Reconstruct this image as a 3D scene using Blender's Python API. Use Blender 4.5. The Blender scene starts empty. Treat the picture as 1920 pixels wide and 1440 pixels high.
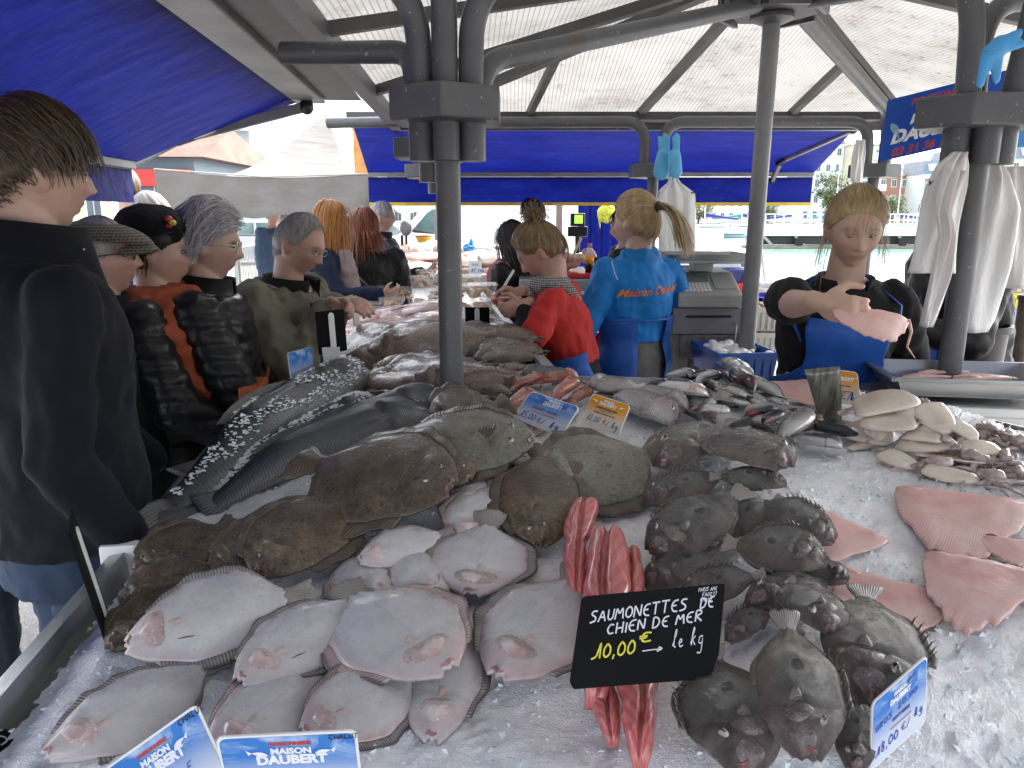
import bpy, math, random
import numpy as np
from mathutils import Vector, Matrix, noise as mnoise
rad = math.radians
random.seed(7); np.random.seed(7)
SC = bpy.context.scene
COL = SC.collection
# ------------------------------------------------------------------ camera, sky, sun, exposure
PITCH = math.atan(315 / 1400); CAMH = 1.6
cam = bpy.data.cameras.new('camera'); cam.sensor_width = 36; cam.lens = 1400 / 1920 * 36
cam.clip_start = 0.05; cam.clip_end = 3000
cam_o = bpy.data.objects.new('camera', cam); COL.objects.link(cam_o)
cam_o.location = (0, 0, CAMH); cam_o.rotation_euler = (math.pi / 2 - PITCH, 0, 0)
SC.camera = cam_o
W = bpy.data.worlds.new('World'); SC.world = W; W.use_nodes = True
_n = W.node_tree.nodes; _l = W.node_tree.links
_sky = _n.new('ShaderNodeTexSky'); _sky.sky_type = 'NISHITA'; _sky.sun_disc = False
SUN_EL, SUN_ROT = rad(48), rad(35)
_sky.sun_elevation = SUN_EL; _sky.sun_rotation = SUN_ROT; _sky.dust_density = 4.0; _sky.air_density = 1.0; _sky.ozone_density = 1.5
_hs = _n.new('ShaderNodeHueSaturation'); _hs.inputs['Saturation'].default_value = 0.32
_bg = _n['Background']; _bg.inputs[1].default_value = 0.15
_l.new(_sky.outputs[0], _hs.inputs['Color']); _l.new(_hs.outputs[0], _bg.inputs[0])
sun = bpy.data.lights.new('sun', 'SUN'); sun.energy = 1.1; sun.angle = rad(14); sun.color = (1, .96, .9)
sun_o = bpy.data.objects.new('sun', sun); COL.objects.link(sun_o)
sun_o.rotation_euler = Vector((math.sin(SUN_ROT) * math.cos(SUN_EL), math.cos(SUN_ROT) * math.cos(SUN_EL), math.sin(SUN_EL))).to_track_quat('Z', 'Y').to_euler()
VS = SC.view_settings; VS.view_transform = 'Standard'; VS.look = 'None'; VS.gamma = 1; VS.exposure = 2.75
SC.cycles.use_denoising = True; SC.cycles.max_bounces = 8; SC.cycles.transmission_bounces = 6; SC.cycles.diffuse_bounces = 4
SC.cycles.transparent_max_bounces = 12; SC.cycles.caustics_refractive = False; SC.cycles.caustics_reflective = False
SC.cycles.sample_clamp_indirect = 6.0

# ------------------------------------------------------------------ picking real positions
CP, SP = math.cos(PITCH), math.sin(PITCH)
def ray(px, py):
    x = (px - 960) / 1400; y = (720 - py) / 1400
    return Vector((x, CP + y * SP, -SP + y * CP))
def at_z(px, py, z):
    r = ray(px, py); return Vector((0, 0, CAMH)) + r * ((z - CAMH) / r.z)
def at_Y(px, py, Y):
    r = ray(px, py); return Vector((0, 0, CAMH)) + r * (Y / r.y)

# ------------------------------------------------------------------ materials
def node(nt, t, ins=None, **pr):
    n = nt.nodes.new(t)
    for k, v in pr.items(): setattr(n, k, v)
    for k, v in (ins or {}).items():
        s = n.inputs[k]
        if isinstance(v, bpy.types.NodeSocket): nt.links.new(v, s)
        elif isinstance(v, (tuple, list)) and len(v) == 3 and s.type == 'RGBA': s.default_value = (*v, 1)
        else: s.default_value = v
    return n
class G:
    """a small node-graph writer on one Principled material"""
    def __init__(s, name):
        s.m = bpy.data.materials.new(name); s.m.use_nodes = True; s.nt = s.m.node_tree
        s.b = s.nt.nodes['Principled BSDF']; s.out = s.nt.nodes['Material Output']
        s.tc = s.nt.nodes.new('ShaderNodeTexCoord')
    def set(s, **k):
        for n, v in k.items():
            n = n.replace('_', ' ')
            sk = s.b.inputs[n]
            if isinstance(v, bpy.types.NodeSocket): s.nt.links.new(v, sk)
            elif isinstance(v, (tuple, list)) and len(v) == 3 and sk.type == 'RGBA': sk.default_value = (*v, 1)
            else: sk.default_value = v
        return s
    def co(s, which='Object', scale=None):
        o = s.tc.outputs[which]
        if scale is not None:
            o = node(s.nt, 'ShaderNodeMapping', {'Vector': o, 'Scale': scale}).outputs[0]
        return o
    def noise(s, scale=5, detail=4, rough=.55, vec=None, dist=0):
        return node(s.nt, 'ShaderNodeTexNoise', {'Vector': vec or s.co(), 'Scale': scale, 'Detail': detail, 'Roughness': rough, 'Distortion': dist}).outputs[0]
    def vor(s, scale=5, vec=None, feature='F1', rnd=1.0):
        return node(s.nt, 'ShaderNodeTexVoronoi', {'Vector': vec or s.co(), 'Scale': scale, 'Randomness': rnd}, feature=feature).outputs['Distance']
    def wave(s, scale=5, dist=0, vec=None, dirn='X', detail=2):
        return node(s.nt, 'ShaderNodeTexWave', {'Vector': vec or s.co(), 'Scale': scale, 'Distortion': dist, 'Detail': detail}, bands_direction=dirn).outputs['Fac']
    def ramp(s, fac, stops):
        r = node(s.nt, 'ShaderNodeValToRGB', {'Fac': fac}); e = r.color_ramp.elements
        while len(e) < len(stops): e.new(.5)
        for el, (p, c) in zip(e, stops):
            el.position = p; el.color = (*c, 1) if not isinstance(c, (int, float)) else (c, c, c, 1)
        return r.outputs[0]
    def mix(s, fac, a, b, mode='MIX'):
        n = s.nt.nodes.new('ShaderNodeMix'); n.data_type = 'RGBA'; n.blend_type = mode
        for k, v in ((0, fac), (6, a), (7, b)):
            if isinstance(v, bpy.types.NodeSocket): s.nt.links.new(v, n.inputs[k])
            elif isinstance(v, (tuple, list)): n.inputs[k].default_value = (*v, 1)
            else: n.inputs[k].default_value = v
        return n.outputs[2]
    def math(s, op, a, b=0.0, clamp=False):
        n = s.nt.nodes.new('ShaderNodeMath'); n.operation = op; n.use_clamp = clamp
        for k, v in ((0, a), (1, b)):
            if isinstance(v, bpy.types.NodeSocket): s.nt.links.new(v, n.inputs[k])
            else: n.inputs[k].default_value = v
        return n.outputs[0]
    def sep(s, v): return node(s.nt, 'ShaderNodeSeparateXYZ', {0: v}).outputs
    def ss(s, v, a, b):
        return node(s.nt, 'ShaderNodeMapRange', {'Value': v, 'From Min': a, 'From Max': b}, interpolation_type='SMOOTHSTEP').outputs[0]
    def bump(s, h, strength=.3, dist=.01, prev=None):
        i = {'Height': h, 'Strength': strength, 'Distance': dist}
        if prev is not None: i['Normal'] = prev
        o = node(s.nt, 'ShaderNodeBump', i).outputs[0]
        s.nt.links.new(o, s.b.inputs['Normal']); return o
    def rnd(s): return s.nt.nodes.new('ShaderNodeObjectInfo').outputs['Random']
_M = {}
def plain(name, col, rough=.5, var=.25, scale=6, bump=0, bscale=40, metal=0, coat=0, spec=.5, trans=0, col2=None, bdist=.004, sheen=0):
    """a procedural surface: one colour broken by noise, optional bump"""
    if name in _M: return _M[name]
    g = G(name); c2 = col2 or tuple(x * (1 - var) for x in col); c3 = tuple(min(1, x * (1 + var * .5)) for x in col)
    g.set(Base_Color=g.ramp(g.noise(scale, 5), [(.3, c2), (.7, c3)]), Roughness=rough, Metallic=metal, Coat_Weight=coat, Transmission_Weight=trans)
    g.b.inputs['Specular IOR Level'].default_value = spec
    if sheen: g.b.inputs['Sheen Weight'].default_value = sheen
    if bump: g.bump(g.noise(bscale, 5), bump, bdist)
    _M[name] = g.m; return g.m

# ------------------------------------------------------------------ mesh building
def smoothstep(x, a, b):
    t = np.clip((x - a) / (b - a), 0, 1); return t * t * (3 - 2 * t)
ORG = {}
def tag(o, label=None, cat=None, group=None, kind=None):
    if label: o['label'] = label
    if cat: o['category'] = cat
    if group: o['group'] = group
    if kind: o['kind'] = kind
    return o
def thing(name, label, cat, loc, group=None):
    o = bpy.data.objects.new(name, None); COL.objects.link(o); o.location = loc; o.empty_display_size = .05
    ORG[o.name] = Vector(loc); return tag(o, label, cat, group)
def link_mesh(name, me, parent=None, loc=None):
    """me holds WORLD coordinates; the object gets its origin at loc (or its parent's)"""
    if parent is not None: org = ORG[parent.name]
    elif loc is not None: org = Vector(loc)
    else:
        co = np.empty(len(me.vertices) * 3, 'f'); me.vertices.foreach_get('co', co); co = co.reshape(-1, 3)
        org = Vector(((co[:, 0].min() + co[:, 0].max()) / 2, (co[:, 1].min() + co[:, 1].max()) / 2, co[:, 2].min()))
    me.transform(Matrix.Translation(-org))
    o = bpy.data.objects.new(name, me); COL.objects.link(o)
    if parent is not None: o.parent = parent
    else: o.location = org
    ORG[o.name] = org
    return o
class MB:
    def __init__(s): s.v = []; s.f = []; s.n = 0
    def add(s, v, f):
        v = np.asarray(v, float).reshape(-1, 3); s.v.append(v); n = s.n
        s.f += [tuple(i + n for i in q) for q in f]; s.n += len(v); return s
    def box(s, c, size, rz=0, rot=None):
        x, y, z = (a / 2 for a in size)
        v = np.array([(i, j, k) for i in (-x, x) for j in (-y, y) for k in (-z, z)])
        M = rot if rot is not None else Matrix.Rotation(rz, 3, 'Z')
        v = v @ np.array(M).T + np.array(c)
        return s.add(v, [(0, 1, 3, 2), (4, 6, 7, 5), (0, 4, 5, 1), (2, 3, 7, 6), (0, 2, 6, 4), (1, 5, 7, 3)])
    def beam(s, a, b, w, h, up=(0, 0, 1)):
        a, b = Vector(a), Vector(b); y = (b - a).normalized(); x = y.cross(Vector(up)).normalized(); z = x.cross(y)
        M = Matrix((x, y, z)).transposed(); return s.box((a + b) / 2, (w, (b - a).length, h), rot=M)
    def rings(s, R, closed=True, cap=True):
        """R: list of (n,3) rings"""
        n = len(R[0]); v = np.concatenate([np.asarray(r, float) for r in R]); f = []
        for i in range(len(R) - 1):
            for j in range(n if closed else n - 1):
                k = (j + 1) % n; f.append((i * n + j, i * n + k, (i + 1) * n + k, (i + 1) * n + j))
        if cap and closed: f.append(tuple(range(n))[::-1]); f.append(tuple((len(R) - 1) * n + j for j in range(n)))
        return s.add(v, f)
    def tube(s, pts, r, n=12, cap=True, flat=1.0):
        P = [Vector(p) for p in pts]; R = []; up = None
        rr = r if isinstance(r, (list, tuple, np.ndarray)) else [r] * len(P)
        for i, p in enumerate(P):
            t = (P[min(i + 1, len(P) - 1)] - P[max(i - 1, 0)]).normalized()
            if up is None: up = t.orthogonal().normalized()
            else:
                up = up - t * up.dot(t); up = up.normalized() if up.length > 1e-6 else t.orthogonal().normalized()
            b = t.cross(up)
            R.append([p + (up * math.cos(2 * math.pi * k / n) + b * math.sin(2 * math.pi * k / n) * flat) * rr[i] for k in range(n)])
        return s.rings(R, cap=cap)
    def ell(s, c, r, R=None, n=16, m=10):
        v = []; c = np.array(c)
        for i in range(m + 1):
            th = math.pi * i / m
            for j in range(n):
                ph = 2 * math.pi * j / n; v.append((math.sin(th) * math.cos(ph), math.sin(th) * math.sin(ph), math.cos(th)))
        v = np.array(v) * np.array(r)
        if R is not None: v = v @ np.array(R).T
        f = [(i * n + j, (i + 1) * n + j, (i + 1) * n + (j + 1) % n, i * n + (j + 1) % n) for i in range(m) for j in range(n)]
        return s.add(v + c, f)
    def cap(s, a, b, ra, rb, n=14):
        """tapered capsule"""
        a, b = Vector(a), Vector(b); d = b - a; L = d.length or 1e-6; t = d / L; P = []; R = []
        for k in range(5): q = math.pi / 2 * (1 - k / 4); P.append(a - t * ra * math.sin(q)); R.append(max(ra * math.cos(q), 1e-4))
        for k in range(1, 4): P.append(a + d * k / 4); R.append(ra + (rb - ra) * k / 4)
        for k in range(5): q = math.pi / 2 * k / 4; P.append(b + t * rb * math.sin(q)); R.append(max(rb * math.cos(q), 1e-4))
        return s.tube(P, R, n)
    def prism(s, poly, z0, z1):
        n = len(poly); v = [(*p[:2], z0) for p in poly] + [(*p[:2], z1) for p in poly]
        f = [tuple(range(n))[::-1], tuple(range(n, 2 * n))] + [(i, (i + 1) % n, n + (i + 1) % n, n + i) for i in range(n)]
        return s.add(v, f)
    def lathe(s, c, prof, n=24):
        return s.rings([[(c[0] + r * math.cos(2 * math.pi * k / n), c[1] + r * math.sin(2 * math.pi * k / n), c[2] + z) for k in range(n)] for r, z in prof])
    def grid(s, P, thick=0):
        """P: (a,b,3)"""
        P = np.asarray(P, float); a, b = P.shape[:2]
        f = [(i * b + j, (i + 1) * b + j, (i + 1) * b + j + 1, i * b + j + 1) for i in range(a - 1) for j in range(b - 1)]
        return s.add(P.reshape(-1, 3), f)
    def mesh(s, name='m'):
        me = bpy.data.meshes.new(name); me.from_pydata(np.concatenate(s.v).tolist() if s.v else [], [], s.f); return me
    def obj(s, name, mat, parent=None, smooth=False, loc=None, bevel=0, solid=0, sub=0, auto=None):
        me = s.mesh(name); me.update()
        if mat: me.materials.append(mat)
        if smooth: me.shade_smooth()
        if auto: me.set_sharp_from_angle(angle=rad(auto)) if smooth else None
        o = link_mesh(name, me, parent, loc)
        if solid: md = o.modifiers.new('solid', 'SOLIDIFY'); md.thickness = solid; md.offset = 0
        if bevel: md = o.modifiers.new('bevel', 'BEVEL'); md.width = bevel; md.segments = 2; md.limit_method = 'ANGLE'
        if sub: md = o.modifiers.new('sub', 'SUBSURF'); md.levels = sub; md.render_levels = sub
        return o
def struct(name, mb, mat, kind='structure', **k):
    o = mb.obj(name, mat, **k); o['kind'] = kind; return o
def roundpath(P, r, n=8):
    P = [Vector(p) for p in P]; out = [P[0]]
    for a, b, c in zip(P, P[1:], P[2:]):
        u = (a - b).normalized(); w = (c - b).normalized(); q = min(r, (a - b).length * .49, (c - b).length * .49)
        p0, p2 = b + u * q, b + w * q
        out += [(p0 * (1 - t) ** 2 + b * 2 * t * (1 - t) + p2 * t * t) for t in (k / n for k in range(n + 1))]
    return out + [P[-1]]
def evalmesh(o):
    bpy.context.view_layer.update()
    dg = bpy.context.evaluated_depsgraph_get()
    return bpy.data.meshes.new_from_object(o.evaluated_get(dg))
def remesh(mb, vox, smooth=3, fac=.5):
    me = mb.mesh('tmp'); o = bpy.data.objects.new('tmp', me); COL.objects.link(o)
    r = o.modifiers.new('r', 'REMESH'); r.mode = 'VOXEL'; r.voxel_size = vox; r.adaptivity = 0
    if smooth: q = o.modifiers.new('s', 'SMOOTH'); q.factor = fac; q.iterations = smooth
    m2 = evalmesh(o); bpy.data.objects.remove(o); bpy.data.meshes.remove(me)
    return m2
def co_of(me):
    a = np.empty(len(me.vertices) * 3, 'f'); me.vertices.foreach_get('co', a); return a.reshape(-1, 3).astype(float)
def set_co(me, a): me.vertices.foreach_set('co', np.asarray(a, 'f').ravel()); me.update()
def nrm_of(me):
    a = np.empty(len(me.vertices) * 3, 'f'); me.vertex_normals.foreach_get('vector', a); return a.reshape(-1, 3).astype(float)
def nz(p, sc, oct=3):
    return np.array([mnoise.fractal(Vector(q) * sc, .6, 2.1, oct) for q in p])
def dup(o, loc, label=None, rz=None, group=None):
    def cp(a, par):
        c = a.copy(); COL.objects.link(c)
        if par is not None: c.parent = par
        for ch in [x for x in a.children]: cp(ch, c)
        return c
    c = cp(o, None); c.location = loc; ORG[c.name] = Vector(loc)
    if rz is not None: c.rotation_euler = (0, 0, rz)
    if label: c['label'] = label
    if group: c['group'] = group
    return c
# ------------------------------------------------------------------ lettering
STK = {'A': [[(0, 0), (.45, 1), (.9, 0)], [(.2, .38), (.7, .38)]], 'C': [[(.85, .85), (.45, 1), (.05, .5), (.4, 0), (.9, .12)]],
       'D': [[(.1, 0), (.1, 1), (.6, .9), (.85, .5), (.6, .08), (.1, 0)]], 'E': [[(.85, 1), (.3, .95), (.05, .5), (.3, .04), (.85, 0)], [(.08, .52), (.65, .54)]],
       'H': [[(.1, 0), (.1, 1)], [(.8, 0), (.8, 1)], [(.1, .45), (.8, .5)]], 'I': [[(.2, 0), (.2, 1)]], 'L': [[(.1, 1), (.1, 0), (.7, 0)]],
       'M': [[(0, 0), (.15, 1), (.5, .4), (.85, 1), (1, 0)]], 'N': [[(.05, 0), (.05, 1), (.8, 0), (.8, 1)]], 'O': [[(.45, 1), (.08, .75), (.08, .25), (.45, 0), (.85, .25), (.85, .75), (.45, 1)]],
       'R': [[(.1, 0), (.1, 1), (.65, .95), (.7, .65), (.12, .5), (.8, 0)]], 'S': [[(.85, .95), (.35, 1), (.1, .75), (.75, .4), (.7, .1), (.05, 0)]],
       'T': [[(0, 1), (.9, 1)], [(.45, 1), (.45, 0)]], 'U': [[(.08, 1), (.1, .2), (.4, 0), (.75, .2), (.8, 1)]], 'F': [[(.8, 1), (.1, .98), (.1, 0)], [(.1, .5), (.6, .52)]],
       'B': [[(.1, 0), (.1, 1), (.6, .95), (.6, .6), (.1, .52), (.75, .4), (.7, .05), (.1, 0)]], 'G': [[(.85, .85), (.45, 1), (.05, .5), (.4, 0), (.85, .15), (.85, .45), (.5, .45)]],
       'P': [[(.1, 0), (.1, 1), (.7, .95), (.7, .55), (.1, .5)]], 'Z': [[(0, 1), (.8, 1), (0, 0), (.85, 0)]], 'V': [[(0, 1), (.4, 0), (.85, 1)]],
       '0': [[(.4, .9), (.08, .6), (.1, .15), (.4, 0), (.75, .2), (.75, .65), (.4, .9)]], '1': [[(-.35, .02), (.1, .1), (.4, 1), (.42, 0)]], '2': [[(.05, .8), (.4, 1), (.7, .75), (.05, 0), (.8, .02)]],
       '3': [[(.1, .95), (.6, .95), (.3, .55), (.7, .3), (.4, 0), (.05, .1)]], '5': [[(.75, 1), (.2, 1), (.15, .55), (.6, .55), (.7, .2), (.4, 0), (.05, .08)]], '6': [[(.6, 1), (.15, .5), (.15, .1), (.5, 0), (.7, .3), (.2, .42)]],
       '7': [[(.05, 1), (.75, 1), (.3, 0)]], '8': [[(.4, 1), (.1, .75), (.7, .3), (.4, 0), (.1, .25), (.65, .75), (.4, 1)]], '9': [[(.65, .7), (.3, 1), (.1, .65), (.6, .6), (.65, .9), (.55, 0)]],
       ',': [[(.2, .1), (.1, -.2)]], '.': [[(.1, 0), (.14, .03)]], '/': [[(0, -.1), (.5, 1.05)]], '-': [[(.05, .45), (.5, .45)]], 'e': [[(.05, .25), (.5, .35), (.35, .55), (.1, .35), (.25, .02), (.65, .12)]],
       'l': [[(0, .1), (.35, .8), (.3, 1), (.15, .8), (.15, .1), (.35, .02)]], 'k': [[(0, .1), (.35, .9), (.25, 1), (.12, .7), (.12, 0)], [(.5, .5), (.15, .3), (.55, 0)]],
       'g': [[(.55, .5), (.2, .5), (.1, .15), (.5, .1), (.55, .5), (.5, -.4), (.05, -.35)]], '>': [[(0, .3), (1.3, .32)], [(1.05, .55), (1.35, .32), (1.0, .1)]],
       'u': [[(.08, .5), (.1, .1), (.4, 0), (.5, .5), (.55, 0)]], 'E2': [[(.85, .9), (.35, 1), (.12, .5), (.35, .02), (.95, .15)], [(-.05, .6), (.6, .62)], [(-.02, .42), (.55, .44)]]}
STK['€'] = STK['E2']
def hand(text, size, width, adv=.95, slant=.12):
    """handwritten strokes -> (verts, faces) in the plane, origin at the left baseline"""
    mb = MB(); x = 0
    for ch in text:
        if ch == ' ': x += .55 * size; continue
        st = STK.get(ch) or STK.get(ch.upper()); sc = size * (1 + random.uniform(-.06, .06)); w = 0; jy = random.uniform(-.04, .04) * size
        for s in st:
            p = [Vector((x + (a + b * slant) * sc * .8, b * sc + jy, 0)) for a, b in s]; w = max(w, max(a for a, b in s))
            p = roundpath(p, size * .22, 4); L = []
            for i, q in enumerate(p):
                t = (p[min(i + 1, len(p) - 1)] - p[max(i - 1, 0)]); t = t.normalized() if t.length > 1e-9 else Vector((1, 0, 0)); nn = Vector((-t.y, t.x, 0)) * width / 2
                L.append([q + nn, q - nn])
            mb.grid(L)
        x += (w + .28) * sc * .8 * adv
    return mb, x
def typed(text, size, bold=0, shear=0, align='CENTER', extr=.0):
    c = bpy.data.curves.new('t', 'FONT'); c.body = text; c.size = size; c.offset = bold; c.shear = shear; c.align_x = align; c.resolution_u = 3; c.extrude = extr
    o = bpy.data.objects.new('t', c); COL.objects.link(o); me = evalmesh(o); bpy.data.objects.remove(o)
    mb = MB()
    if len(me.vertices): mb.add(co_of(me), [tuple(p.vertices) for p in me.polygons])
    bpy.data.meshes.remove(me); return mb
def place(mb, M):
    """move a flat builder's points by a 4x4 matrix"""
    A = np.array(M)
    mb.v = [v @ A[:3, :3].T + A[:3, 3] for v in mb.v]; return mb
# ------------------------------------------------------------------ materials of the place
def m_steel():
    g = G('brushed_steel'); n = g.noise(3, 3); w = g.noise(60, 2, vec=g.co('Object', (1, 1, 14)))
    g.set(Base_Color=g.ramp(n, [(.3, (.32, .33, .33)), (.7, (.5, .51, .5))]), Metallic=.85, Roughness=g.ramp(w, [(.3, .28), (.7, .48)])); return g.m
STEEL = m_steel()
def m_pole():
    g = G('grey_painted_steel'); n = g.noise(9, 6); r = g.noise(70, 3)
    c = g.ramp(n, [(.25, (.070, .072, .078)), (.75, (.104, .106, .112))])
    c = g.mix(g.ramp(r, [(.66, 0.0), (.74, 1.0)]), c, (.3, .29, .28))
    c = g.mix(g.math('MULTIPLY', g.ramp(g.noise(5, 8), [(.66, 0.0), (.7, 1.0)]), .6), c, (.09, .05, .03))
    g.set(Base_Color=c, Roughness=.42); g.bump(g.noise(120, 4), .25, .002); return g.m
POLE = m_pole()
def m_poly():
    g = G('twinwall_roof_sheet'); u = g.co('UV'); x = g.sep(u)
    rib = g.math('ABSOLUTE', g.math('SINE', g.math('MULTIPLY', x[0], math.pi / .024)))
    dirt = g.noise(2.6, 6, .65); sp = g.noise(24, 4, .7)
    c = g.ramp(dirt, [(.28, (.105, .10, .093)), (.6, (.165, .163, .157))])
    c = g.mix(g.ramp(rib, [(.1, .85), (.45, 0.0)]), c, (.07, .064, .056))
    c = g.mix(g.ramp(g.math('MULTIPLY', sp, g.ramp(dirt, [(.3, 1.0), (.75, .72)])), [(.5, 0.0), (.62, .85)]), c, (.07, .055, .04))
    tr = node(g.nt, 'ShaderNodeBsdfTranslucent', {'Color': c}); g.set(Base_Color=c, Roughness=.4)
    mx = node(g.nt, 'ShaderNodeMixShader', {0: .78, 1: g.b.outputs[0], 2: tr.outputs[0]})
    g.nt.links.new(mx.outputs[0], g.out.inputs[0]); return g.m
POLY = m_poly()
def m_tarp(name, col, col2, scuff, trans=.25, sc=1.0):
    g = G(name); v = g.co('Object', (1.2 * sc, 4 * sc, 4 * sc)); n = g.noise(1.6, 5, .6, v, 1.0); f = g.noise(9, 5, .6, g.co('Object', (1, 6, 6)))
    c = g.ramp(n, [(.35, col), (.7, col2)]); c = g.mix(g.ramp(f, [(.6, 0.0), (.78, .5)]), c, scuff)
    tr = node(g.nt, 'ShaderNodeBsdfTranslucent', {'Color': c}); g.set(Base_Color=c, Roughness=.6, Specular_IOR_Level=.2)
    g.bump(g.noise(2.5, 4, .5, v), .4, .03)
    mx = node(g.nt, 'ShaderNodeMixShader', {0: trans, 1: g.b.outputs[0], 2: tr.outputs[0]})
    g.nt.links.new(mx.outputs[0], g.out.inputs[0]); return g.m
BLUETARP = m_tarp('blue_tarpaulin', (.002, .005, .095), (.005, .011, .15), (.045, .06, .21), .26)
CREAM = m_tarp('cream_canvas', (.2, .188, .172), (.24, .228, .21), (.3, .27, .24), .12)
YELLOW = plain('yellow_edging', (.75, .5, .03), .5)
ALU = plain('weathered_aluminium', (.24, .24, .235), .45, .3, 4, metal=.3, bump=.1)
DARKALU = plain('dark_aluminium', (.07, .068, .065), .5, .3, 8)
WHITE = plain('white_plastic', (.78, .78, .76), .35, .08)
BLACKP = plain('black_plastic', (.012, .012, .013), .35, .3)

# ------------------------------------------------------------------ table geometry
LR0 = Vector((-.755, 1.373)); LRD = Vector((-.13, 1)).normalized()
def lrim(Y): return Vector((LR0.x - .13 * (Y - LR0.y), Y))
ZR = 1.12
Ic = at_z(1062, 704, ZR); R1 = at_z(1540, 716, ZR); R2 = at_z(1925, 803, ZR); R3 = R2 + (R2 - R1) * .6
Fe = Ic + Vector((-.13, 1, 0)) * 2.3            # far end of the far wing, back rim
YF = Fe.y; Fl = lrim(YF)
def seg_d(X, Y, a, b):
    dx, dy = b[0] - a[0], b[1] - a[1]; t = np.clip(((X - a[0]) * dx + (Y - a[1]) * dy) / (dx * dx + dy * dy), 0, 1)
    return np.hypot(X - a[0] - t * dx, Y - a[1] - t * dy)
def Hbase(X, Y):
    X = np.asarray(X, float); Y = np.asarray(Y, float)
    s1 = ((X - LR0.x) * LRD.y - (Y - LR0.y) * LRD.x)
    p1 = .925 + .165 * np.maximum(s1, -.05)
    d = np.minimum(np.minimum(seg_d(X, Y, Ic, R1), seg_d(X, Y, R1, R3)), 9)
    p2 = 1.10 - .13 * d
    p2 = np.maximum(p2, .925)
    p2 = np.where(Y > Ic.y + (X - Ic.x) * .2, 1.12, p2)
    k = .03
    return -k * np.log(np.exp(-p1 / k) + np.exp(-p2 / k)) + .01
MOUND = []
def H(X, Y):
    h = Hbase(X, Y)
    for (mx, my, a, sx, sy, c, s) in MOUND:
        dx, dy = X - mx, Y - my; u = dx * c + dy * s; v = -dx * s + dy * c
        h = h + a * np.exp(-(u / sx) ** 2 - (v / sy) ** 2)
    return h
def on(px, py, lift=0.0):
    r = ray(px, py); lo, hi = .5, 6.0
    f = lambda d: CAMH + r.z * d - float(H(r.x * d, r.y * d)) - lift
    d = .5
    while f(d) > 0 and d < 7: d += .02
    lo, hi = d - .02, d
    for _ in range(14):
        m = (lo + hi) / 2
        if f(m) > 0: lo = m
        else: hi = m
    return Vector((0, 0, CAMH)) + r * hi
def mound(px, py, a, sx, sy, ang=0):
    p = on(px, py); MOUND.append((p.x, p.y, a, sx, sy, math.cos(rad(ang)), math.sin(rad(ang))))
mound(610, 810, .045, .16, .45, 110)
mound(760, 930, .05, .30, .16, 0)
mound(1390, 980, .06, .16, .2, 0)
mound(1480, 1270, .05, .14, .16, 0)
mound(760, 660, .05, .32, .4, 0)
mound(1440, 760, .03, .3, .12, 0)
mound(1760, 790, .03, .15, .1, 0)

# ------------------------------------------------------------------ table
def m_ice():
    g = G('crushed_ice'); v = g.noise(150, 4, .7); v2 = g.noise(340, 3, .7); n = g.noise(9, 5)
    c = g.ramp(g.mix(.5, n, g.noise(70, 5, .7)), [(.4, (.80, .82, .84)), (.58, (.93, .93, .93))])
    stain = g.ramp(g.noise(3.2, 4), [(.6, 0.0), (.78, .35)])
    c = g.mix(stain, c, (.80, .66, .63))
    g.set(Base_Color=c, Roughness=.2, Subsurface_Weight=.2, Subsurface_Scale=.012, Specular_IOR_Level=.6)
    b = g.bump(g.noise(75, 4, .7), .38, .009); b = g.bump(v, .45, .004, b); g.bump(v2, .6, .003, b); return g.m
ICE = m_ice()
tb = thing('display_counter', 'L-shaped steel fish counter bedded with ice, under the central grey post', 'counter', (0, 1.3, 0))
near = lrim(.50)
front = [near, Vector((1.7, .50))]
outline = [near, LR0 * 1.0, lrim(3.0), Vector(Fl), Fe.xy, Ic.xy, R1.xy, R2.xy, R3.xy, Vector((R3.x + .1, .5))]
poly = [(p.x, p.y) for p in outline]
mb = MB(); mb.prism([(p[0] * .985, .52 if p[1] < .55 else p[1] - .012) for p in poly], .62, .80); mb.obj('tray', STEEL, tb)
# rims: inclined steel plates with a folded top
def rim(pts, z0, z1, out, name):
    mb = MB()
    for a, b in zip(pts, pts[1:]):
        a, b = Vector((a[0], a[1], 0)), Vector((b[0], b[1], 0)); d = (b - a).normalized(); n = Vector((d.y, -d.x, 0)) * out
        za, zb = (z0, z1)
        mb.add([a + Vector((0, 0, za)), b + Vector((0, 0, za)), b + n * .018 + Vector((0, 0, zb)), a + n * .018 + Vector((0, 0, zb)),
                a + n * .045 + Vector((0, 0, zb - .006)), b + n * .045 + Vector((0, 0, zb - .006)), b + n * .045 + Vector((0, 0, zb - .04)), a + n * .045 + Vector((0, 0, zb - .04))],
               [(0, 1, 2, 3), (3, 2, 5, 4), (4, 5, 6, 7)])
    return mb.obj(name, STEEL, tb, solid=.004)
rim([near, lrim(1.385), lrim(3.0), Fl], .80, .945, -1, 'rim')
rim([lrim(YF), Fe.xy], .84, 1.06, -1, 'rim')
rim([Fe.xy, Ic.xy], .95, 1.125, 1, 'rim')
rim([Ic.xy, R1.xy, R2.xy, R3.xy], .93, 1.115, -1, 'rim')
for p in (lrim(1.39), lrim(3.0)): mb = MB(); mb.box((p.x - .03, p.y, .90), (.07, .03, .12), .13); mb.obj('joint_bracket', WHITE, tb, bevel=.004)
for p in (lrim(.9) + Vector((.18, 0)), lrim(2.4) + Vector((.2, 0)), lrim(4.2) + Vector((.2, 0)), Vector((1.2, 1.2)), Vector((.4, 1.9)), Vector((-.2, 4.2))):
    mb = MB(); mb.box((p.x, p.y, .31), (.06, .06, .62)); mb.obj('leg', STEEL, tb, bevel=.003)
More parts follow.
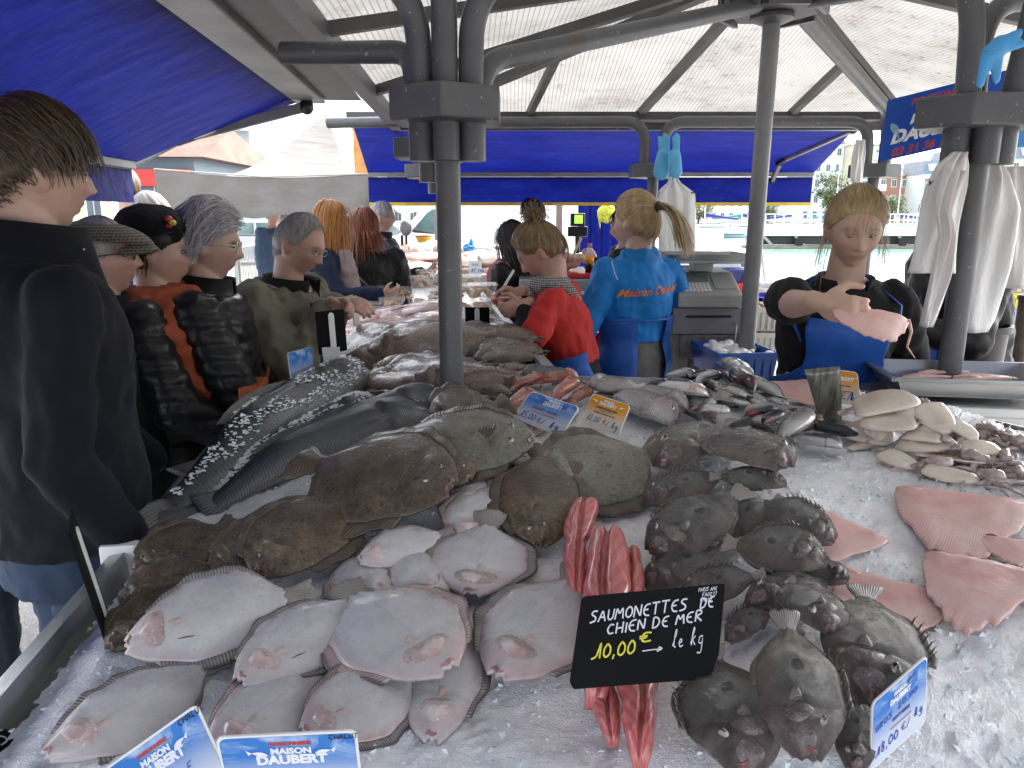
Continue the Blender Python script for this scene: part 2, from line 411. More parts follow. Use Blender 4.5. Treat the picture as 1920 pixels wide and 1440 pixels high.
# crushed ice
def inside(X, Y):
    c = np.zeros(X.shape, bool); n = len(poly)
    for i in range(n):
        x1, y1 = poly[i]; x2, y2 = poly[(i + 1) % n]
        with np.errstate(divide='ignore', invalid='ignore'):
            c ^= ((y1 > Y) != (y2 > Y)) & (X < (x2 - x1) * (Y - y1) / (y2 - y1) + x1)
    return c
def ice_bed():
    st = .0125; xs = np.arange(-1.3, 2.0, st); ys = np.arange(.52, YF + .02, st)
    X, Y = np.meshgrid(xs, ys, indexing='ij'); X = X + np.random.uniform(-.35, .35, X.shape) * st; Y = Y + np.random.uniform(-.35, .35, X.shape) * st
    ins = inside(X, Y); Z = H(X, Y)
    pts = np.stack([X.ravel(), Y.ravel(), np.zeros(X.size)], 1)
    nzv = nz(pts, 7, 2).reshape(X.shape) * .006 + np.random.normal(0, .0017, X.shape)
    s1 = (X - LR0.x) * LRD.y - (Y - LR0.y) * LRD.x
    Z = Z + nzv - .006 * (1 - smoothstep(s1, .0, .04)) + .012 * np.exp(-((s1 - .07) / .03) ** 2)
    idx = -np.ones(X.shape, int); idx[ins] = np.arange(ins.sum()); v = np.stack([X[ins], Y[ins], Z[ins]], 1)
    a, b, c, d = idx[:-1, :-1], idx[1:, :-1], idx[1:, 1:], idx[:-1, 1:]; ok = (a >= 0) & (b >= 0) & (c >= 0) & (d >= 0)
    f = np.stack([a[ok], b[ok], c[ok], d[ok]], 1)
    mb = MB(); mb.add(v, f.tolist())
    # loose shards on the surface
    n = 11000; k = np.random.randint(0, len(v), n); P = v[k]; P = P[P[:, 1] < 2.9]
    tv = np.array([(1, 1, 1), (1, -1, -1), (-1, 1, -1), (-1, -1, 1)], float); V = []; Fc = []
    for i, p in enumerate(P):
        R = np.array(Matrix.Rotation(random.uniform(0, 6.28), 3, Vector((random.uniform(-1, 1), random.uniform(-1, 1), random.uniform(-1, 1))).normalized()))
        s = random.uniform(.0012, .0036) * np.array([random.uniform(.6, 1.6), random.uniform(.6, 1.6), random.uniform(.4, 1)])
        V.append((tv * s) @ R.T + p); q = 4 * i; Fc += [(q, q + 1, q + 2), (q, q + 2, q + 3), (q, q + 3, q + 1), (q + 1, q + 3, q + 2)]
    mb.add(np.concatenate(V), Fc)
    o = mb.obj('crushed_ice', ICE, None, smooth=False, loc=(0, 1.3, .9)); o.data.shade_smooth()
    sm = np.ones(len(o.data.polygons), bool); sm[len(f):] = False; o.data.polygons.foreach_set('use_smooth', sm)
    tag(o, 'white crushed ice spread over the steel fish counter', 'ice', kind='stuff')
ice_bed()

# ------------------------------------------------------------------ pavilion: posts, tubes, roof
PA = Vector((-.175, 2.12, 0)); PB = Vector((1.345, 2.25, 0)); PC = Vector((-.374, 3.42, 0)); PD = Vector((-.52, 5.1, 0)); PE = Vector((.92, 5.05, 0)); PF = Vector((2.36, 5.05, 0))
HUB = Vector((1.10, 3.42, 0)); ZC = 1.885
def collar(c, w, ang, n=6, z=ZC, h=.085, asp=.62):
    mb = MB(); pts = [(c.x + w * math.cos(rad(ang + 360 * k / n)), c.y + w * asp * math.sin(rad(ang + 360 * k / n))) for k in range(n)]
    return mb.prism(pts, z - h / 2, z + h / 2)
def post(c, label, stubs, sdx=0, z0=.0, grp='grey tube posts of the pavilion', w=.175, ang=0, asp=.75, r=.034, ztop=None, curves=()):
    t = thing('pavilion_post', label, 'post', (c.x, c.y, z0), grp)
    mb = MB(); mb.tube([(c.x + sdx, c.y, z0), (c.x + sdx, c.y, ZC - .02)], r, 20); mb.obj('shaft', POLE, t, smooth=True, auto=40)
    collar(c, w, ang, 6, asp=asp).obj('collar', POLE, t, bevel=.006)
    for (dx, dy) in stubs:
        mb = MB(); mb.tube([(c.x + dx, c.y + dy, ZC - .14), (c.x + dx, c.y + dy, ZC - .04)], .036, 18); mb.obj('tube_stub', POLE, t, smooth=True, auto=40)
    for pts, rr, rb in curves:
        mb = MB(); mb.tube(roundpath(pts, rb, 10), rr, 18); mb.obj('roof_tube', POLE, t, smooth=True, auto=40)
    return t
V = Vector
def up(c, dx, dy, z): return V((c.x + dx, c.y + dy, z))
zt = ZC + .02
post(PA, 'grey post standing in the turbots, nearest the camera', [(0, -.035), (-.068, .0), (.068, .0), (0, .055)], 0, .80, curves=[
    ([up(PA, -.065, -.02, zt), up(PA, -.072, -.03, 2.17), up(PA, -.75, -.25, 2.42)], .033, .24),
    ([up(PA, 0, -.04, zt), up(PA, 0, -.04, 2.8)], .034, .1),
    ([up(PA, .065, -.02, zt), up(PA, .072, -.03, 2.17), up(PA, .75, -.25, 2.42)], .033, .24),
    ([up(PA, -.09, .03, zt), up(PA, -.09, .03, 2.03), up(PA, -.46, .10, 2.04)], .03, .12),
    ([up(PA, .075, .05, zt), up(PA, .11, .10, 2.02), V((HUB.x - .1, HUB.y - .1, 2.44))], .03, .1)], ang=-90, w=.165, asp=1.0)
post(PB, 'grey post on the right hung with white plastic bags', [(0, -.035), (-.068, 0), (.068, 0), (0, .055)], 0, .80, curves=[
    ([up(PB, -.06, -.02, zt), up(PB, -.07, 0, 2.26), V((HUB.x + .12, HUB.y - .1, 2.46))], .033, .25),
    ([up(PB, .065, -.02, zt), up(PB, .10, -.05, 2.35), up(PB, .35, -.8, 2.5)], .033, .2),
    ([up(PB, .0, .05, zt), up(PB, 0, .06, 2.2), up(PB, .9, .3, 2.25)], .03, .15)], ang=0, w=.195, asp=.7)
post(PC, 'grey post half hidden directly behind the nearest one', [(0, 0)], .10, .9, ang=-90, w=.155, asp=1.0)
post(PD, 'far grey post at the end of the sole heap', [(0, 0)], .125, .0, ang=-90, w=.2, asp=1.0, curves=[
    ([up(PD, .06, 0, zt), up(PD, .06, 0, 2.19), V((PE.x - .06, PE.y, 2.19)), up(PE, -.06, 0, zt)], .036, .2),
    ([up(PD, -.05, 0, zt), up(PD, -.05, 0, 2.2), up(PD, -.7, .1, 2.2)], .034, .18)])
post(PE, 'far grey post hung with blue gloves and a printed bag', [(0, 0)], 0, .0, ang=-90, w=.17, asp=1.0, curves=[
    ([up(PE, .06, 0, zt), up(PE, .06, 0, 2.19), V((PF.x - .06, PF.y, 2.19)), up(PF, -.06, 0, zt)], .036, .2)])
post(PF, 'far grey post seen above the blonde fishmonger', [(0, 0)], 0, .0, ang=-90, w=.16, asp=1.0, curves=[
    ([up(PF, .06, 0, zt), up(PF, .06, 0, 2.25), V((HUB.x + .15, HUB.y + .1, 2.47))], .04, .2)])
# central thin pole with the roof hub
t = thing('roof_pole', 'slim pale grey pole rising from behind the sardines to the roof hub', 'post', (HUB.x, HUB.y, 0))
base = at_z(1395, 705, .0); mb = MB(); mb.tube([(HUB.x - .02, HUB.y, 0), (HUB.x, HUB.y, 2.42)], .037, 20)
mb.obj('shaft', plain('pale_grey_paint', (.21, .215, .22), .4, .15, 12), t, smooth=True, auto=40)
mb = MB(); mb.lathe((HUB.x, HUB.y, 2.39), [(.045, 0), (.09, .02), (.09, .035), (.03, .035)]); mb.obj('flange', POLE, t, smooth=True, auto=40)
mb = MB(); mb.prism([(HUB.x + .19 * math.cos(rad(a)), HUB.y + .19 * math.sin(rad(a))) for a in range(0, 360, 60)], 2.43, 2.60); mb.obj('hub', DARKALU, t, bevel=.005)
for a in (215, 325, 270, 40, 140):
    mb = MB(); c, s = math.cos(rad(a)), math.sin(rad(a)); mb.box((HUB.x + c * .2, HUB.y + s * .2, 2.51), (.02, .17, .18), rad(a))
    for dx in (-.05, .05):
        for dz in (-.055, .055): mb.ell((HUB.x + c * .213 - s * dx, HUB.y + s * .213 + c * dx, 2.51 + dz), (.012, .012, .012), n=8, m=6)
    mb.obj('bolted_plate', POLE, t)
# roof: a shallow hipped roof of twin-wall sheets on dark rafters
AP = V((HUB.x, HUB.y, 2.66))
EZ = 2.26
c1, c2, c3, c4 = V((-.80, 5.45, EZ)), V((2.75, 5.45, EZ)), V((3.0, 1.2, EZ + .02)), V((-.55, .2, EZ + .02))
tr = thing('pavilion_roof', 'translucent ribbed plastic roof with dirty sheets on dark rafters', 'roof', (HUB.x, HUB.y, EZ))
def sheet(a, b, c, run):
    """triangular roof field a-b (eave) to apex c, UV in metres with ribs running down the slope"""
    N = 24; P = []; U = []
    e = (b - a).normalized(); nrm = e.cross(c - a).normalized(); sl = nrm.cross(e)
    vs, fs = [], []
    for i in range(N + 1):
        for j in range(N + 1 - i):
            vs.append(a + (b - a) * (j / N) + (c - a) * (i / N))
    ix = {}; k = 0
    for i in range(N + 1):
        for j in range(N + 1 - i): ix[i, j] = k; k += 1
    for i in range(N):
        for j in range(N - i):
            fs.append((ix[i, j], ix[i, j + 1], ix[i + 1, j]))
            if j + 1 < N - i: fs.append((ix[i, j + 1], ix[i + 1, j + 1], ix[i + 1, j]))
    mb = MB(); mb.add([tuple(p) for p in vs], fs); o = mb.obj('roof_sheet', POLY, tr)
    uv = o.data.uv_layers.new(name='UVMap'); ax = e if run == 'slope' else sl
    for lp in o.data.loops:
        p = vs[lp.vertex_index]; uv.data[lp.index].uv = ((p - a).dot(ax), (p - a).dot(sl if run == 'slope' else e))
sheet(c1, c2, AP, 'slope'); sheet(c2, c3, AP, 'across'); sheet(c3, c4, AP, 'slope'); sheet(c4, c1, AP, 'across')
dz = V((0, 0, -.035))
for a, b, w in ((c1, AP, .06), (c2, AP, .06), (c3, AP, .06), (c4, AP, .06), ((c1 + c2) / 2 + V((-.15, 0, 0)), AP, .045), ((c1 * .75 + c2 * .25), (c1 * .45 + AP * .55), .04), ((c1 * .25 + c2 * .75), (c2 * .45 + AP * .55), .04),
                ((c4 * .5 + c1 * .5), AP, .05), ((c4 * .25 + c1 * .75), AP, .05), ((c4 * .7 + c1 * .3), AP, .05), ((c2 + c3) / 2, AP, .045), ((c3 * .72 + c4 * .28), AP, .05), ((c3 * .42 + c4 * .58), AP, .05)):
    mb = MB(); mb.beam(a + dz, b + dz, w, .045); mb.obj('rafter', DARKALU, tr)
for a, b in ((c1, c2), (c2, c3), (c3, c4), (c4, c1)):
    mb = MB(); mb.beam(a + V((0, 0, -.045)), b + V((0, 0, -.045)), .07, .07); mb.obj('eave_beam', POLE, tr)
# ------------------------------------------------------------------ awnings
def awning(name, label, a0, a1, b0, b1, val, edge=None, sag=.03, arms=(), cas=.11):
    """a0-a1 roller box, b0-b1 front bar"""
    t = thing(name, label, 'awning', tuple((a0 + a1) / 2))
    N, K = 40, 16; P = np.zeros((N + 1, K + 1, 3))
    for i in range(N + 1):
        p, q = a0.lerp(a1, i / N), b0.lerp(b1, i / N)
        for j in range(K + 1):
            w = p.lerp(q, j / K); w.z -= sag * math.sin(math.pi * j / K); P[i, j] = w
    MB().grid(P).obj('canopy_cloth', BLUETARP, t, smooth=True)
    VV = np.zeros((N + 1, 7, 3))
    for i in range(N + 1):
        q = b0.lerp(b1, i / N); o = (b0 - a0).normalized(); o.z = 0
        for j in range(7): VV[i, j] = q + V((0, 0, -.03 - val * j / 6)) + o * (.006 * math.sin(i * 1.3) * j / 6)
    MB().grid(VV).obj('valance', BLUETARP, t, smooth=True)
    if edge:
        mb = MB(); mb.beam(b0 + V((0, 0, -.035 - val)), b1 + V((0, 0, -.035 - val)), .012, .026); mb.obj('valance_edging', edge, t)
    mb = MB(); mb.beam(b0, b1, .05, .055); mb.obj('front_bar', ALU, t, bevel=.006)
    mb = MB(); mb.beam(a0 + V((0, 0, .04)), a1 + V((0, 0, .04)), cas * 1.5, cas); mb.obj('roller_box', ALU, t, bevel=.008)
    mb = MB(); ax = (b0 - a0); ax.z = 0; ax = ax.normalized() * -.20; mb.beam(a0 + ax + V((0, 0, .03)), a1 + ax + V((0, 0, .03)), .22, .05); mb.obj('side_channel', DARKALU, t)
    for p, e, q in arms:
        mb = MB(); mb.beam(p, e, .035, .055); mb.beam(e, q, .03, .045); ar = mb.obj('folding_arm', ALU, t, bevel=.006)
        mb = MB(); d = (q - p).normalized(); mb.beam(e - d * .05, e + d * .05, .045, .065); mb.obj('elbow_joint', BLACKP, ar, bevel=.004); mb = MB(); mb.ell(p, (.04, .04, .045)); mb.obj('shoulder_joint', BLACKP, ar, smooth=True); mb = MB(); mb.ell(q, (.025, .025, .03)); mb.obj('end_joint', BLACKP, ar, smooth=True)
    return t
A1 = at_Y(578, 186, 4.56); A0 = at_z(352, 0, A1.z); A0 = A0 + (A0 - A1) * 1.9
B1 = at_z(246, 308, 1.87); B0 = B1 + (A0 - A1)
awning('blue_awning', 'blue tarpaulin awning over the customers on the left', A0, A1, B0, B1, .17, None, -.015,
       [(at_Y(575, 200, 4.45), at_Y(345, 258, 4.33), at_Y(215, 325, 4.2))], .13)
D0, D1 = at_Y(662, 236, 5.52), at_Y(1608, 236, 5.52)
E0, E1 = at_Y(690, 325, 6.5), at_Y(1525, 325, 6.5)
awning('blue_awning', 'blue awning with a yellow valance edge over the far side of the pavilion', D0, D1, E0, E1, .215, YELLOW, .0,
       [(at_Y(1600, 240, 5.6), at_Y(1465, 300, 6.2), at_Y(1448, 338, 6.45)), (at_Y(740, 230, 5.6), at_Y(815, 290, 6.1), at_Y(780, 332, 6.45))], .06)

F0, F1 = V((-.9, .05, 2.2)), V((3.1, .6, 2.2))  # awning added out of view above the camera, blocks sky light from the front
awning('blue_awning', 'unseen blue awning added on the near side of the pavilion to shade the front of the counter', F0, F1, F0 + V((.05, -.75, -.16)), F1 + V((.05, -.75, -.16)), .2, YELLOW, .02, [], .11)
# ------------------------------------------------------------------ fish: shared builder
KIND = {
 # s: (dorsal half width, ventral half width) as fractions of the length; tb: fin boundary; st: tail boundary; th: thickness
 'turbot': dict(s=[0, .04, .1, .2, .33, .48, .62, .74, .81, .85, .9, .96, 1], u=[.05, .13, .2, .28, .35, .37, .33, .21, .09, .055, .08, .115, .12], tb=.78, st=.84, th=.048, p=1.1, bot=.1),
 'brill': dict(s=[0, .04, .1, .2, .33, .48, .62, .74, .81, .85, .9, .96, 1], u=[.05, .11, .17, .245, .31, .325, .29, .19, .085, .055, .075, .10, .105], tb=.83, st=.84, th=.042, p=1.05, bot=.1),
 'dory': dict(s=[0, .03, .08, .16, .28, .42, .56, .7, .8, .85, .9, .96, 1], u=[.06, .1, .14, .2, .245, .26, .24, .17, .08, .045, .055, .085, .09], l=[.07, .12, .17, .21, .235, .24, .22, .155, .075, .045, .055, .085, .09], tb=.9, st=.85, th=.07, p=1.3, bot=.6),
 'bass': dict(s=[0, .03, .08, .15, .25, .38, .52, .66, .78, .85, .89, .94, 1], u=[.012, .04, .062, .085, .1, .105, .098, .075, .045, .032, .04, .065, .095], tb=1.0, st=.87, th=.088, p=2, bot=1),
 'sardine': dict(s=[0, .03, .08, .15, .25, .38, .52, .66, .78, .85, .89, .94, 1], u=[.012, .038, .06, .08, .092, .095, .085, .062, .035, .022, .03, .06, .085], tb=1.0, st=.87, th=.06, p=2, bot=1),
 'mullet': dict(s=[0, .025, .06, .12, .22, .35, .5, .65, .78, .85, .89, .94, 1], u=[.03, .07, .092, .11, .118, .112, .095, .072, .048, .036, .045, .07, .09], tb=1.0, st=.87, th=.085, p=2, bot=1),
 'bream': dict(s=[0, .03, .08, .16, .28, .42, .56, .7, .8, .85, .9, .96, 1], u=[.03, .08, .125, .175, .2, .2, .175, .12, .06, .042, .055, .1, .13], l=[.02, .06, .09, .13, .155, .16, .14, .1, .05, .042, .055, .1, .13], tb=1.0, st=.86, th=.085, p=2, bot=1),
 'sole': dict(s=[0, .03, .1, .2, .35, .5, .65, .8, .9, .93, .96, 1], u=[.055, .11, .155, .185, .2, .195, .17, .12, .065, .05, .06, .055], tb=.8, st=.93, th=.05, p=1.6, bot=.2),
 'fillet': dict(s=[0, .05, .15, .3, .5, .7, .85, .95, 1], u=[.05, .1, .15, .19, .2, .18, .13, .07, .03], tb=1, st=1, th=.06, p=1.6, bot=.3),
 'dogfish': dict(s=[0, .02, .06, .15, .3, .5, .7, .85, .95, 1], u=[.035, .055, .065, .075, .078, .07, .058, .045, .034, .022], tb=1, st=1, th=.05, p=2, bot=1),
 'skate': dict(s=[0, .05, .15, .3, .45, .58, .7, .82, .93, 1], u=[.05, .2, .34, .47, .55, .52, .42, .28, .14, .03], l=[.03, .05, .05, .06, .05, .06, .05, .05, .03, .01], tb=1, st=1, th=.018, p=1.2, bot=.1),
 'squid': dict(s=[0, .03, .1, .25, .5, .7, .86, .95, 1], u=[.05, .10, .145, .165, .17, .15, .115, .07, .02], tb=1, st=1, th=.06, p=2, bot=1),
}
class Fish:
    def __init__(s, kind, P0, P1, wid=1.0, thick=1.0, flip=False, bend=0, drape=.5, roll=0, seed=0, arch=0, curl=0, wav=1.0, skew=0, tilt=1.0):
        K = KIND[kind]; s.K = K; s.kind = kind
        s.P0, s.P1 = V(P0), V(P1); d = s.P1 - s.P0; s.L = d.length; s.d = d.normalized()
        s.lat = V((-s.d.y, s.d.x, 0)).normalized(); s.upv = s.d.cross(s.lat); s.upv = s.upv if s.upv.z > 0 else -s.upv
        vw = V((s.P0.x + s.P1.x, s.P0.y + s.P1.y, 0)).normalized(); hz = abs(s.d.x * vw.y - s.d.y * vw.x)
        if kind != 'bass':
            wid = wid * (1 + .5 * hz ** 2); ta = (.36 if kind in ('turbot', 'brill', 'dory', 'sole') else .14) * hz ** 2 * tilt * (kind != 'skate')
            far = s.lat if s.lat.dot(vw) > 0 else -s.lat
            f2 = far * math.cos(ta) + s.upv * math.sin(ta); s.upv = s.upv * math.cos(ta) - far * math.sin(ta)
            s.lat = f2 if far.dot(s.lat) > 0 else -f2
            hw = max(K['u']) * wid * s.L * math.sin(ta) * .55; s.P0.z += hw; s.P1.z += hw
        if flip: s.lat = -s.lat
        s.wid, s.thick, s.bend, s.drape, s.roll, s.arch, s.curl, s.wav, s.skew = wid, thick, bend, drape, roll, arch, curl, wav, skew
        s.rs = random.uniform(0, 50) if not seed else seed
        fs = np.linspace(0, 1, 201); sm = lambda a: np.convolve(np.pad(np.interp(fs, K['s'], a), 4, 'edge'), np.ones(9) / 9, 'valid')
        s.fs = fs; s.u = sm(K['u']); s.l = sm(K.get('l', K['u']))
        s.h0 = float(Hs(s.P0)); s.h1 = float(Hs(s.P1))
    def pos(s, S, T, side=1, off=0.0):
        S = np.asarray(S, float); T = np.asarray(T, float); K = s.K; L = s.L
        w = np.where(T >= 0, np.interp(S, s.fs, s.u), np.interp(S, s.fs, s.l)) * L * s.wid
        tb, st = K['tb'], K['st']
        body = np.clip(1 - (np.abs(T) / tb) ** 2, 0, 1) ** (1 / K['p'])
        sp = np.sqrt(np.clip(S / .14, 0, 1)) * (1 - smoothstep(S, st - .3, st + .02) * .86)
        if s.kind in ('fillet', 'skate', 'dogfish', 'squid'): sp = np.sqrt(np.clip(S / .1, 0, 1)) * np.sqrt(np.clip((1 - S) / .15, 0, 1)) + .02
        th = K['th'] * L * s.thick * sp
        if s.kind in ('turbot', 'brill', 'dory', 'sole', 'bream'): th = th * (1 + .16 * np.exp(-((S - .16) / .055) ** 2) - .10 * np.exp(-((S - .255) / .02) ** 2))
        if s.kind in ('bass', 'mullet', 'sardine'): th = th * (1 + .05 * np.exp(-((S - .2) / .03) ** 2) - .06 * np.exp(-((S - .245) / .012) ** 2))
        finz = .0012 + .0006 * s.wav
        zt = th * body + finz; zb = -K['bot'] * th * body - finz
        z = (zt if side > 0 else zb) + K['bot'] * th
        q = np.where(side > 0, 1, -1) * off
        z = z + q
        # crinkled fin edges and soft dents
        Tn = T * w / (s.u.max() * L * s.wid)
        for q_ in range(4):
            z = z + .0035 * L * np.sin(S * (7 + 6 * q_) + s.rs * (1.3 + q_)) * np.sin(Tn * (2.3 + 1.7 * q_) + s.rs * (2.1 + q_)) * np.clip(1.1 - np.abs(T), 0, 1) * (.35 if s.K['p'] == 2 and s.kind != 'dogfish' else 1)
        if s.kind == 'dogfish': z = z * (1 - .35 * np.exp(-((T - .25 * np.sin(S * 5 + s.rs)) / .16) ** 2))
        z = z + s.wav * .010 * L * np.sin(S * 40 + s.rs) * np.clip(np.abs(T) - tb * .9, 0, 1) * 2.5
        z = z + .006 * L * np.sin(S * 9 + s.rs) * np.sin(Tn * 3 + s.rs * 2) * (0.3 if K['p'] == 2 else 1)
        y = T * w; x = S * L
        if s.kind == 'dogfish': y = y * (1 + .09 * np.sin(S * 11 + s.rs) + .05 * np.sin(S * 23 + s.rs))
        if s.kind == 'skate': y = y * (1 + (.035 * np.sin(S * 31 + s.rs) + .03 * np.sin(S * 67 + s.rs * 3)) * np.abs(T) ** 3)
        if s.kind in ('turbot', 'brill', 'skate', 'sole', 'dory'): y = y * (1 + .03 * np.sin(S * 23 + s.rs) * np.abs(T)); x = x + .008 * L * np.sin(T * 9 + s.rs)
        if s.roll:
            c0 = K['bot'] * th; c, n = math.cos(s.roll), math.sin(s.roll)
            y, z = y * c - (z - c0) * n, y * n + (z - c0) * c + c0
        y = y + s.bend * L * (1 - (2 * S - 1) ** 2) + s.skew * L * S * 0
        z = z + s.arch * L * (1 - (2 * S - 1) ** 2) + s.curl * L * np.clip((S - .6) / .4, 0, 1) ** 2
        P = np.array(s.P0) + x[..., None] * np.array(s.d) + y[..., None] * np.array(s.lat) + z[..., None] * np.array(s.upv)
        if s.drape:
            hl = s.h0 + (s.h1 - s.h0) * S; hh = H(P[..., 0], P[..., 1]); P[..., 2] += s.drape * (hh - hl)
            if s.kind in ('turbot', 'brill', 'sole'):
                tt = np.abs(T); P[..., 2] -= .05 * L * s.drape * tt ** 2
        return P
    def region(s, s0, s1, t0, t1, ns, nt, mat, name, parent, two=True):
        S = np.linspace(s0, s1, ns); T = np.linspace(t0, t1, nt); SS, TT = np.meshgrid(S, T, indexing='ij')
        if s0 == 0: SS = np.where(SS < .02, SS, SS)
        A = s.pos(SS, TT, 1); mb = MB(); mb.grid(A); uv = [np.stack([SS, TT], -1).reshape(-1, 2)]
        if two:
            B = s.pos(SS, TT, -1); mb.grid(B[:, ::-1]); uv.append(np.stack([SS, TT], -1)[:, ::-1].reshape(-1, 2))
            e = lambda i, j: i * nt + j; o = ns * nt; eb = lambda i, j: o + i * nt + (nt - 1 - j)
            for i in range(ns - 1): mb.f.append((e(i, 0), eb(i, 0), eb(i + 1, 0), e(i + 1, 0))); mb.f.append((e(i, nt - 1), e(i + 1, nt - 1), eb(i + 1, nt - 1), eb(i, nt - 1)))
            for j in range(nt - 1): mb.f.append((e(0, j), e(0, j + 1), eb(0, j + 1), eb(0, j))); mb.f.append((e(ns - 1, j), eb(ns - 1, j), eb(ns - 1, j + 1), e(ns - 1, j + 1)))
        uv = np.concatenate(uv)
        return s._fin(mb, uv, mat, name, parent)
    def _fin(s, mb, uv, mat, name, parent):
        me = mb.mesh(name); me.materials.append(mat); me.shade_smooth()
        l = me.uv_layers.new(name='UVMap'); li = np.empty(len(me.loops), int); me.loops.foreach_get('vertex_index', li)
        u = uv[li].copy(); u[:, 1] = u[:, 1] * .5 + .5; l.data.foreach_set('uv', u.astype('f').ravel())
        return link_mesh(name, me, parent, None if parent else tuple(s.P0))
    def patch(s, sc, tc, rs, rt, bulge, mat, name, parent, edge=-.0012, n=18, m=5, ang=0, base=0.0, pointed=0):
        R = np.linspace(0, 1, m); A = np.linspace(0, 2 * math.pi, n, endpoint=False); RR, AA = np.meshgrid(R, A, indexing='ij')
        X = RR * np.cos(AA); Y = RR * np.sin(AA)
        if pointed: Y = Y * (1 - pointed * np.clip(X, -1, 1))
        c, q = math.cos(ang), math.sin(ang); X, Y = X * c - Y * q, X * q + Y * c
        off = base + edge + (bulge - edge) * (1 - RR ** 2)
        P = s.pos(sc + X * rs, tc + Y * rt, 1, off); mb = MB(); mb.add(P.reshape(-1, 3), [(i * n + j, (i + 1) * n + j, (i + 1) * n + (j + 1) % n, i * n + (j + 1) % n) for i in range(m - 1) for j in range(n)])
        uv = np.stack([sc + X * rs, tc + Y * rt], -1).reshape(-1, 2)
        return s._fin(mb, uv, mat, name, parent)
def Hs(p): return H(np.array(p.x), np.array(p.y))

# ------------------------------------------------------------------ fish skins
def wetset(g, c, rough=.33, coat=.12, sss=0, spec=.4):
    g.set(Base_Color=c, Roughness=rough, Coat_Weight=coat, Coat_Roughness=.16, Subsurface_Weight=sss, Subsurface_Scale=.01); g.b.inputs['Specular IOR Level'].default_value = spec
def uvst(g):
    x = g.sep(g.co('UV')); return x[0], x[1]
def tabs(g, t): return g.math('ABSOLUTE', g.math('MULTIPLY', g.math('SUBTRACT', t, .5), 2.0))
def finrays(g, s, scale=90): return g.wave(1.0, .6, node(g.nt, 'ShaderNodeCombineXYZ', {0: g.math('MULTIPLY', s, scale * .26), 1: 0.0}).outputs[0], 'X', 0)
def mottled(name, a, b, c, scale=18, fine=120, rough=.36, bump=.5, spots=None, hue=.12):
    g = G(name); s, t = uvst(g); n = g.noise(scale, 6, .65); f = g.noise(fine, 5, .7); big = g.noise(6, 3)
    col = g.ramp(g.mix(.45, n, f), [(.36, a), (.5, b), (.64, c)])
    col = g.mix(g.ramp(big, [(.4, 0.0), (.65, .55)]), col, a)
    col = g.mix(g.ramp(g.noise(190, 2), [(.66, 0.0), (.72, .6)]), col, tuple(min(1, x * 2.0) for x in c))
    if spots: col = g.mix(g.ramp(g.vor(26), [(.1, .8), (.22, 0.0)]), col, spots)
    col = node(g.nt, 'ShaderNodeHueSaturation', {'Color': col, 'Value': g.math('ADD', g.math('MULTIPLY', g.rnd(), .5), .78)}).outputs[0]
    wetset(g, col, g.ramp(f, [(.4, rough * .7), (.6, rough * 1.25)]), .3)
    b = g.bump(n, bump * 1.4, .010); g.bump(f, min(1, bump * 1.8), .004, b); return g.m
TURB = mottled('turbot_skin', (.032, .021, .012), (.095, .066, .04), (.2, .145, .092), 16, 110)
TURBG = mottled('grey_green_turbot_skin', (.075, .072, .052), (.145, .14, .105), (.21, .2, .155), 22, 130, spots=(.06, .055, .04))
SOLE = mottled('sole_skin', (.09, .06, .042), (.17, .118, .085), (.26, .19, .145), 14, 90, .3, .35)
def finmat(name, a, b, scale=120, axis='s'):
    g = G(name); s, t = uvst(g); w = finrays(g, s if axis == 's' else t, scale); n = g.noise(30, 4)
    c = g.mix(w, a, b); c = g.mix(g.ramp(n, [(.45, 0.0), (.7, .6)]), c, b); c = g.mix(g.math('MULTIPLY', g.ss(tabs(g, t), .93, .985), .8 if axis == 's' else 0.0), c, (.06, .042, .03)); wetset(g, c, .35, .3); g.bump(w, .5, .002); return g.m
TURBF = finmat('turbot_fin', (.04, .029, .019), (.11, .083, .056), 70)
GREYF = finmat('grey_fin', (.10, .092, .085), (.30, .28, .26), 70)
TAILF = finmat('grey_tail_fin', (.15, .13, .115), (.3, .27, .24), 22, 't')
PINKF = finmat('pink_fin', (.30, .20, .185), (.47, .38, .36), 70)
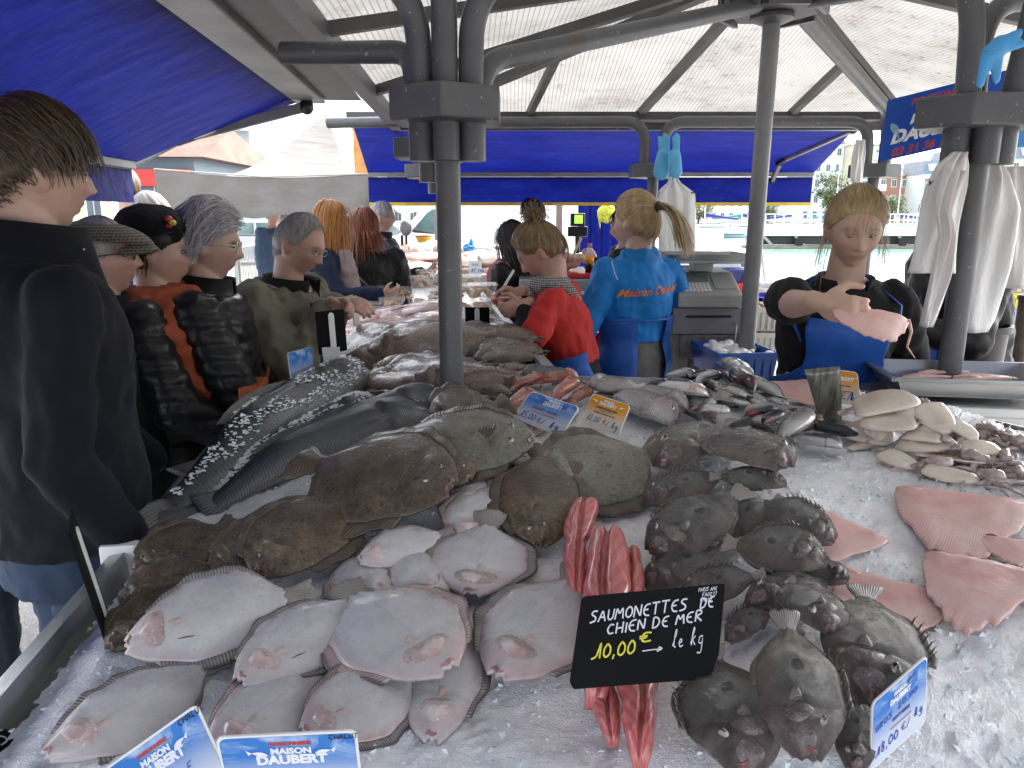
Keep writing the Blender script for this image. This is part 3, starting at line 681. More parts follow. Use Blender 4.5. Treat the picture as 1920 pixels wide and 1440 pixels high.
def m_white(name='turbot_underside'):
    g = G(name); s, t = uvst(g); ta = tabs(g, t); n = g.noise(14, 5); f = g.noise(60, 4)
    c = g.ramp(n, [(.3, (.43, .415, .405)), (.7, (.56, .545, .535))])
    c = g.mix(g.ramp(g.noise(5, 3), [(.45, 0.0), (.7, .6)]), c, (.40, .41, .46))
    head = g.math('SUBTRACT', 1.0, g.ss(s, .05, .24)); edge = g.ss(ta, .62, .8)
    pk = g.math('MULTIPLY', g.math('ADD', head, edge, True), g.ramp(g.noise(17, 4), [(.3, .12), (.7, .72)]))
    c = g.mix(g.math('MULTIPLY', pk, g.math('ADD', g.math('MULTIPLY', g.rnd(), .9), .35)), c, (.46, .26, .25))
    seam = g.math('MULTIPLY', g.ramp(tabs(g, g.math('ADD', t, g.math('MULTIPLY', g.noise(4, 1), .02))), [(.0, 1.0), (.025, 0.0)]), g.ss(s, .26, .3))
    c = g.mix(g.math('MULTIPLY', seam, .5), c, (.33, .33, .38))
    mus = g.wave(1.0, 0, node(g.nt, 'ShaderNodeCombineXYZ', {0: g.math('ADD', g.math('MULTIPLY', s, 10.0), g.math('MULTIPLY', ta, -2.2)), 1: 0.0}).outputs[0])
    c = g.mix(g.math('MULTIPLY', mus, .04), c, (.35, .33, .34))
    c = g.mix(g.math('MULTIPLY', g.ramp(g.noise(80, 2), [(.68, 0.0), (.75, 1.0)]), .35), c, (.3, .26, .2))
    wetset(g, c, g.ramp(f, [(.4, .2), (.6, .4)]), .25, .15); b = g.bump(mus, .06, .002); g.bump(f, .25, .002, b); return g.m
WHITEB = m_white()
HEADP = mottled('pink_fish_head', (.40, .28, .27), (.48, .38, .36), (.53, .46, .43), 26, 90, .3, .6)
PALEP = plain('pale_gill_plate', (.52, .47, .44), .25, .35, 40, bump=.2, bscale=80, coat=.5, col2=(.42, .25, .24))
PALEF = plain('pale_pectoral', (.5, .42, .37), .35, .3, 60, col2=(.40, .29, .25)); REDM = plain('raw_red_flesh', (.32, .04, .045), .22, .5, 30, bump=.3, bscale=80, coat=.6)
MOUTHB = plain('dark_fish_mouth', (.16, .05, .045), .3, .6, 40, coat=.4); MOUTHP = plain('pink_fish_mouth', (.34, .15, .14), .3, .5, 40, coat=.4)
EYEB = plain('fish_pupil', (.006, .006, .008), .08, 0, 5, coat=1)
EYEY = plain('fish_iris', (.3, .27, .2), .2, .5, 60, coat=1)
EYES = plain('silver_iris', (.42, .42, .4), .2, .5, 60, coat=1)
def m_dory():
    g = G('john_dory_skin'); s, t = uvst(g); n = g.noise(11, 6, .65, None, 1.2); f = g.noise(70, 5, .65); st = g.noise(14, 5, .6, g.co('UV', (5, 22, 1)), 1.5)
    c = g.ramp(g.mix(.5, n, st), [(.36, (.03, .029, .03)), (.46, (.10, .094, .090)), (.55, (.20, .19, .172)), (.66, (.34, .325, .295))])
    c = g.mix(g.ramp(g.noise(5, 2), [(.5, 0.0), (.62, .5)]), c, (.19, .16, .07))
    ta = g.math('SUBTRACT', t, .5)
    head = g.math('SUBTRACT', 1.0, g.ss(s, .2, .36)); low = g.math('SUBTRACT', 1.0, g.ss(t, .12, .4))
    pk = g.math('MULTIPLY', g.math('ADD', g.math('MULTIPLY', head, .55), low, True), g.ramp(st, [(.38, .1), (.6, .8)]))
    c = g.mix(g.math('MULTIPLY', pk, .7), c, (.24, .135, .125))
    dd = g.math('ADD', g.math('POWER', g.math('DIVIDE', g.math('SUBTRACT', s, .5), .045), 2.0), g.math('POWER', g.math('DIVIDE', ta, .075), 2.0))
    c = g.mix(g.ramp(dd, [(.75, 1.0), (1.15, 0.0)]), g.mix(g.math('MULTIPLY', g.ramp(dd, [(.0, 1.0), (1.0, 1.0)]), g.ramp(g.math('MULTIPLY', dd, .5), [(.55, .4), (1.0, 0.0)])), c, (.3, .27, .2)), (.04, .038, .04))
    c = node(g.nt, 'ShaderNodeHueSaturation', {'Color': c, 'Value': g.math('ADD', g.math('MULTIPLY', g.rnd(), .5), .8)}).outputs[0]
    wetset(g, c, g.ramp(f, [(.4, .16), (.62, .46)]), .15); b = g.bump(st, .9, .008); g.bump(f, .35, .002, b); return g.m
DORY = m_dory()
DORYF = finmat('dory_fin', (.05, .045, .042), (.19, .17, .15), 110)
DORYT = finmat('dory_tail_fin', (.13, .11, .10), (.33, .29, .27), 16, 't')
DORYH = mottled('dory_head', (.045, .034, .034), (.13, .10, .095), (.26, .21, .19), 26, 90, .28, .8)
def m_silver(name, back, side, belly, red=0, scales=0, lo=.42, hi=.72, redcol=(.35, .06, .05), blot=None, rough=.24, metal=.25):
    g = G(name); s, t = uvst(g); n = g.noise(20, 5); f = g.noise(90, 4)
    tt = g.math('ADD', t, g.math('MULTIPLY', g.math('SUBTRACT', n, .5), .14))
    c = g.ramp(tt, [(.08, belly), (lo, side), (hi, back)])
    if blot: c = g.mix(g.ramp(g.noise(26, 4), [(.47, 0.0), (.6, .75)]), c, blot)
    hv = None
    if scales:
        v = node(g.nt, 'ShaderNodeCombineXYZ', {0: g.math('MULTIPLY', s, scales * 2.6), 1: g.math('MULTIPLY', t, scales * .95)}).outputs[0]
        hv = g.vor(1.0, v, 'F1', .25); c = g.mix(g.ramp(hv, [(.25, 0.0), (.6, .6)]), c, tuple(x * .3 for x in back))
    if red:
        rr = g.math('MULTIPLY', g.math('SUBTRACT', 1.0, g.ss(s, .12, .34)), g.ramp(g.noise(35, 4), [(.46, 0.0), (.6, red)])); c = g.mix(rr, c, redcol)
    c = g.mix(g.math('MULTIPLY', g.ramp(f, [(.45, 0.0), (.7, 1.0)]), .3), c, tuple(x * .6 for x in side))
    gl = g.math('MULTIPLY', g.ramp(g.math('ABSOLUTE', g.math('SUBTRACT', s, .235)), [(.0, .55), (.02, 0.0)]), 1.0); c = g.mix(gl, c, tuple(x * .35 for x in side))
    c = node(g.nt, 'ShaderNodeHueSaturation', {'Color': c, 'Value': g.math('ADD', g.math('MULTIPLY', g.rnd(), .45), .78)}).outputs[0]
    wetset(g, c, rough, .2); g.set(Metallic=metal)
    b = g.bump(f, .2, .002)
    if hv is not None: g.bump(hv, .6, .003, b)
    return g.m
BASS = m_silver('sea_bass_skin', (.022, .025, .03), (.11, .118, .128), (.33, .33, .33), 0, 46, .34, .80)
SARD = m_silver('sardine_skin', (.022, .034, .042), (.33, .34, .34), (.52, .5, .46), .8, 0, .5, .74)
MACK = m_silver('dark_sardine_skin', (.012, .016, .022), (.05, .06, .075), (.4, .4, .4), .5, 0, .22, .5)
BREAM = m_silver('grey_bream_skin', (.14, .13, .135), (.34, .32, .31), (.5, .47, .45), .3, 30, .4, .8)
MULL = m_silver('red_mullet_skin', (.38, .11, .075), (.5, .25, .2), (.56, .46, .42), .6, 18, .38, .75, blot=(.58, .45, .40), metal=.08)
SKATE = None
def m_skate():
    g = G('skinned_skate_flesh'); s, t = uvst(g); ta = tabs(g, t); n = g.noise(10, 5); f = g.noise(50, 4)
    x = g.math('SUBTRACT', s, .45); yy = g.math('ADD', ta, .35)
    fan = g.math('DIVIDE', x, yy); w = g.wave(1.0, .4, node(g.nt, 'ShaderNodeCombineXYZ', {0: g.math('ADD', g.math('MULTIPLY', s, 19.0), g.math('MULTIPLY', ta, 2.8)), 1: 0.0}).outputs[0], 'X', 0)
    c = g.ramp(n, [(.3, (.55, .31, .28)), (.68, (.64, .44, .395))]); c = g.mix(g.ramp(g.noise(7, 4), [(.52, 0.0), (.7, .6)]), c, (.50, .18, .19))
    rays = g.math('MULTIPLY', w, g.ss(ta, .2, .5)); c = g.mix(g.math('MULTIPLY', rays, .5), c, (.70, .54, .49))
    wetset(g, c, g.ramp(f, [(.4, .28), (.6, .5)]), .1, .2, .25); b = g.bump(g.math('MULTIPLY', w, g.ss(ta, .35, .7)), .22, .004); g.bump(f, .5, .003, b); return g.m
SKATE = m_skate()
PALESK = mottled('pale_fillet_flesh', (.46, .3, .28), (.57, .44, .4), (.64, .55, .52), 14, 60, .28, .35)
PINKFI = mottled('pink_fillet_flesh', (.50, .24, .2), (.58, .36, .31), (.66, .5, .45), 12, 60, .28, .4)
def m_dogfish():
    g = G('skinned_dogfish_flesh'); s, t = uvst(g); n = g.noise(22, 5, .6, g.co('UV', (2, 5, 1))); f = g.noise(60, 5)
    w = g.wave(1.0, 2.0, node(g.nt, 'ShaderNodeCombineXYZ', {0: g.math('MULTIPLY', s, 5.0), 1: g.math('MULTIPLY', tabs(g, t), 1.2)}).outputs[0], 'DIAGONAL', 2)
    c = g.ramp(n, [(.3, (.33, .02, .028)), (.5, (.48, .085, .085)), (.7, (.58, .26, .24))]); c = g.mix(g.math('MULTIPLY', w, .22), c, (.6, .36, .32))
    c = g.mix(g.ramp(tabs(g, t), [(.01, .25), (.06, 0.0)]), c, (.62, .46, .42))
    wetset(g, c, .22, .6, .2); b = g.bump(w, .25, .003); g.bump(f, .4, .003, b); return g.m
DOGF = m_dogfish()
SQUID = plain('squid_mantle', (.60, .55, .46), .24, .3, 12, bump=.2, bscale=50, coat=.6, col2=(.5, .40, .33))
SQUIDF = plain('squid_fin', (.52, .46, .39), .26, .35, 22, bump=.3, bscale=60, coat=.5, col2=(.38, .29, .25)); OCTO = plain('octopus_skin', (.42, .35, .32), .25, .6, 30, bump=.4, bscale=90, coat=.6, col2=(.19, .12, .12))

def eye(f, s, t, r, parent, iris=EYEY, b=.0025):
    L = f.L; e = f.patch(s, t, r, r * L / max(.01, float(np.interp(s, f.fs, f.u)) * L * f.wid), b, iris, 'eye', parent, n=16, m=4)
    f.patch(s, t, r * .55, r * .55 / max(.01, float(np.interp(s, f.fs, f.u)) * f.wid), b * .5, EYEB, 'pupil', e, base=b * .78, edge=-.0005, n=14, m=4)
    return e
def flatfish(name, label, cat, group, kind, p0, p1, l0, l1, top='brown', skin=None, **k):
    P0, P1 = on(*p0, l0), on(*p1, l1); f = Fish(kind, P0, P1, **k)
    t = thing(name, label, cat, tuple(P0), group); K = f.K; tb, st = K['tb'], K['st']
    sk = skin or (TURB if top == 'brown' else WHITEB); fm = TURBF if top == 'brown' else (GREYF if random.random() < .8 else PINKF)
    f.region(0, st, -tb, tb, 44, 25, sk, 'body', t)
    f.region(.10, st - .02, tb, 1, 46, 5, fm, 'dorsal_fin', t); f.region(.16, st - .02, -1, -tb, 46, 5, fm, 'anal_fin', t)
    f.region(st, 1, -1, 1, 10, 15, TURBF if top == 'brown' else TAILF, 'tail_fin', t)
    if top == 'brown':
        eye(f, .10, .30, .016, t, b=.005); eye(f, .13, -.18, .016, t, b=.005)
        f.patch(.016, 0, .010, .62, .0035, MOUTHB, 'mouth', t)
        f.patch(.26, -.05, .075, .20, .004, TURBF, 'pectoral_fin', t, pointed=.5)
        f.patch(.17, .05, .075, .62, .005, sk, 'gill_cover', t)
    else:
        r1, r2 = random.uniform(.8, 1.15), random.uniform(-.03, .03); g = f.patch(.15 + r2 * .5, -.05 + r2, .085 * r1, .60 * r1, .0035, HEADP, 'gill_cover', t, n=24, m=6, ang=r2 * 6)
        f.patch(.14 + r2 * .5, -.02, .05 * r1, .34, .002, PALEP, 'cheek_plate', g, base=.0024, n=20)
        f.patch(.018, .02, .009, .5, .003, MOUTHP, 'mouth', t)
        f.patch(.265, -.10, .042, .10, .003, PALEF, 'pectoral_fin', t, pointed=.7, ang=.5)
        if random.random() < .45: f.patch(.29, -.45, .065, .022, .0012, MOUTHB, 'gutting_cut', t, ang=.12)
    return f, t
TB_ = [ # label, head px, tail px, lift head, lift tail, kwargs
 ('flat brown turbot with a blood red mouth, broadest of the pile on the left', (488, 1085), (655, 905), .035, .06, dict(wid=1.02, bend=.02)),
 ('brown turbot hanging mouth down over the ice, nearest the red dogfish', (1010, 1022), (1012, 832), .03, .075, dict(wid=.88)),
 ('brown turbot with a curled torn edge lying above the white undersides', (850, 935), (560, 885), .055, .06, dict(wid=.95, flip=True, curl=.03)),
 ('grey green speckled turbot with its tail fin raised toward the john dories', (1010, 915), (1245, 862), .02, .03, dict(wid=1.0, skin='g', curl=.05)),
 ('small brown flatfish folded against the foot of the grey post', (808, 800), (955, 775), .07, .06, dict(wid=1.35, curl=.03)),
 ('dull grey brown turbot stretched out below the dark bass heads', (1000, 850), (690, 850), .05, .04, dict(wid=.8, skin='g')),
 ('brown turbot lying between the bass tails and the broad turbot', (395, 1075), (560, 985), .03, .045, dict(wid=.9)),
 ('brown turbot draped over the counter rim below the bass tails', (255, 1085), (440, 985), .025, .035, dict(wid=.9)),
 ('dark brown turbot squeezed under two others beside the rim', (225, 1140), (420, 1060), .015, .02, dict(wid=.75)),
 ('dark brown turbot with open orange mouth lying on the ice by the rim', (205, 1225), (400, 1075), .012, .02, dict(wid=.72)),
 ('brown turbot with its head tucked under the curled one', (880, 905), (760, 845), .045, .04, dict(wid=1.0)),
 ('brown turbot on the ice behind the broad one, edge up', (600, 940), (745, 985), .05, .03, dict(wid=1.0)),
]
for lb, a, b, l0, l1, k in TB_:
    k = dict(k); sk = TURBG if k.pop('skin', None) else None
    flatfish('turbot', lb, 'flatfish', 'brown turbots on the counter', 'turbot', a, b, l0, l1, 'brown', sk, **k)
WB_ = [
 ('white underside flatfish with a pointed pink snout lying against the dark turbots', (238, 1228), (590, 1128), .035, .035, dict(wid=.72, bend=.06)),
 ('thin white flatfish mostly covered by the pointed one above it', (260, 1215), (480, 1215), .012, .01, dict(wid=.62)),
 ('white flatfish with a blunt pink snout, second row from the rim', (448, 1285), (690, 1110), .035, .03, dict(wid=.72)),
 ('large white flatfish with pink fins at the bottom near the steel rim', (85, 1432), (420, 1235), .012, .015, dict(wid=.62, bend=-.03)),
 ('white flatfish lying behind the tilted blue price card', (400, 1420), (640, 1240), .01, .015, dict(wid=.8)),
 ('white flatfish with a gutting cut just above the front blue price card', (570, 1385), (800, 1265), .012, .02, dict(wid=.85)),
 ('white flatfish with broad grey fins facing right in the middle of the heap', (845, 1262), (640, 1100), .05, .04, dict(wid=1.0, flip=True)),
 ('plump white flatfish beside the black price slate, tail toward the red dogfish', (928, 1268), (1085, 1065), .03, .04, dict(wid=1.02, bend=-.03)),
 ('white flatfish with a bloody red head pointing at the camera', (808, 1388), (845, 1120), .008, .02, dict(wid=.72)),
 ('white flatfish with grey fins and a raised brown tail fin', (880, 1115), (920, 968), .03, .04, dict(wid=1.35, curl=.05)),
 ('white flatfish with a pink head squeezed in the middle of the heap', (815, 1138), (760, 1010), .03, .03, dict(wid=.8)),
 ('long narrow white flatfish lying under the broad turbot edge', (674, 1058), (850, 1000), .035, .03, dict(wid=.62)),
 ('white flatfish with a torn gill opening below the mouth of the brown turbots', (870, 1010), (935, 900), .028, .03, dict(wid=1.2)),
 ('white flatfish showing only its back edge beneath the curled brown turbot', (880, 960), (910, 850), .02, .02, dict(wid=1.1)),
 ('white flatfish peeping out behind the grey finned one', (740, 1150), (640, 1030), .02, .02, dict(wid=.9)),
 ('white flatfish lying alone under the turbot tails by the blue price card', (905, 862), (1075, 835), .02, .0, dict(wid=.85)),
]
for lb, a, b, l0, l1, k in WB_:
    flatfish('white_flatfish', lb, 'flatfish', 'flatfish lying white side up', 'brill', a, b, l0, l1, 'white', None, **dict(k, wid=k['wid'] * 1.03))
# ---- john dories
def dory(label, p0, p1, l0, l1, big=False, **k):
    P0, P1 = on(*p0, l0), on(*p1, l1); k.setdefault('drape', .3); k.setdefault('wav', .6); k['wid'] = k['wid'] * (1.06 if k.get('thick', 1) == 1 else 1.04); f = Fish('dory', P0, P1, **k)
    t = thing('john_dory', label, 'fish', tuple(P0), 'john dories heaped on the ice'); tb, st = f.K['tb'], f.K['st']
    f.region(0, st, -tb, tb, 44, 25, DORY, 'body', t)
    f.region(.3, st - .02, tb, 1.04, 34, 4, DORYF, 'dorsal_fin', t); f.region(.42, st - .02, -1.04, -tb, 30, 4, DORYF, 'anal_fin', t)
    f.region(st, 1, -1, 1, 10, 13, DORYT, 'tail_fin', t)
    eye(f, .15, .42, .027, t, EYEY, .006)
    f.patch(.20, -.18, .085, .42, .004, DORYH, 'gill_cover', t, n=24, m=6)
    f.patch(.06, -.12, .06, .5, .005, DORYH, 'jaw', t, n=20, ang=.35)
    f.patch(.020, .05, .009, .55, .003, MOUTHB, 'mouth', t)
    f.patch(.31, -.15, .05, .13, .006, DORYF, 'pectoral_fin', t, pointed=.6)
    mb = MB()
    for i in range(9):
        S = .24 + .05 * i; a = f.pos(np.array(S), np.array(.93), 1); b = a + np.array(f.lat) * f.L * random.uniform(.02, .05) + np.array(f.d) * f.L * .06 + np.array(f.upv) * .004
        mb.tube([tuple(a), tuple((a + b) / 2 + np.array(f.upv) * .002), tuple(b)], [.0016, .0011, .0003], 6)
    mb.obj('dorsal_spines', DORYF, t)
    return f, t
for lb, a, b, l0, l1, k in [
 ('john dory half under the top one at the back left of the heap', (1240, 880), (1385, 795), .03, .03, dict(wid=.85)),
 ('topmost john dory in the back row, belly slit and tail fin standing up', (1474, 885), (1320, 815), .05, .06, dict(wid=1.0, flip=True)),
 ('reddish john dory lying belly up directly below the topmost one', (1474, 915), (1330, 900), .02, .03, dict(wid=.6)),
 ('john dory with a reddish snout pointing left at the heap edge', (1207, 948), (1370, 895), .012, .02, dict(wid=.75)),
 ('dark john dory with a bright eye slanting down to the left', (1222, 1045), (1400, 925), .05, .06, dict(wid=.95)),
 ('olive john dory squeezed between two darker ones', (1335, 1010), (1470, 940), .035, .05, dict(wid=.8)),
 ('glossy john dory at the right edge beside the nearest skate wing', (1565, 1022), (1405, 945), .03, .05, dict(wid=.85, flip=True)),
 ('john dory with ribbed gill plate lying across the middle of the heap', (1545, 1060), (1355, 1030), .06, .06, dict(wid=.95, flip=True)),
 ('john dory with a dark red underside and snout pointing down left', (1207, 1105), (1370, 1025), .03, .04, dict(wid=.7)),
 ('john dory just behind the black slate corner', (1275, 1125), (1435, 1085), .035, .05, dict(wid=.8)),
 ('thin dark john dory wedged under the ribbed one', (1405, 1140), (1570, 1085), .03, .03, dict(wid=.7)),
 ('shadowed john dory low in the heap right of the slate', (1365, 1205), (1450, 1130), .02, .03, dict(wid=.8)),
 ('pale john dory with a pinkish gill just above the largest one', (1560, 1190), (1470, 1085), .05, .05, dict(wid=1.0)),
 ('dark john dory at the right side of the heap by the skate wings', (1590, 1095), (1480, 1060), .03, .03, dict(wid=.9)),
 ('grey john dory at the right with mouth pulled down toward the price card', (1640, 1325), (1620, 1100), .045, .05, dict(wid=1.0, flip=True)),
 ('john dory with mottled blue grey flank at the bottom edge of the counter', (1400, 1455), (1330, 1215), .055, .05, dict(wid=1.15, thick=1.2)),
 ('largest john dory, dark thumb spot on its flank, hanging head down', (1515, 1425), (1470, 1150), .075, .085, dict(wid=1.0, thick=1.2, flip=True)),
 ('pink bellied john dory half hidden behind the standing price card', (1600, 1450), (1610, 1290), .015, .02, dict(wid=.8)),
 ('little john dory at the back of the heap beside the sardines', (1250, 860), (1330, 830), .01, .01, dict(wid=.9)),
]: dory(lb, a, b, l0, l1, **k)
# ---- sea bass
def roundfish(name, label, cat, group, kind, P0, P1, skin, fin, parts=True, iris=EYES, esize=.02, et=.35, **k):
    k.setdefault('drape', 0); f = Fish(kind, P0, P1, **k); st = f.K['st']
    t = thing(name, label, cat, tuple(P0), group)
    n = (44, 21) if parts else (22, 11)
    f.region(0, st, -1, 1, n[0], n[1], skin, 'body', t); f.region(st, 1, -1, 1, 8, 11, fin, 'tail_fin', t)
    if esize: eye(f, .085, et, esize, t, iris, .0022)
    if parts:
        f.patch(.19, -.05, .055, .62, .004, skin, 'gill_cover', t, n=20)
        f.patch(.28, -.3, .06, .18, .004, fin, 'pectoral_fin', t, pointed=.6, ang=-.3)
        mb = MB(); a = []
        for i in range(9):
            S = .36 + .036 * i; b = f.pos(np.array(S), np.array(.97), 1); tip = b + (np.array(f.lat) * math.cos(f.roll) + np.array(f.upv) * math.sin(f.roll)) * f.L * (.018 if kind == 'bass' else .045) * math.sin(math.pi * (i + 1.5) / 11) + np.array(f.d) * f.L * .02
            a.append([b, tip])
        mb.grid(a); mb.obj('dorsal_fin', fin, t, solid=.0012)
    return f, t
BASSF = finmat('bass_fin', (.03, .032, .036), (.12, .125, .13), 14, 't')
for lb, a, b, l0, l1, k in [
 ('nearest big sea bass with clean dark scales and its head by the post', (818, 785), (290, 1005), -.01, .005, dict(wid=.74, thick=.72, roll=.6, bend=.015, flip=True)),
 ('sea bass behind the nearest one, blackish head touching the post', (838, 745), (375, 962), .0, .01, dict(wid=.6, thick=.6, roll=.7, flip=True)),
 ('ice sprinkled sea bass whose pale tail hangs over the counter rim', (690, 725), (212, 1022), -.01, .03, dict(wid=.68, thick=.68, roll=.6, bend=-.015, flip=True)),
 ('ice covered sea bass in the gap between the two big ones', (720, 760), (318, 985), -.01, .0, dict(wid=.6, thick=.6, roll=.5, flip=True)),
 ('pink bellied sea bass along the counter rim beside the standing woman', (590, 745), (345, 895), .0, .01, dict(wid=.72, thick=.7, roll=.3, flip=True)),
]:
    f, t = roundfish('sea_bass', lb, 'fish', 'big sea bass across the rim', 'bass', on(*a, l0), on(*b, l1), BASS, BASSF, esize=.012, **k)
    if 'ice' in lb or 'pink' in lb:
        mb = MB()
        for i in range(900):
            S, T = random.uniform(.10, .85), random.uniform(-.6, .98); p = f.pos(np.array(S), np.array(T), 1, .002); r = random.uniform(.002, .0075)
            if mnoise.noise(V((S * 9, T * 2, f.rs))) < -.12: continue
            q = [(r * random.uniform(.4, 1.3) * math.cos(x), r * random.uniform(.4, 1.3) * math.sin(x), random.uniform(-.3, .3) * r) for x in (0, 1.4, 2.9, 4.4)]
            vv = [np.array(p) + np.array(x) for x in q]; top = [x + np.array((0, 0, r * .45)) for x in vv]; mb.add(vv + top, [(0, 1, 2, 3), (7, 6, 5, 4), (0, 4, 5, 1), (1, 5, 6, 2), (2, 6, 7, 3), (3, 7, 4, 0)])
        o = mb.obj('ice_flakes', ICE, None, loc=tuple(f.P0)); tag(o, 'broken ice flakes sprinkled on a dark sea bass: ' + ('the tail overhanging one' if 'tail' in lb else 'the one in the gap' if 'gap' in lb else 'the pink bellied one'), 'ice', kind='stuff')
# ---- sardines
SF = finmat('sardine_fin', (.2, .2, .19), (.38, .37, .34), 14, 't')
sp = [((1300, 708), (1225, 735), 0), ((1255, 720), (1195, 735), 0), ((1330, 745), (1195, 735), 0), ((1300, 735), (1235, 712), 1), ((1350, 708), (1300, 730), 0), ((1352, 700), (1400, 742), 0), ((1392, 716), (1480, 755), 0),
      ((1330, 700), (1290, 705), 1), ((1345, 735), (1310, 715), 0), ((1410, 735), (1375, 700), 1), ((1345, 775), (1275, 745), 0), ((1310, 790), (1345, 745), 0), ((1370, 775), (1300, 765), 0), ((1360, 752), (1430, 770), 1),
      ((1440, 760), (1405, 735), 0), ((1405, 752), (1465, 785), 0), ((1395, 780), (1475, 768), 0), ((1400, 745), (1345, 728), 0), ((1300, 752), (1235, 748), 0), ((1415, 798), (1345, 815), 1), ((1460, 795), (1390, 790), 0), ((1430, 795), (1480, 772), 1),
      ((1514, 782), (1440, 838), 0), ((1400, 800), (1460, 815), 1), ((1530, 802), (1450, 815), 1), ((1582, 842), (1455, 828), 1), ((1520, 805), (1640, 832), 1), ((1535, 800), (1528, 770), 0), ((1470, 775), (1510, 770), 0), ((1285, 775), (1330, 800), 0),
      ((1250, 738), (1310, 760), 0), ((1340, 800), (1290, 770), 1), ((1480, 760), (1430, 748), 0), ((1385, 765), (1330, 752), 0), ((1360, 728), (1420, 745), 1), ((1230, 728), (1290, 745), 0)]
for i, (a, b, dk) in enumerate(sp):
    l = .012 + .03 * ((i * 7) % 5) / 5 * math.exp(-((a[0] - 1370) / 110) ** 2) + (.012 if 20 < i < 26 else 0)
    roundfish('sardine', 'dark backed sardine in the pile behind the john dories' if dk else 'silver sardine with a reddish head in the pile behind the john dories', 'fish', 'dark sardines in the pile' if dk else 'silver sardines in the pile',
              'sardine', on(*a, l), on(*b, l), MACK if dk else SARD, SF, parts=False, esize=.018, wid=1.35 + .25 * random.random(), thick=1.3, roll=random.uniform(-.3, .5), bend=random.uniform(-.05, .05), flip=random.random() < .5)
# ---- breams, mullets
for lb, a, b, l0, l1, k in [
 ('large grey bream with its head out on the ice behind the orange price card', (1262, 800), (1130, 740), .02, .02, dict(wid=1.0, flip=True)),
 ('silver bream with a big eye at the back between mullets and sardines', (1098, 728), (1225, 745), .03, .02, dict(wid=.95)),
 ('purplish grey bream lying between the orange card and the sardines', (1290, 768), (1165, 735), .035, .03, dict(wid=.6, flip=True)),
]: roundfish('grey_bream', lb, 'fish', 'grey breams by the price cards', 'bream', on(*a, l0), on(*b, l1), BREAM, SF, esize=.028, et=.4, **k)
roundfish('garfish', 'long silver blue fish along the back rim behind the mullets', 'fish', None, 'bass', on(975, 706, .03), on(1110, 720, .02), BASS, SF, parts=False, wid=.8, esize=.012)
for lb, a, b, l in [
 ('red mullet lying uppermost along the back of the mullets', (1085, 708), (985, 722), .03), ('red mullet with yellow stripe beside the flatfish heads', (1020, 712), (940, 740), .03),
 ('pale mottled mullet with a black fin above the blue card', (1082, 722), (1030, 760), .045), ('red mullet under the silver bream', (1110, 735), (1060, 755), .03), ('orange mullet right behind the blue price card', (1105, 740), (1055, 770), .03),
 ('brownish mullet slanting down to the blue card', (1000, 742), (935, 785), .03), ('pale pink mullet by the brown turbot fold', (990, 765), (935, 800), .02), ('mullet with its tail out in front of the blue card', (1000, 780), (950, 825), .015),
 ('red mullet peeping under the blue card', (1075, 775), (985, 825), .01), ('pink mullet head beside the sole heads', (955, 735), (900, 745), .03), ('small pink mullet at the back left of the mullets', (965, 722), (910, 735), .02), ('mullet in the middle of the mullet heap', (1050, 745), (985, 770), .035)]:
    roundfish('red_mullet', lb, 'fish', 'red mullets by the blue price card', 'mullet', on(*a, l), on(*b, l), MULL, plain('mullet_fin', (.5, .22, .12), .3, .4, 30), parts=True, esize=.02, wid=1.05, roll=random.uniform(-.2, .5), flip=random.random() < .5, bend=random.uniform(-.04, .04))
# ---- skinned dogfish
for lb, a, b, l, k in [
 ('red skinned dogfish reaching up to the brown turbot', (1106, 948), (1085, 1130), .03, dict(wid=1.1, bend=-.05, thick=1.2)),
 ('skinned dogfish with white belly edge behind the slate', (1138, 1012), (1115, 1330), .035, dict(wid=1.15, bend=.02, thick=1.3)),
 ('pinkish skinned dogfish ending above the slate', (1168, 1040), (1195, 1330), .03, dict(wid=1.0, thick=1.2)),
 ('red skinned dogfish coming out below the slate on the left', (1110, 1240), (1150, 1400), .02, dict(wid=1.7, thick=1.6)),
 ('thickest skinned dogfish below the slate, its cut end on the ice', (1190, 1235), (1200, 1445), .03, dict(wid=1.75, thick=1.9)),
 ('slim skinned dogfish squeezed beside the flatfish tail', (1075, 1100), (1060, 1160), .03, dict(wid=1.6)),
]:
    P0, P1 = on(*a, l), on(*b, l); f = Fish('dogfish', P0, P1, drape=.4, **k); t = thing('skinned_dogfish', lb, 'fish', tuple(P0), 'skinned red dogfish around the slate')
    f.region(0, 1, -1, 1, 50, 19, DOGF, 'body', t); f.patch(.3, -.4, .2, .10, .003, REDM, 'belly_slit', t, n=18); f.patch(.014, 0, .012, .6, .002, REDM, 'cut_end', t)
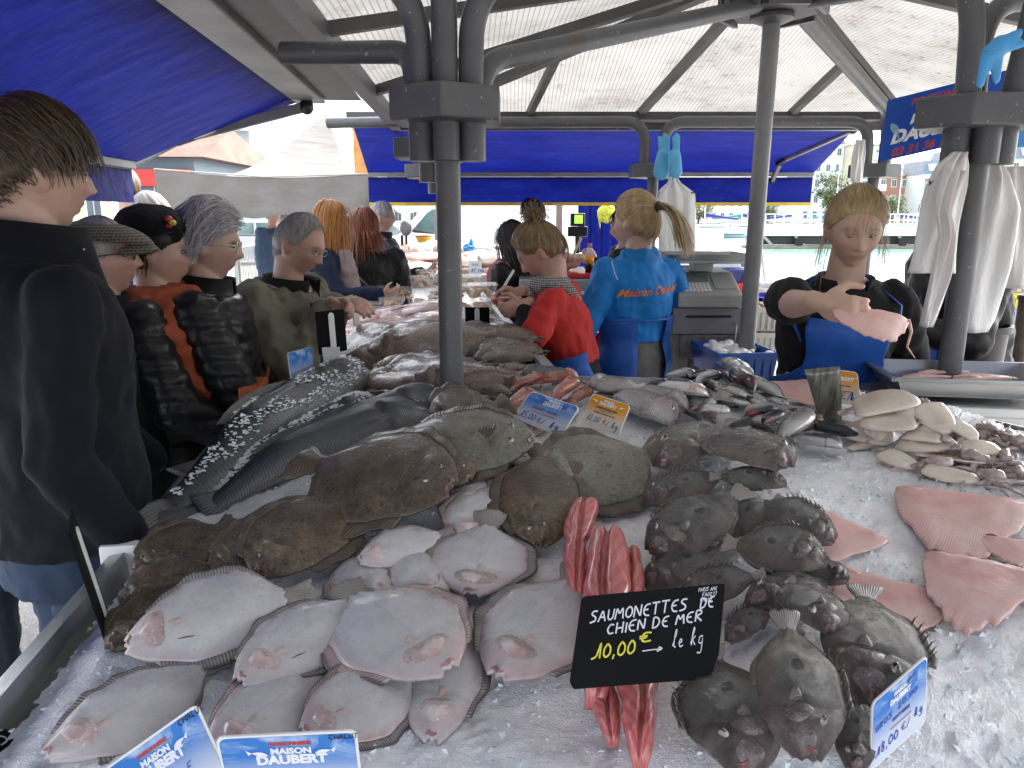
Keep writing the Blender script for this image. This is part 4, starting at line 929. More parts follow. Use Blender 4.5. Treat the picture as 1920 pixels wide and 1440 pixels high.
# ---- skate wings
for nm, lb, a, b, l, k in [
 ('a', 'pink skate wing lying alone next to the john dories', (1505, 945), (1665, 1015), .008, dict(wid=1.5, flip=True)),
 ('a', 'broad pink skate wing with fanned rays at the right edge of the ice', (1680, 920), (1945, 950), .01, dict(wid=1.35, flip=True)),
 ('a', 'pink skate wing fringed toward the camera below the dories', (1570, 1070), (1790, 1130), .01, dict(wid=1.5, flip=True)),
 ('a', 'deep pink skate wing overlapping the fringed one', (1735, 1040), (1960, 1085), .018, dict(wid=1.5, flip=True)),
 ('a', 'narrow raw red skate piece cut off by the picture edge', (1840, 1005), (2000, 1035), .014, dict(wid=.8, flip=True)),
 ('a', 'pale pink skate wing at the back between sardines and the rim', (1410, 725), (1545, 760), .012, dict(wid=1.5, flip=False)),
]:
    P0, P1 = on(*a, l), on(*b, l); f = Fish('skate', P0, P1, drape=.9, **k); t = thing('skate_wing', lb, 'skate wing', tuple(P0), 'skinned skate wings on the ice')
    f.region(0, 1, -1, 1, 44, 27, SKATE, 'wing', t); f.patch(.12, -.3, .09, .35, .003, REDM if 'raw' in lb else SKATE, 'thick_flesh_edge', t, n=20)
# ---- squid and octopus at the right
for lb, a, b, l0, l1, k in [
 ('large white squid tube folded over on top of the squid heap', (1600, 775), (1725, 755), .06, .07, dict(wid=1.25, bend=.08, thick=.8)),
 ('white squid lying in front of the folded one', (1720, 795), (1610, 800), .05, .045, dict(wid=1.2, thick=.9)),
 ('white cuttlefish body on the left end of the squid heap beside the dark tail', (1590, 800), (1665, 835), .015, .01, dict(wid=1.7, thick=1.1)),
 ('white squid tube standing at the back by the post', (1735, 760), (1775, 815), .06, .04, dict(wid=1.5, thick=1.5)),
 ('smooth long squid tube low in the front of the heap', (1790, 830), (1680, 845), .012, .012, dict(wid=.9)),
 ('smaller squid tube lying on the long one', (1765, 828), (1690, 822), .03, .03, dict(wid=1.0)),
 ('white squid sliding off the heap toward the fallen orange card', (1655, 850), (1715, 880), .01, .004, dict(wid=1.3)),
 ('squid with a purplish cut end on the right slope', (1775, 795), (1830, 830), .05, .03, dict(wid=1.1)),
 ('white squid partly under the octopus arms', (1800, 845), (1880, 850), .025, .02, dict(wid=1.3)),
 ('thin pink squid lying alone on the ice in front', (1730, 880), (1835, 905), .008, .006, dict(wid=.9)),
]:
    k = dict(k, wid=k['wid'] * 1.25, thick=k.get('thick', 1) * .75, bend=k.get('bend', random.uniform(-.09, .09)), arch=random.uniform(0, .05)); P0, P1 = on(*a, l0), on(*b, l1); f = Fish('squid', P0, P1, drape=.6, **k); t = thing('squid', lb, 'squid', tuple(P0), 'squid heaped on the right')
    f.region(0, 1, -1, 1, 30, 19, SQUID, 'mantle', t)
    f.patch(.74, 0, .20, 1.55, .0015, SQUIDF, 'side_fin', t, edge=-.012, n=22, m=6, base=-.004)
    mb = MB(); d0 = -f.d
    for i in range(7):
        q = f.P0 + f.lat * f.L * .02 * (i - 3) + V((0, 0, .006)); pts = [q]
        for j in range(4): pts.append(pts[-1] + (d0 + f.lat * random.uniform(-.6, .6) + V((0, 0, -.15))) * f.L * .06)
        mb.tube(pts, [.005, .0045, .0035, .0025, .001], 7)
    mb.obj('tentacles', OCTO, t, smooth=True)
for i, (px, py) in enumerate([(1800, 815), (1850, 805), (1890, 820), (1830, 860), (1885, 860), (1915, 830), (1860, 895), (1915, 885), (1760, 870)]):
    c = on(px, py, .018); lb = 'small purplish octopus in the heap at the right edge'
    t = thing('octopus', lb, 'octopus', tuple(c), 'small octopuses at the right edge'); mb = MB(); r = .022
    mb.ell(c + V((0, 0, .006)), (r * 1.25, r * .62, r * .5), R=Matrix.Rotation(i * 1.9, 3, 'Z'), n=18, m=12); mb.v = [v + nz(v, 40, 2)[:, None] * .006 for v in mb.v]; mb.obj('mantle', OCTO, t, smooth=True); mb = MB()
    for j in range(8):
        a = 2 * math.pi * j / 8 + i; p = c.copy(); pts = [p]; h = a
        for q in range(7): h += random.uniform(-.7, .7); p = p + V((math.cos(h), math.sin(h), 0)) * .013; p.z = float(H(p.x, p.y)) + .008 + .006 * math.sin(q + j); pts.append(p)
        mb.tube(pts, [.0065, .006, .005, .004, .0035, .0025, .0015, .0008], 7)
    mb.obj('tentacles', OCTO, t, smooth=True)
# ---- soles and other fish on the far wing
soles = []
rows = [(690, 665, 930, 640, .05), (650, 645, 900, 660, .03), (700, 640, 860, 628, .06), (640, 690, 900, 665, .02), (860, 620, 1010, 640, .03), (880, 650, 1020, 665, .03), (890, 668, 1018, 672, .02), (860, 640, 760, 655, .055),
        (930, 695, 990, 690, .01), (700, 700, 905, 690, .035), (730, 690, 900, 705, .045), (780, 715, 960, 720, .045), (880, 700, 990, 725, .04), (900, 718, 960, 740, .04), (690, 712, 840, 722, .03), (660, 668, 800, 680, .03), (720, 625, 800, 632, .05), (900, 610, 985, 625, .015), (940, 622, 1000, 630, .01)]
for i, (x0, y0, x1, y1, l) in enumerate(rows):
    flatfish('sole', 'brown sole in the heap on the far wing of the counter' if i not in (8, 18) else ('single brown sole lying apart on the far ice' if i == 8 else 'small brown sole nearest the red shirted woman'), 'flatfish', None if i in (8, 18) else 'brown soles heaped on the far wing', 'sole', (x0, y0), (x1, y1), l, l, 'brown', SOLE, wid=1.05, drape=.5, flip=bool(i % 2))
rows = [(655, 610, 720, 590), (690, 625, 745, 600), (640, 625, 700, 612), (720, 600, 800, 575), (735, 588, 830, 580), (760, 610, 840, 590), (780, 600, 850, 598), (745, 615, 830, 612), (800, 620, 880, 605), (770, 580, 860, 575), (700, 590, 760, 578), (810, 608, 870, 612), (660, 595, 700, 580)]
for i, (x0, y0, x1, y1) in enumerate(rows):
    pk = x0 < 700; P0, P1 = on(x0, y0, .03), on(x1, y1, .035); f = Fish('fillet', P0, P1, wid=1.3, thick=1.2, drape=.4, flip=bool(i % 2))
    t = thing('fish_fillet', 'pale pink fillet piled in front of the plastic tubs' if pk else 'greyish thin fillet piled in front of the plastic tubs', 'fillet', tuple(P0), 'pink fillets before the tubs' if pk else 'grey fillets before the tubs')
    f.region(0, 1, -1, 1, 20, 11, PINKFI if pk else PALESK, 'flesh', t); f.patch(.5, 0, .4, .12, .003, PALESK if pk else REDM, 'bone_line', t, n=14, m=4)
# ------------------------------------------------------------------ people
def m_skin(name, base, red=(.42, .16, .13), lip=(.36, .12, .11), brow=(.12, .08, .05), stub=0.0):
    g = G(name); a = node(g.nt, 'ShaderNodeAttribute', attribute_name='tint'); x = node(g.nt, 'ShaderNodeSeparateColor', {0: a.outputs[0]}).outputs
    n = g.noise(14, 4); c = g.ramp(n, [(.3, tuple(v * .88 for v in base)), (.7, base)])
    c = g.mix(g.math('MULTIPLY', x[2], .32), c, red); c = g.mix(g.math('MULTIPLY', x[0], .5), c, lip); c = g.mix(g.math('MULTIPLY', x[1], .5), c, brow)
    g.set(Base_Color=c, Roughness=.48, Subsurface_Weight=.18, Subsurface_Scale=.012); g.b.inputs['Subsurface Radius'].default_value = (1, .35, .2)
    g.bump(g.noise(220, 3), .12, .001); return g.m
SK1 = m_skin('skin_fair', (.55, .36, .285)); SK2 = m_skin('skin_ruddy', (.50, .30, .235)); SK3 = m_skin('skin_tanned', (.56, .375, .29), lip=(.3, .10, .1))
SKL = m_skin('skin_red_lips', (.52, .335, .265), lip=(.45, .02, .06), brow=(.25, .22, .2))
def m_cloth(name, col, weave=500, fold=.25, rough=.85, var=.3, sheen=.03, check=None, quilt=0):
    g = G(name); n = g.noise(7, 4); c = g.ramp(n, [(.3, tuple(v * (1 - var) for v in col)), (.7, col)])
    w = g.noise(weave, 2)
    if check:
        a = g.wave(check[0], 0, None, 'X', 0); b = g.wave(check[0], 0, None, 'Z', 0); y = g.wave(check[0], 0, None, 'Y', 0)
        k = g.math('MULTIPLY', g.math('ADD', a, y), g.math('ADD', b, .15)); c = g.mix(g.ramp(k, [(.3, 0.0), (.7, .85)]), c, check[1])
    g.set(Base_Color=c, Roughness=rough, Sheen_Weight=sheen, Specular_IOR_Level=.25); b = g.bump(w, fold, .0015)
    g.bump(g.noise(22, 4), .25, .012, b)
    if quilt:
        v = g.sep(g.co()); q1 = g.math('ABSOLUTE', g.math('SINE', g.math('MULTIPLY', g.math('ADD', g.math('ADD', v[0], v[1]), v[2]), quilt)))
        q2 = g.math('ABSOLUTE', g.math('SINE', g.math('MULTIPLY', g.math('SUBTRACT', g.math('ADD', v[0], v[1]), v[2]), quilt)))
        g.bump(g.ramp(g.math('MINIMUM', q1, q2), [(0.0, 0.0), (.3, 1.0)]), .8, .012)
    return g.m
def m_hair(name, a, b, scale=70):
    g = G(name); v = g.noise(scale, 4, .7, g.co('Object', (1, 1, .25))); r = node(g.nt, 'ShaderNodeNewGeometry').outputs['Random Per Island']
    c = g.mix(r, a, b); c = g.mix(g.ramp(v, [(.35, .6), (.65, 0.0)]), c, tuple(x * .5 for x in a))
    g.set(Base_Color=c, Roughness=.42, Specular_IOR_Level=.35); return g.m
EYEW = plain('eye_white', (.38, .34, .31), .2, .05, 9, coat=.5); IRIS = plain('eye_iris', (.05, .06, .06), .1, .3, 90, coat=1)
LID = plain('eyelid_line', (.16, .08, .06), .5, .2)
GLASSF = plain('dark_glasses_frame', (.02, .018, .016), .3, .2); GLASSW = plain('pale_glasses_frame', (.55, .5, .42), .3, .1); METF = plain('metal_glasses_frame', (.3, .28, .26), .3, .1, metal=.8)
def headpts(th, ph):
    """th from the crown, ph from the face forward; local head metres (x right, y forward, z up)"""
    sx, cx = np.sin(ph), np.cos(ph); st = np.sin(th); ct = np.cos(th)
    x = .0765 * st * sx; y = .098 * st * cx; z = .118 * ct
    ss = lambda v, a, b: smoothstep(v, a, b); G2 = lambda v, s: np.exp(-(v / s) ** 2)
    low = ss(-z, .015, .105); x = x * (1 - .27 * low); fr = ss(y, .0, .06)
    y = np.where(y < 0, y * (1 - .35 * ss(-z, .02, .1)) , y * (.95 - .02 * low))
    y = y - .004 * ss(z, .03, .1) * fr
    hump = np.where(z > -.031, np.clip((.022 - z) / .053, 0, 1) ** 1.15, np.clip(1 - (-.031 - z) / .012, 0, 1) ** 1.5)
    y = y + fr * .026 * hump * G2(x, .0125) + fr * .008 * G2(z + .033, .009) * (G2(np.abs(x) - .013, .008))
    y = y - fr * .0105 * np.exp(-((np.abs(x) - .031) / .017) ** 2 - ((z - .006) / .0115) ** 2)
    y = y + fr * .0055 * G2(z - .026, .009) * G2(x, .052)
    y = y + fr * .004 * np.exp(-((np.abs(x) - .04) / .02) ** 2 - ((z + .022) / .02) ** 2)
    y = y + fr * G2(x, .023) * (.0065 * G2(z + .056, .006) + .0065 * G2(z + .070, .007) - .005 * G2(z + .063, .0028))
    y = y + fr * (.009 * G2(x, .02) * G2(z + .098, .014) - .0045 * G2(x, .024) * G2(z + .081, .006))
    return np.stack([x, y, z], -1)
def head_mb(n=110, m=84):
    th = np.linspace(.001, math.pi - .001, m); ph = np.linspace(-math.pi, math.pi, n, endpoint=False); T, Ph = np.meshgrid(th, ph, indexing='ij')
    P = headpts(T, Ph).reshape(-1, 3); return P, [(i * n + j, (i + 1) * n + j, (i + 1) * n + (j + 1) % n, i * n + (j + 1) % n) for i in range(m - 1) for j in range(n)]
HP, HF = head_mb()
def prof(zf):
    z = [.30, .46, .52, .60, .66, .72, .77, .80, .82, .835, .86]; rx = [.105, .108, .107, .097, .101, .108, .114, .104, .075, .05, .042]; ry = [.078, .08, .08, .072, .074, .078, .074, .066, .056, .048, .044]
    return np.interp(zf, z, rx), np.interp(zf, z, ry)
def hand_mb(mb, w, d, nrm, side, curl=35, sc=1.0, spread=.0, curls=None):
    """w wrist, d pointing direction, nrm palm normal (toward the grip), side = direction of the thumb"""
    d = V(d).normalized(); side = (V(side) - d * V(side).dot(d)).normalized(); nrm = V(nrm); nrm = (nrm - d * nrm.dot(d) - side * nrm.dot(side)).normalized()
    M = Matrix((side, d, nrm)).transposed()
    mb.ell(w + d * .05 * sc, (.041 * sc, .056 * sc, .016 * sc), R=M, n=18, m=12); mb.cap(w - d * .02 * sc, w + d * .03 * sc, .026 * sc, .024 * sc)
    for i, (o, L) in enumerate(((.030, .068), (.011, .078), (-.010, .072), (-.029, .055))):
        p = w + d * (.088 - .004 * abs(i - 1)) * sc + side * o * sc; a = 0; c = curls[i] if curls else curl
        for k, fr in enumerate((.45, .32, .23)):
            a += rad(c * (1, 1.15, .8)[k]); q = p + (d * math.cos(a) + nrm * math.sin(a) + side * spread * (1.5 - i) * .12) * L * fr * sc
            mb.cap(p, q, (.0098 - .0009 * k) * sc, (.0090 - .0009 * k) * sc, 9); p = q
    p = w + d * .03 * sc + side * .03 * sc; q = p + (d * .5 + side * .65 + nrm * .4).normalized() * .042 * sc; mb.cap(p, q, .0135 * sc, .011 * sc, 10)
    r = q + (d * .8 + side * .05 + nrm * .55).normalized() * .032 * sc; mb.cap(q, r, .0105 * sc, .0085 * sc, 10)
class P_: pass
def strands(mb, roots, dirs, length, steps, w, hc, R, hs, off, target=None, tpull=.0, grav=.0, curl=0, jit=.12, hug=None):
    """ribbons of hair; roots and dirs in head space"""
    E = np.array((.0765, .1, .119))
    for r, d in zip(roots, dirs):
        p = V(r); gn = V((r[0] / E[0] ** 2, r[1] / E[1] ** 2, r[2] / E[2] ** 2)).normalized(); d = V(d); d = d - gn * d.dot(gn) * (.92 if hug is not None else 0); d = d.normalized(); L = length * random.uniform(.75, 1.15); st = L / steps; pts = [p.copy()]; o = random.uniform(off[0], off[1]); ph = random.uniform(0, 6.3)
        for k in range(steps):
            dd = d + V((random.uniform(-jit, jit), random.uniform(-jit, jit), random.uniform(-jit, jit)))
            if target is not None: dd = dd * (1 - tpull) + (V(target) - p).normalized() * tpull
            dd = dd + V((0, 0, -grav))
            if curl: dd += V((math.cos(ph + k * 1.9), math.sin(ph + k * 1.9), math.cos(ph * 2 + k))) * curl
            d = dd.normalized(); p = p + d * st
            q = V((p.x / (E[0] + o), p.y / (E[1] + o), p.z / (E[2] + o)))
            if q.length < 1 or (hug is not None and p.z > hug): q = q.normalized(); p = V((q.x * (E[0] + o), q.y * (E[1] + o), q.z * (E[2] + o)))
            pts.append(p.copy())
        G_ = []
        for k, q in enumerate(pts):
            t = (pts[min(k + 1, len(pts) - 1)] - pts[max(k - 1, 0)]).normalized(); nn = V((q.x, q.y, q.z * .3)).normalized(); b = t.cross(nn); b = b.normalized() if b.length > 1e-6 else V((1, 0, 0))
            ww = w * (.35 + .65 * math.sin(math.pi * min(1, .15 + .85 * (1 - k / steps))))
            G_.append([hc + R @ ((q + b * ww / 2) * hs), hc + R @ ((q + nn * ww * .25) * hs), hc + R @ ((q - b * ww / 2) * hs)])
        mb.grid(G_)
def hair(P, style, mat, n=500, line=None, thick=.012, w=.006, length=.06):
    hc, R, hs = P.hc, P.R, P.hs
    line = line or [(0, .062), (40, .055), (62, .02), (80, .0), (98, -.012), (112, -.055), (180, -.085)]
    la, lz = zip(*line); zl = lambda ph: np.interp(np.abs(np.degrees(ph)), la, lz)
    m_, n_ = 46, 72; th = np.linspace(.001, 2.6, m_); ph = np.linspace(-math.pi, math.pi, n_, endpoint=False); T, Ph = np.meshgrid(th, ph, indexing='ij'); B = headpts(T, Ph)
    nrm = B / np.array((.0765, .098, .118)) ** 2; nrm /= np.linalg.norm(nrm, axis=-1, keepdims=True)
    dz = B[..., 2] - zl(Ph); t = thick * smoothstep(dz, -.004, .03) + .001
    C = B + nrm * t[..., None]; C[..., :] += nrm * (np.sin(Ph * 13 + T * 3) * .0015 + np.sin(Ph * 29) * .0008)[..., None] * (t / thick)[..., None]
    ok = dz > -.004; f = [(i * n_ + j, (i + 1) * n_ + j, (i + 1) * n_ + (j + 1) % n_, i * n_ + (j + 1) % n_) for i in range(m_ - 1) for j in range(n_) if ok[i, j] and ok[i + 1, j] and ok[i, (j + 1) % n_]]
    mb = MB(); mb.add([hc + R @ (V(q) * hs) for q in C.reshape(-1, 3)], f)
    idx = np.argwhere(ok); pick = idx[np.random.randint(0, len(idx), n)]; roots = [C[i, j] for i, j in pick]; nr = [nrm[i, j] for i, j in pick]
    go = (thick * .5, thick * 1.5)
    if style == 'short':
        dirs = [V((q[0] * 3, .09 + q[1] * .6, -q[2] * .2 - .1 * (q[2] < .05))) + V(k) * .05 for q, k in zip(roots, nr)]
        for lo_, hi_, lf in ((.045, 9, 1.0), (.015, .045, .55), (-9, .015, .28)):
            ii = [k for k, q in enumerate(roots) if lo_ <= q[2] < hi_]; strands(mb, [roots[k] for k in ii], [dirs[k] for k in ii], length * lf, 6, w, hc, R, hs, (go[0], go[1] * (1 if lf > .5 else .6)), grav=.06, hug=-.2, jit=.16)
    elif style == 'bob':
        dirs = [V((q[0] * 2, -.08 - abs(q[0]) * .6 if q[1] > .0 else q[1] * 1.6, .03 if q[1] > .03 else -.01)) for q, k in zip(roots, nr)]
        strands(mb, roots, dirs, length, 8, w, hc, R, hs, (thick * .6, thick * 1.7), grav=.16, hug=-.05, jit=.13)
    elif style == 'crop':
        dirs = [V((q[0], q[1] - .05, -.03)) for q in roots]; strands(mb, roots, dirs, length, 4, w, hc, R, hs, (thick * .5, thick), grav=.1, hug=-.2)
    elif style in ('pony', 'bun', 'updo'):
        tgt = {'pony': (0, -.105, .055), 'bun': (0, -.075, .115), 'updo': (0, -.1, .07)}[style]
        dirs = [(V(tgt) - V(q)).normalized() for q in roots]; strands(mb, roots, dirs, .11, 7, w, hc, R, hs, (thick * .6, thick * (1.25 if style != 'updo' else 1.6)), tgt, .35, hug=-.3, jit=.07 if style != 'updo' else .15)
        if style == 'pony':
            rt = [V(tgt) + V((random.uniform(-.016, .016), random.uniform(-.012, .012), random.uniform(-.014, .014))) for _ in range(170)]
            strands(mb, rt, [V((random.uniform(-.25, .25), -.9, .35)) for _ in rt], .25, 9, w * 1.2, hc, R, hs, (.006, .03), grav=.34, jit=.06)
            k = MB(); c = hc + R @ (V(tgt) * hs); k.tube([c + R @ (V((.019 * math.cos(a), -.006, .019 * math.sin(a))) * hs) for a in np.linspace(0, 6.28, 14)], .005 * hs, 8); P.extra.append(('hair_tie', k, BLACKP))
        if style == 'bun':
            rt = [V(tgt) + V((random.gauss(0, .028), random.gauss(0, .022), random.gauss(.012, .02))) for _ in range(230)]
            strands(mb, rt, [V((random.uniform(-1, 1), random.uniform(-1, 1), random.uniform(-.6, 1))) for _ in rt], .1, 9, w * 1.1, hc, R, hs, (.0, .012), tgt, .18, curl=.75)
        if style == 'updo':
            rt = [V(tgt) + V((random.gauss(0, .02), random.gauss(-.01, .012), random.gauss(.0, .02))) for _ in range(70)]
            strands(mb, rt, [V((random.uniform(-1, 1), random.uniform(-1, .2), random.uniform(-.8, .6))) for _ in rt], .06, 7, w, hc, R, hs, (.0, .012), tgt, .1, curl=.5)
    elif style == 'long':
        dirs = [V((q[0] * 4, q[1] * 1.5 - .06, -.02)) for q in roots]; strands(mb, roots, dirs, length, 10, w, hc, R, hs, (thick * .6, thick * 1.8), grav=.45, jit=.06, hug=-.03)
    P.hairmb = mb; return mb
def person(label, px, py, Y, face, lean=0, hy=0, hp=0, sk=None, g=1.0, top=None, hem=.46, kind='coat', armR=None, armL=None, legs=None, shoe=None, hairspec=None, vox=.006, hs=1.0,
           glasses=None, collar=None, group=None, handR=(35, None), handL=(35, None), amp=.006, H=None, slim=1.0, brow_hide=False, eyes=True, sleeve=1.0, feet=True, roll=0, shw=.105, lids=0.0, ehint=((.5, -.55, -.75), (-.5, -.55, -.75))):
    P = P_(); P.extra = []
    hw = at_Y(px, py, Y); A = Matrix.Rotation(rad(face - 90), 3, 'Z'); lr = rad(lean)
    hz = .52 + .41 * math.cos(lr)
    if H is None: H = (hw.z) / (hz)
    rt = hw - A @ V((0, .41 * math.sin(lr) + .012, 0)) * H; base = V((rt.x, rt.y, 0)); zoff = hw.z - hz * H
    def sp(zf):
        if zf <= .52: return V((0, 0, zf * H + zoff))
        u = (zf - .52); return V((0, u * math.sin(lr) * H, (.52 + u * math.cos(lr)) * H + zoff))
    wl = lambda p: base + A @ p
    lw = lambda p: A.transposed() @ (V(p) - base)
    P.H, P.sp, P.wl, P.A, P.base = H, sp, wl, A, base
    up_ = V((0, math.sin(lr), math.cos(lr))); fw = V((0, math.cos(lr), -math.sin(lr)))
    def ring(zf, kx=1.0, ky=1.0, n=28, a0=0, a1=2 * math.pi, add=0, belly=0):
        rx, ry = prof(zf); c = sp(zf); f_ = fw if zf > .55 else V((0, 1, 0)); out = []
        full = abs(a1 - a0 - 2 * math.pi) < 1e-6
        for t in np.linspace(a0, a1, n, endpoint=not full):
            out.append(wl(c + V((1, 0, 0)) * math.sin(t) * (rx * kx * g * H + add) + f_ * math.cos(t) * (ry * ky * g * H * (1 + belly * max(0, math.cos(t)) * math.exp(-((zf - .6) / .08) ** 2)) + add)))
        return out
    P.ring = ring
    t = thing('person', label, 'person', tuple(base), group); P.t = t
    # head frame
    P.hc = wl(sp(.93) + V((0, .012 * H, 0))); P.hs = hs
    P.R = A @ Matrix.Rotation(rad(hy), 3, 'Z') @ Matrix.Rotation(rad(roll), 3, 'Y') @ Matrix.Rotation(-rad(hp), 3, 'X'); hc, R = P.hc, P.R
    # arms
    l1, l2 = .172 * H, .148 * H; P.arm = {}
    for s, T in ((1, armR), (-1, armL)):
        S = sp(.795) + V((s * shw * H * g * .98, -.005 * H, 0))
        if T is None: T = V((s * .135 * H * g, .02 * H, .47 * H + zoff))
        elif len(T) == 3 and max(abs(T[0]), abs(T[1]), abs(T[2])) <= 1.05 and not isinstance(T, Vector): T = V((T[0] * H, T[1] * H, T[2] * H + zoff))
        else: T = lw(T)
        d = T - S; D = d.length
        if D > (l1 + l2) * .995: T = S + d.normalized() * (l1 + l2) * .995; d = T - S; D = d.length
        a = (l1 ** 2 - l2 ** 2 + D ** 2) / (2 * D); h = math.sqrt(max(l1 ** 2 - a ** 2, 0)); u = d.normalized()
        hint = V(ehint[0] if s == 1 else ehint[1]); hint = (hint - u * hint.dot(u)).normalized(); E = S + u * a + hint * h
        P.arm[s] = (S, E, T)
    # body: one continuous skin
    mb = MB(); mb.add([hc + R @ (V(p) * hs) for p in HP], HF)
    for s in (1, -1):
        Re = R @ Matrix.Rotation(rad(-18 * s), 3, 'Z') @ Matrix.Rotation(rad(12), 3, 'X')
        mb.ell(hc + R @ (V((s * .0745, -.012, -.012)) * hs), V((.009, .019, .031)) * hs, R=Re, n=14, m=10); mb.ell(hc + R @ (V((s * .083, -.019, -.006)) * hs), V((.006, .013, .026)) * hs, R=Re, n=14, m=10)
    mb.cap(hc + R @ (V((0, -.022, -.062)) * hs), wl(sp(.815)), .054 * hs, .062, 20)
    mb.rings([ring(z, .86, .82, 24) for z in (.47, .52, .6, .66, .72, .77, .8, .82, .838)])
    for s, hnd in ((1, handR), (-1, handL)):
        S, E, T = P.arm[s]; mb.cap(wl(S), wl(E), .042 * slim, .036 * slim); mb.cap(wl(E), wl(T), .039 * slim, .025)
        if hnd is not None:
            curl, cfg = hnd; dr = (T - E).normalized(); cfg = cfg or {}
            dr = lw(base + V(cfg['d'])) if 'd' in cfg else dr
            nm = lw(base + V(cfg['n'])) if 'n' in cfg else V((-s, 0, -.2)); sd = lw(base + V(cfg['s'])) if 's' in cfg else V((0, 1, .4))
            m2 = MB(); hand_mb(m2, T, dr, nm, sd, curl, cfg.get('sc', 1.0), curls=cfg.get('c')); mb.add([wl(V(p)) for p in np.concatenate(m2.v)], m2.f)
    for s in (1, -1):
        mb.cap(wl(V((s * .05 * H, 0, .5 * H + zoff))), wl(V((s * .05 * H, .01, .28 * H))), .066, .046); mb.cap(wl(V((s * .05 * H, .01, .28 * H))), wl(V((s * .052 * H, -.01, .05 * H))), .046, .032)
    me = remesh(mb, vox, 2, .4); co = co_of(me); hl = ((co - np.array(hc)) @ np.array(R)) / hs
    x, y, z = hl[:, 0], hl[:, 1], hl[:, 2]; fr = (y > .045) & (np.abs(z) < .13)
    lipm = np.exp(-(x / .023) ** 4 - ((z + .0635) / .0095) ** 4) * fr; br = np.exp(-((np.abs(x) - .033) / .018) ** 4 - ((z - .027 + .25 * (np.abs(x) - .033) ** 1) / .0055) ** 2) * fr
    bl = (np.exp(-((np.abs(x) - .043) / .02) ** 2 - ((z + .028) / .022) ** 2) + np.exp(-(x / .014) ** 2 - ((z + .03) / .012) ** 2)) * fr + np.exp(-((np.abs(x) - .082) / .01) ** 2) * (np.abs(z) < .05) * .8
    col = np.stack([lipm, br * (0 if brow_hide else 1), np.clip(bl, 0, 1), np.ones(len(x))], -1)
    at = me.attributes.new('tint', 'FLOAT_COLOR', 'POINT'); at.data.foreach_set('color', col.astype('f').ravel())
    me.materials.append(sk or SK1); me.shade_smooth(); link_mesh('body', me, t)
    if eyes:
        for s in (1, -1):
            c = V((s * .031, .0765, .006)); k = MB(); k.ell(hc + R @ (c * hs), V((.0125, .0085, .0052 * (1 - .45 * lids))) * hs, R=R, n=14, m=10); e = k.obj('eye', EYEW, t, smooth=True)
            k = MB(); k.ell(hc + R @ ((c + V((0, .0062, -.0015 - .0015 * lids))) * hs), V((.0066, .0036, .0052 * (1 - .4 * lids))) * hs, R=R, n=12, m=8); k.obj('iris', IRIS, e, smooth=True)
            k = MB(); k.tube([hc + R @ ((c + V((.0135 * math.cos(a), .0052, .0062 * math.sin(a) * (1 - .7 * lids)))) * hs) for a in np.linspace(.1, math.pi - .1, 9)], .0013 * hs, 6); k.obj('eyelid', LID, e)
    # top garment
    if top is not None:
        mb = MB(); zs = [hem] + [z for z in (.50, .54, .58, .62, .66, .70, .74, .77, .795, .815, .83) if z > hem + .02]
        mb.rings([ring(z, 1.04, 1.06, 30, belly=.12) for z in zs]); kk = dict(coat=1.0, puffer=1.12, polo=1.0, hoodie=1.08)[kind]
        for s in (1, -1):
            S, E, T = P.arm[s]; mb.ell(wl(S + V((-s * .012, 0, -.005))), (.068 * g * kk, .062 * g * kk, .060 * kk), n=18, m=12)
            if sleeve >= 1: mb.cap(wl(S), wl(E), .066 * kk * g, .056 * kk * g, 16); mb.cap(wl(E), wl(E.lerp(T, .93)), .056 * kk * g, .042 * kk, 16)
            else: mb.cap(wl(S), wl(S.lerp(E, sleeve)), .066 * kk * g, .064 * kk, 16)
        if kind == 'hoodie':
            c = sp(.825); mb.ell(wl(c + V((0, -.045, .012))), (.095, .062, .048), R=A, n=18, m=12); mb.cap(wl(c + V((-.07, -.02, .02))), wl(c + V((.07, -.02, .02))), .036, .036)
        me = remesh(mb, max(.011, vox * 1.6), 5, .5); co = co_of(me); nn = nrm_of(me)
        d = nz(co, 6.0, 3) * amp * 2.3 + (.5 - np.abs(nz(co * np.array((1.5, 1.5, .8)), 9.0, 2))) * amp * 2.2
        if kind == 'puffer':
            rel = co - np.array(base); zz = rel[:, 2] + .008 * np.sin(rel[:, 0] * 14 + rel[:, 1] * 11); d = d * .5 + .0085 * np.abs(np.sin(math.pi * zz / .05)) ** .6 - .005
        set_co(me, co + nn * d[:, None]); me.materials.append(top); me.shade_smooth(); P.top = link_mesh('jacket' if kind != 'polo' else 'shirt', me, t)
    if collar is not None:
        cm, z0, z1, r0, r1, op = collar; mb = MB(); R_ = []
        for q, (zf, r) in enumerate(((z0, r0), ((z0 + z1) / 2, (r0 + r1) / 2 - .004), (z1, r1), (z1 - .006, r1 - .012), (z0 + .01, r0 - .014))):
            c = sp(zf); R_.append([wl(c + V((math.sin(a) * r, math.cos(a) * r * 1.08 + .012 * (q in (0, 1, 2)) * 0 + .01, .012 * math.cos(a) * -1))) for a in np.linspace(op, 2 * math.pi - op, 30)])
        v = np.array(R_); mb.grid(v); mb.obj('collar', cm, t, smooth=True, solid=.006)
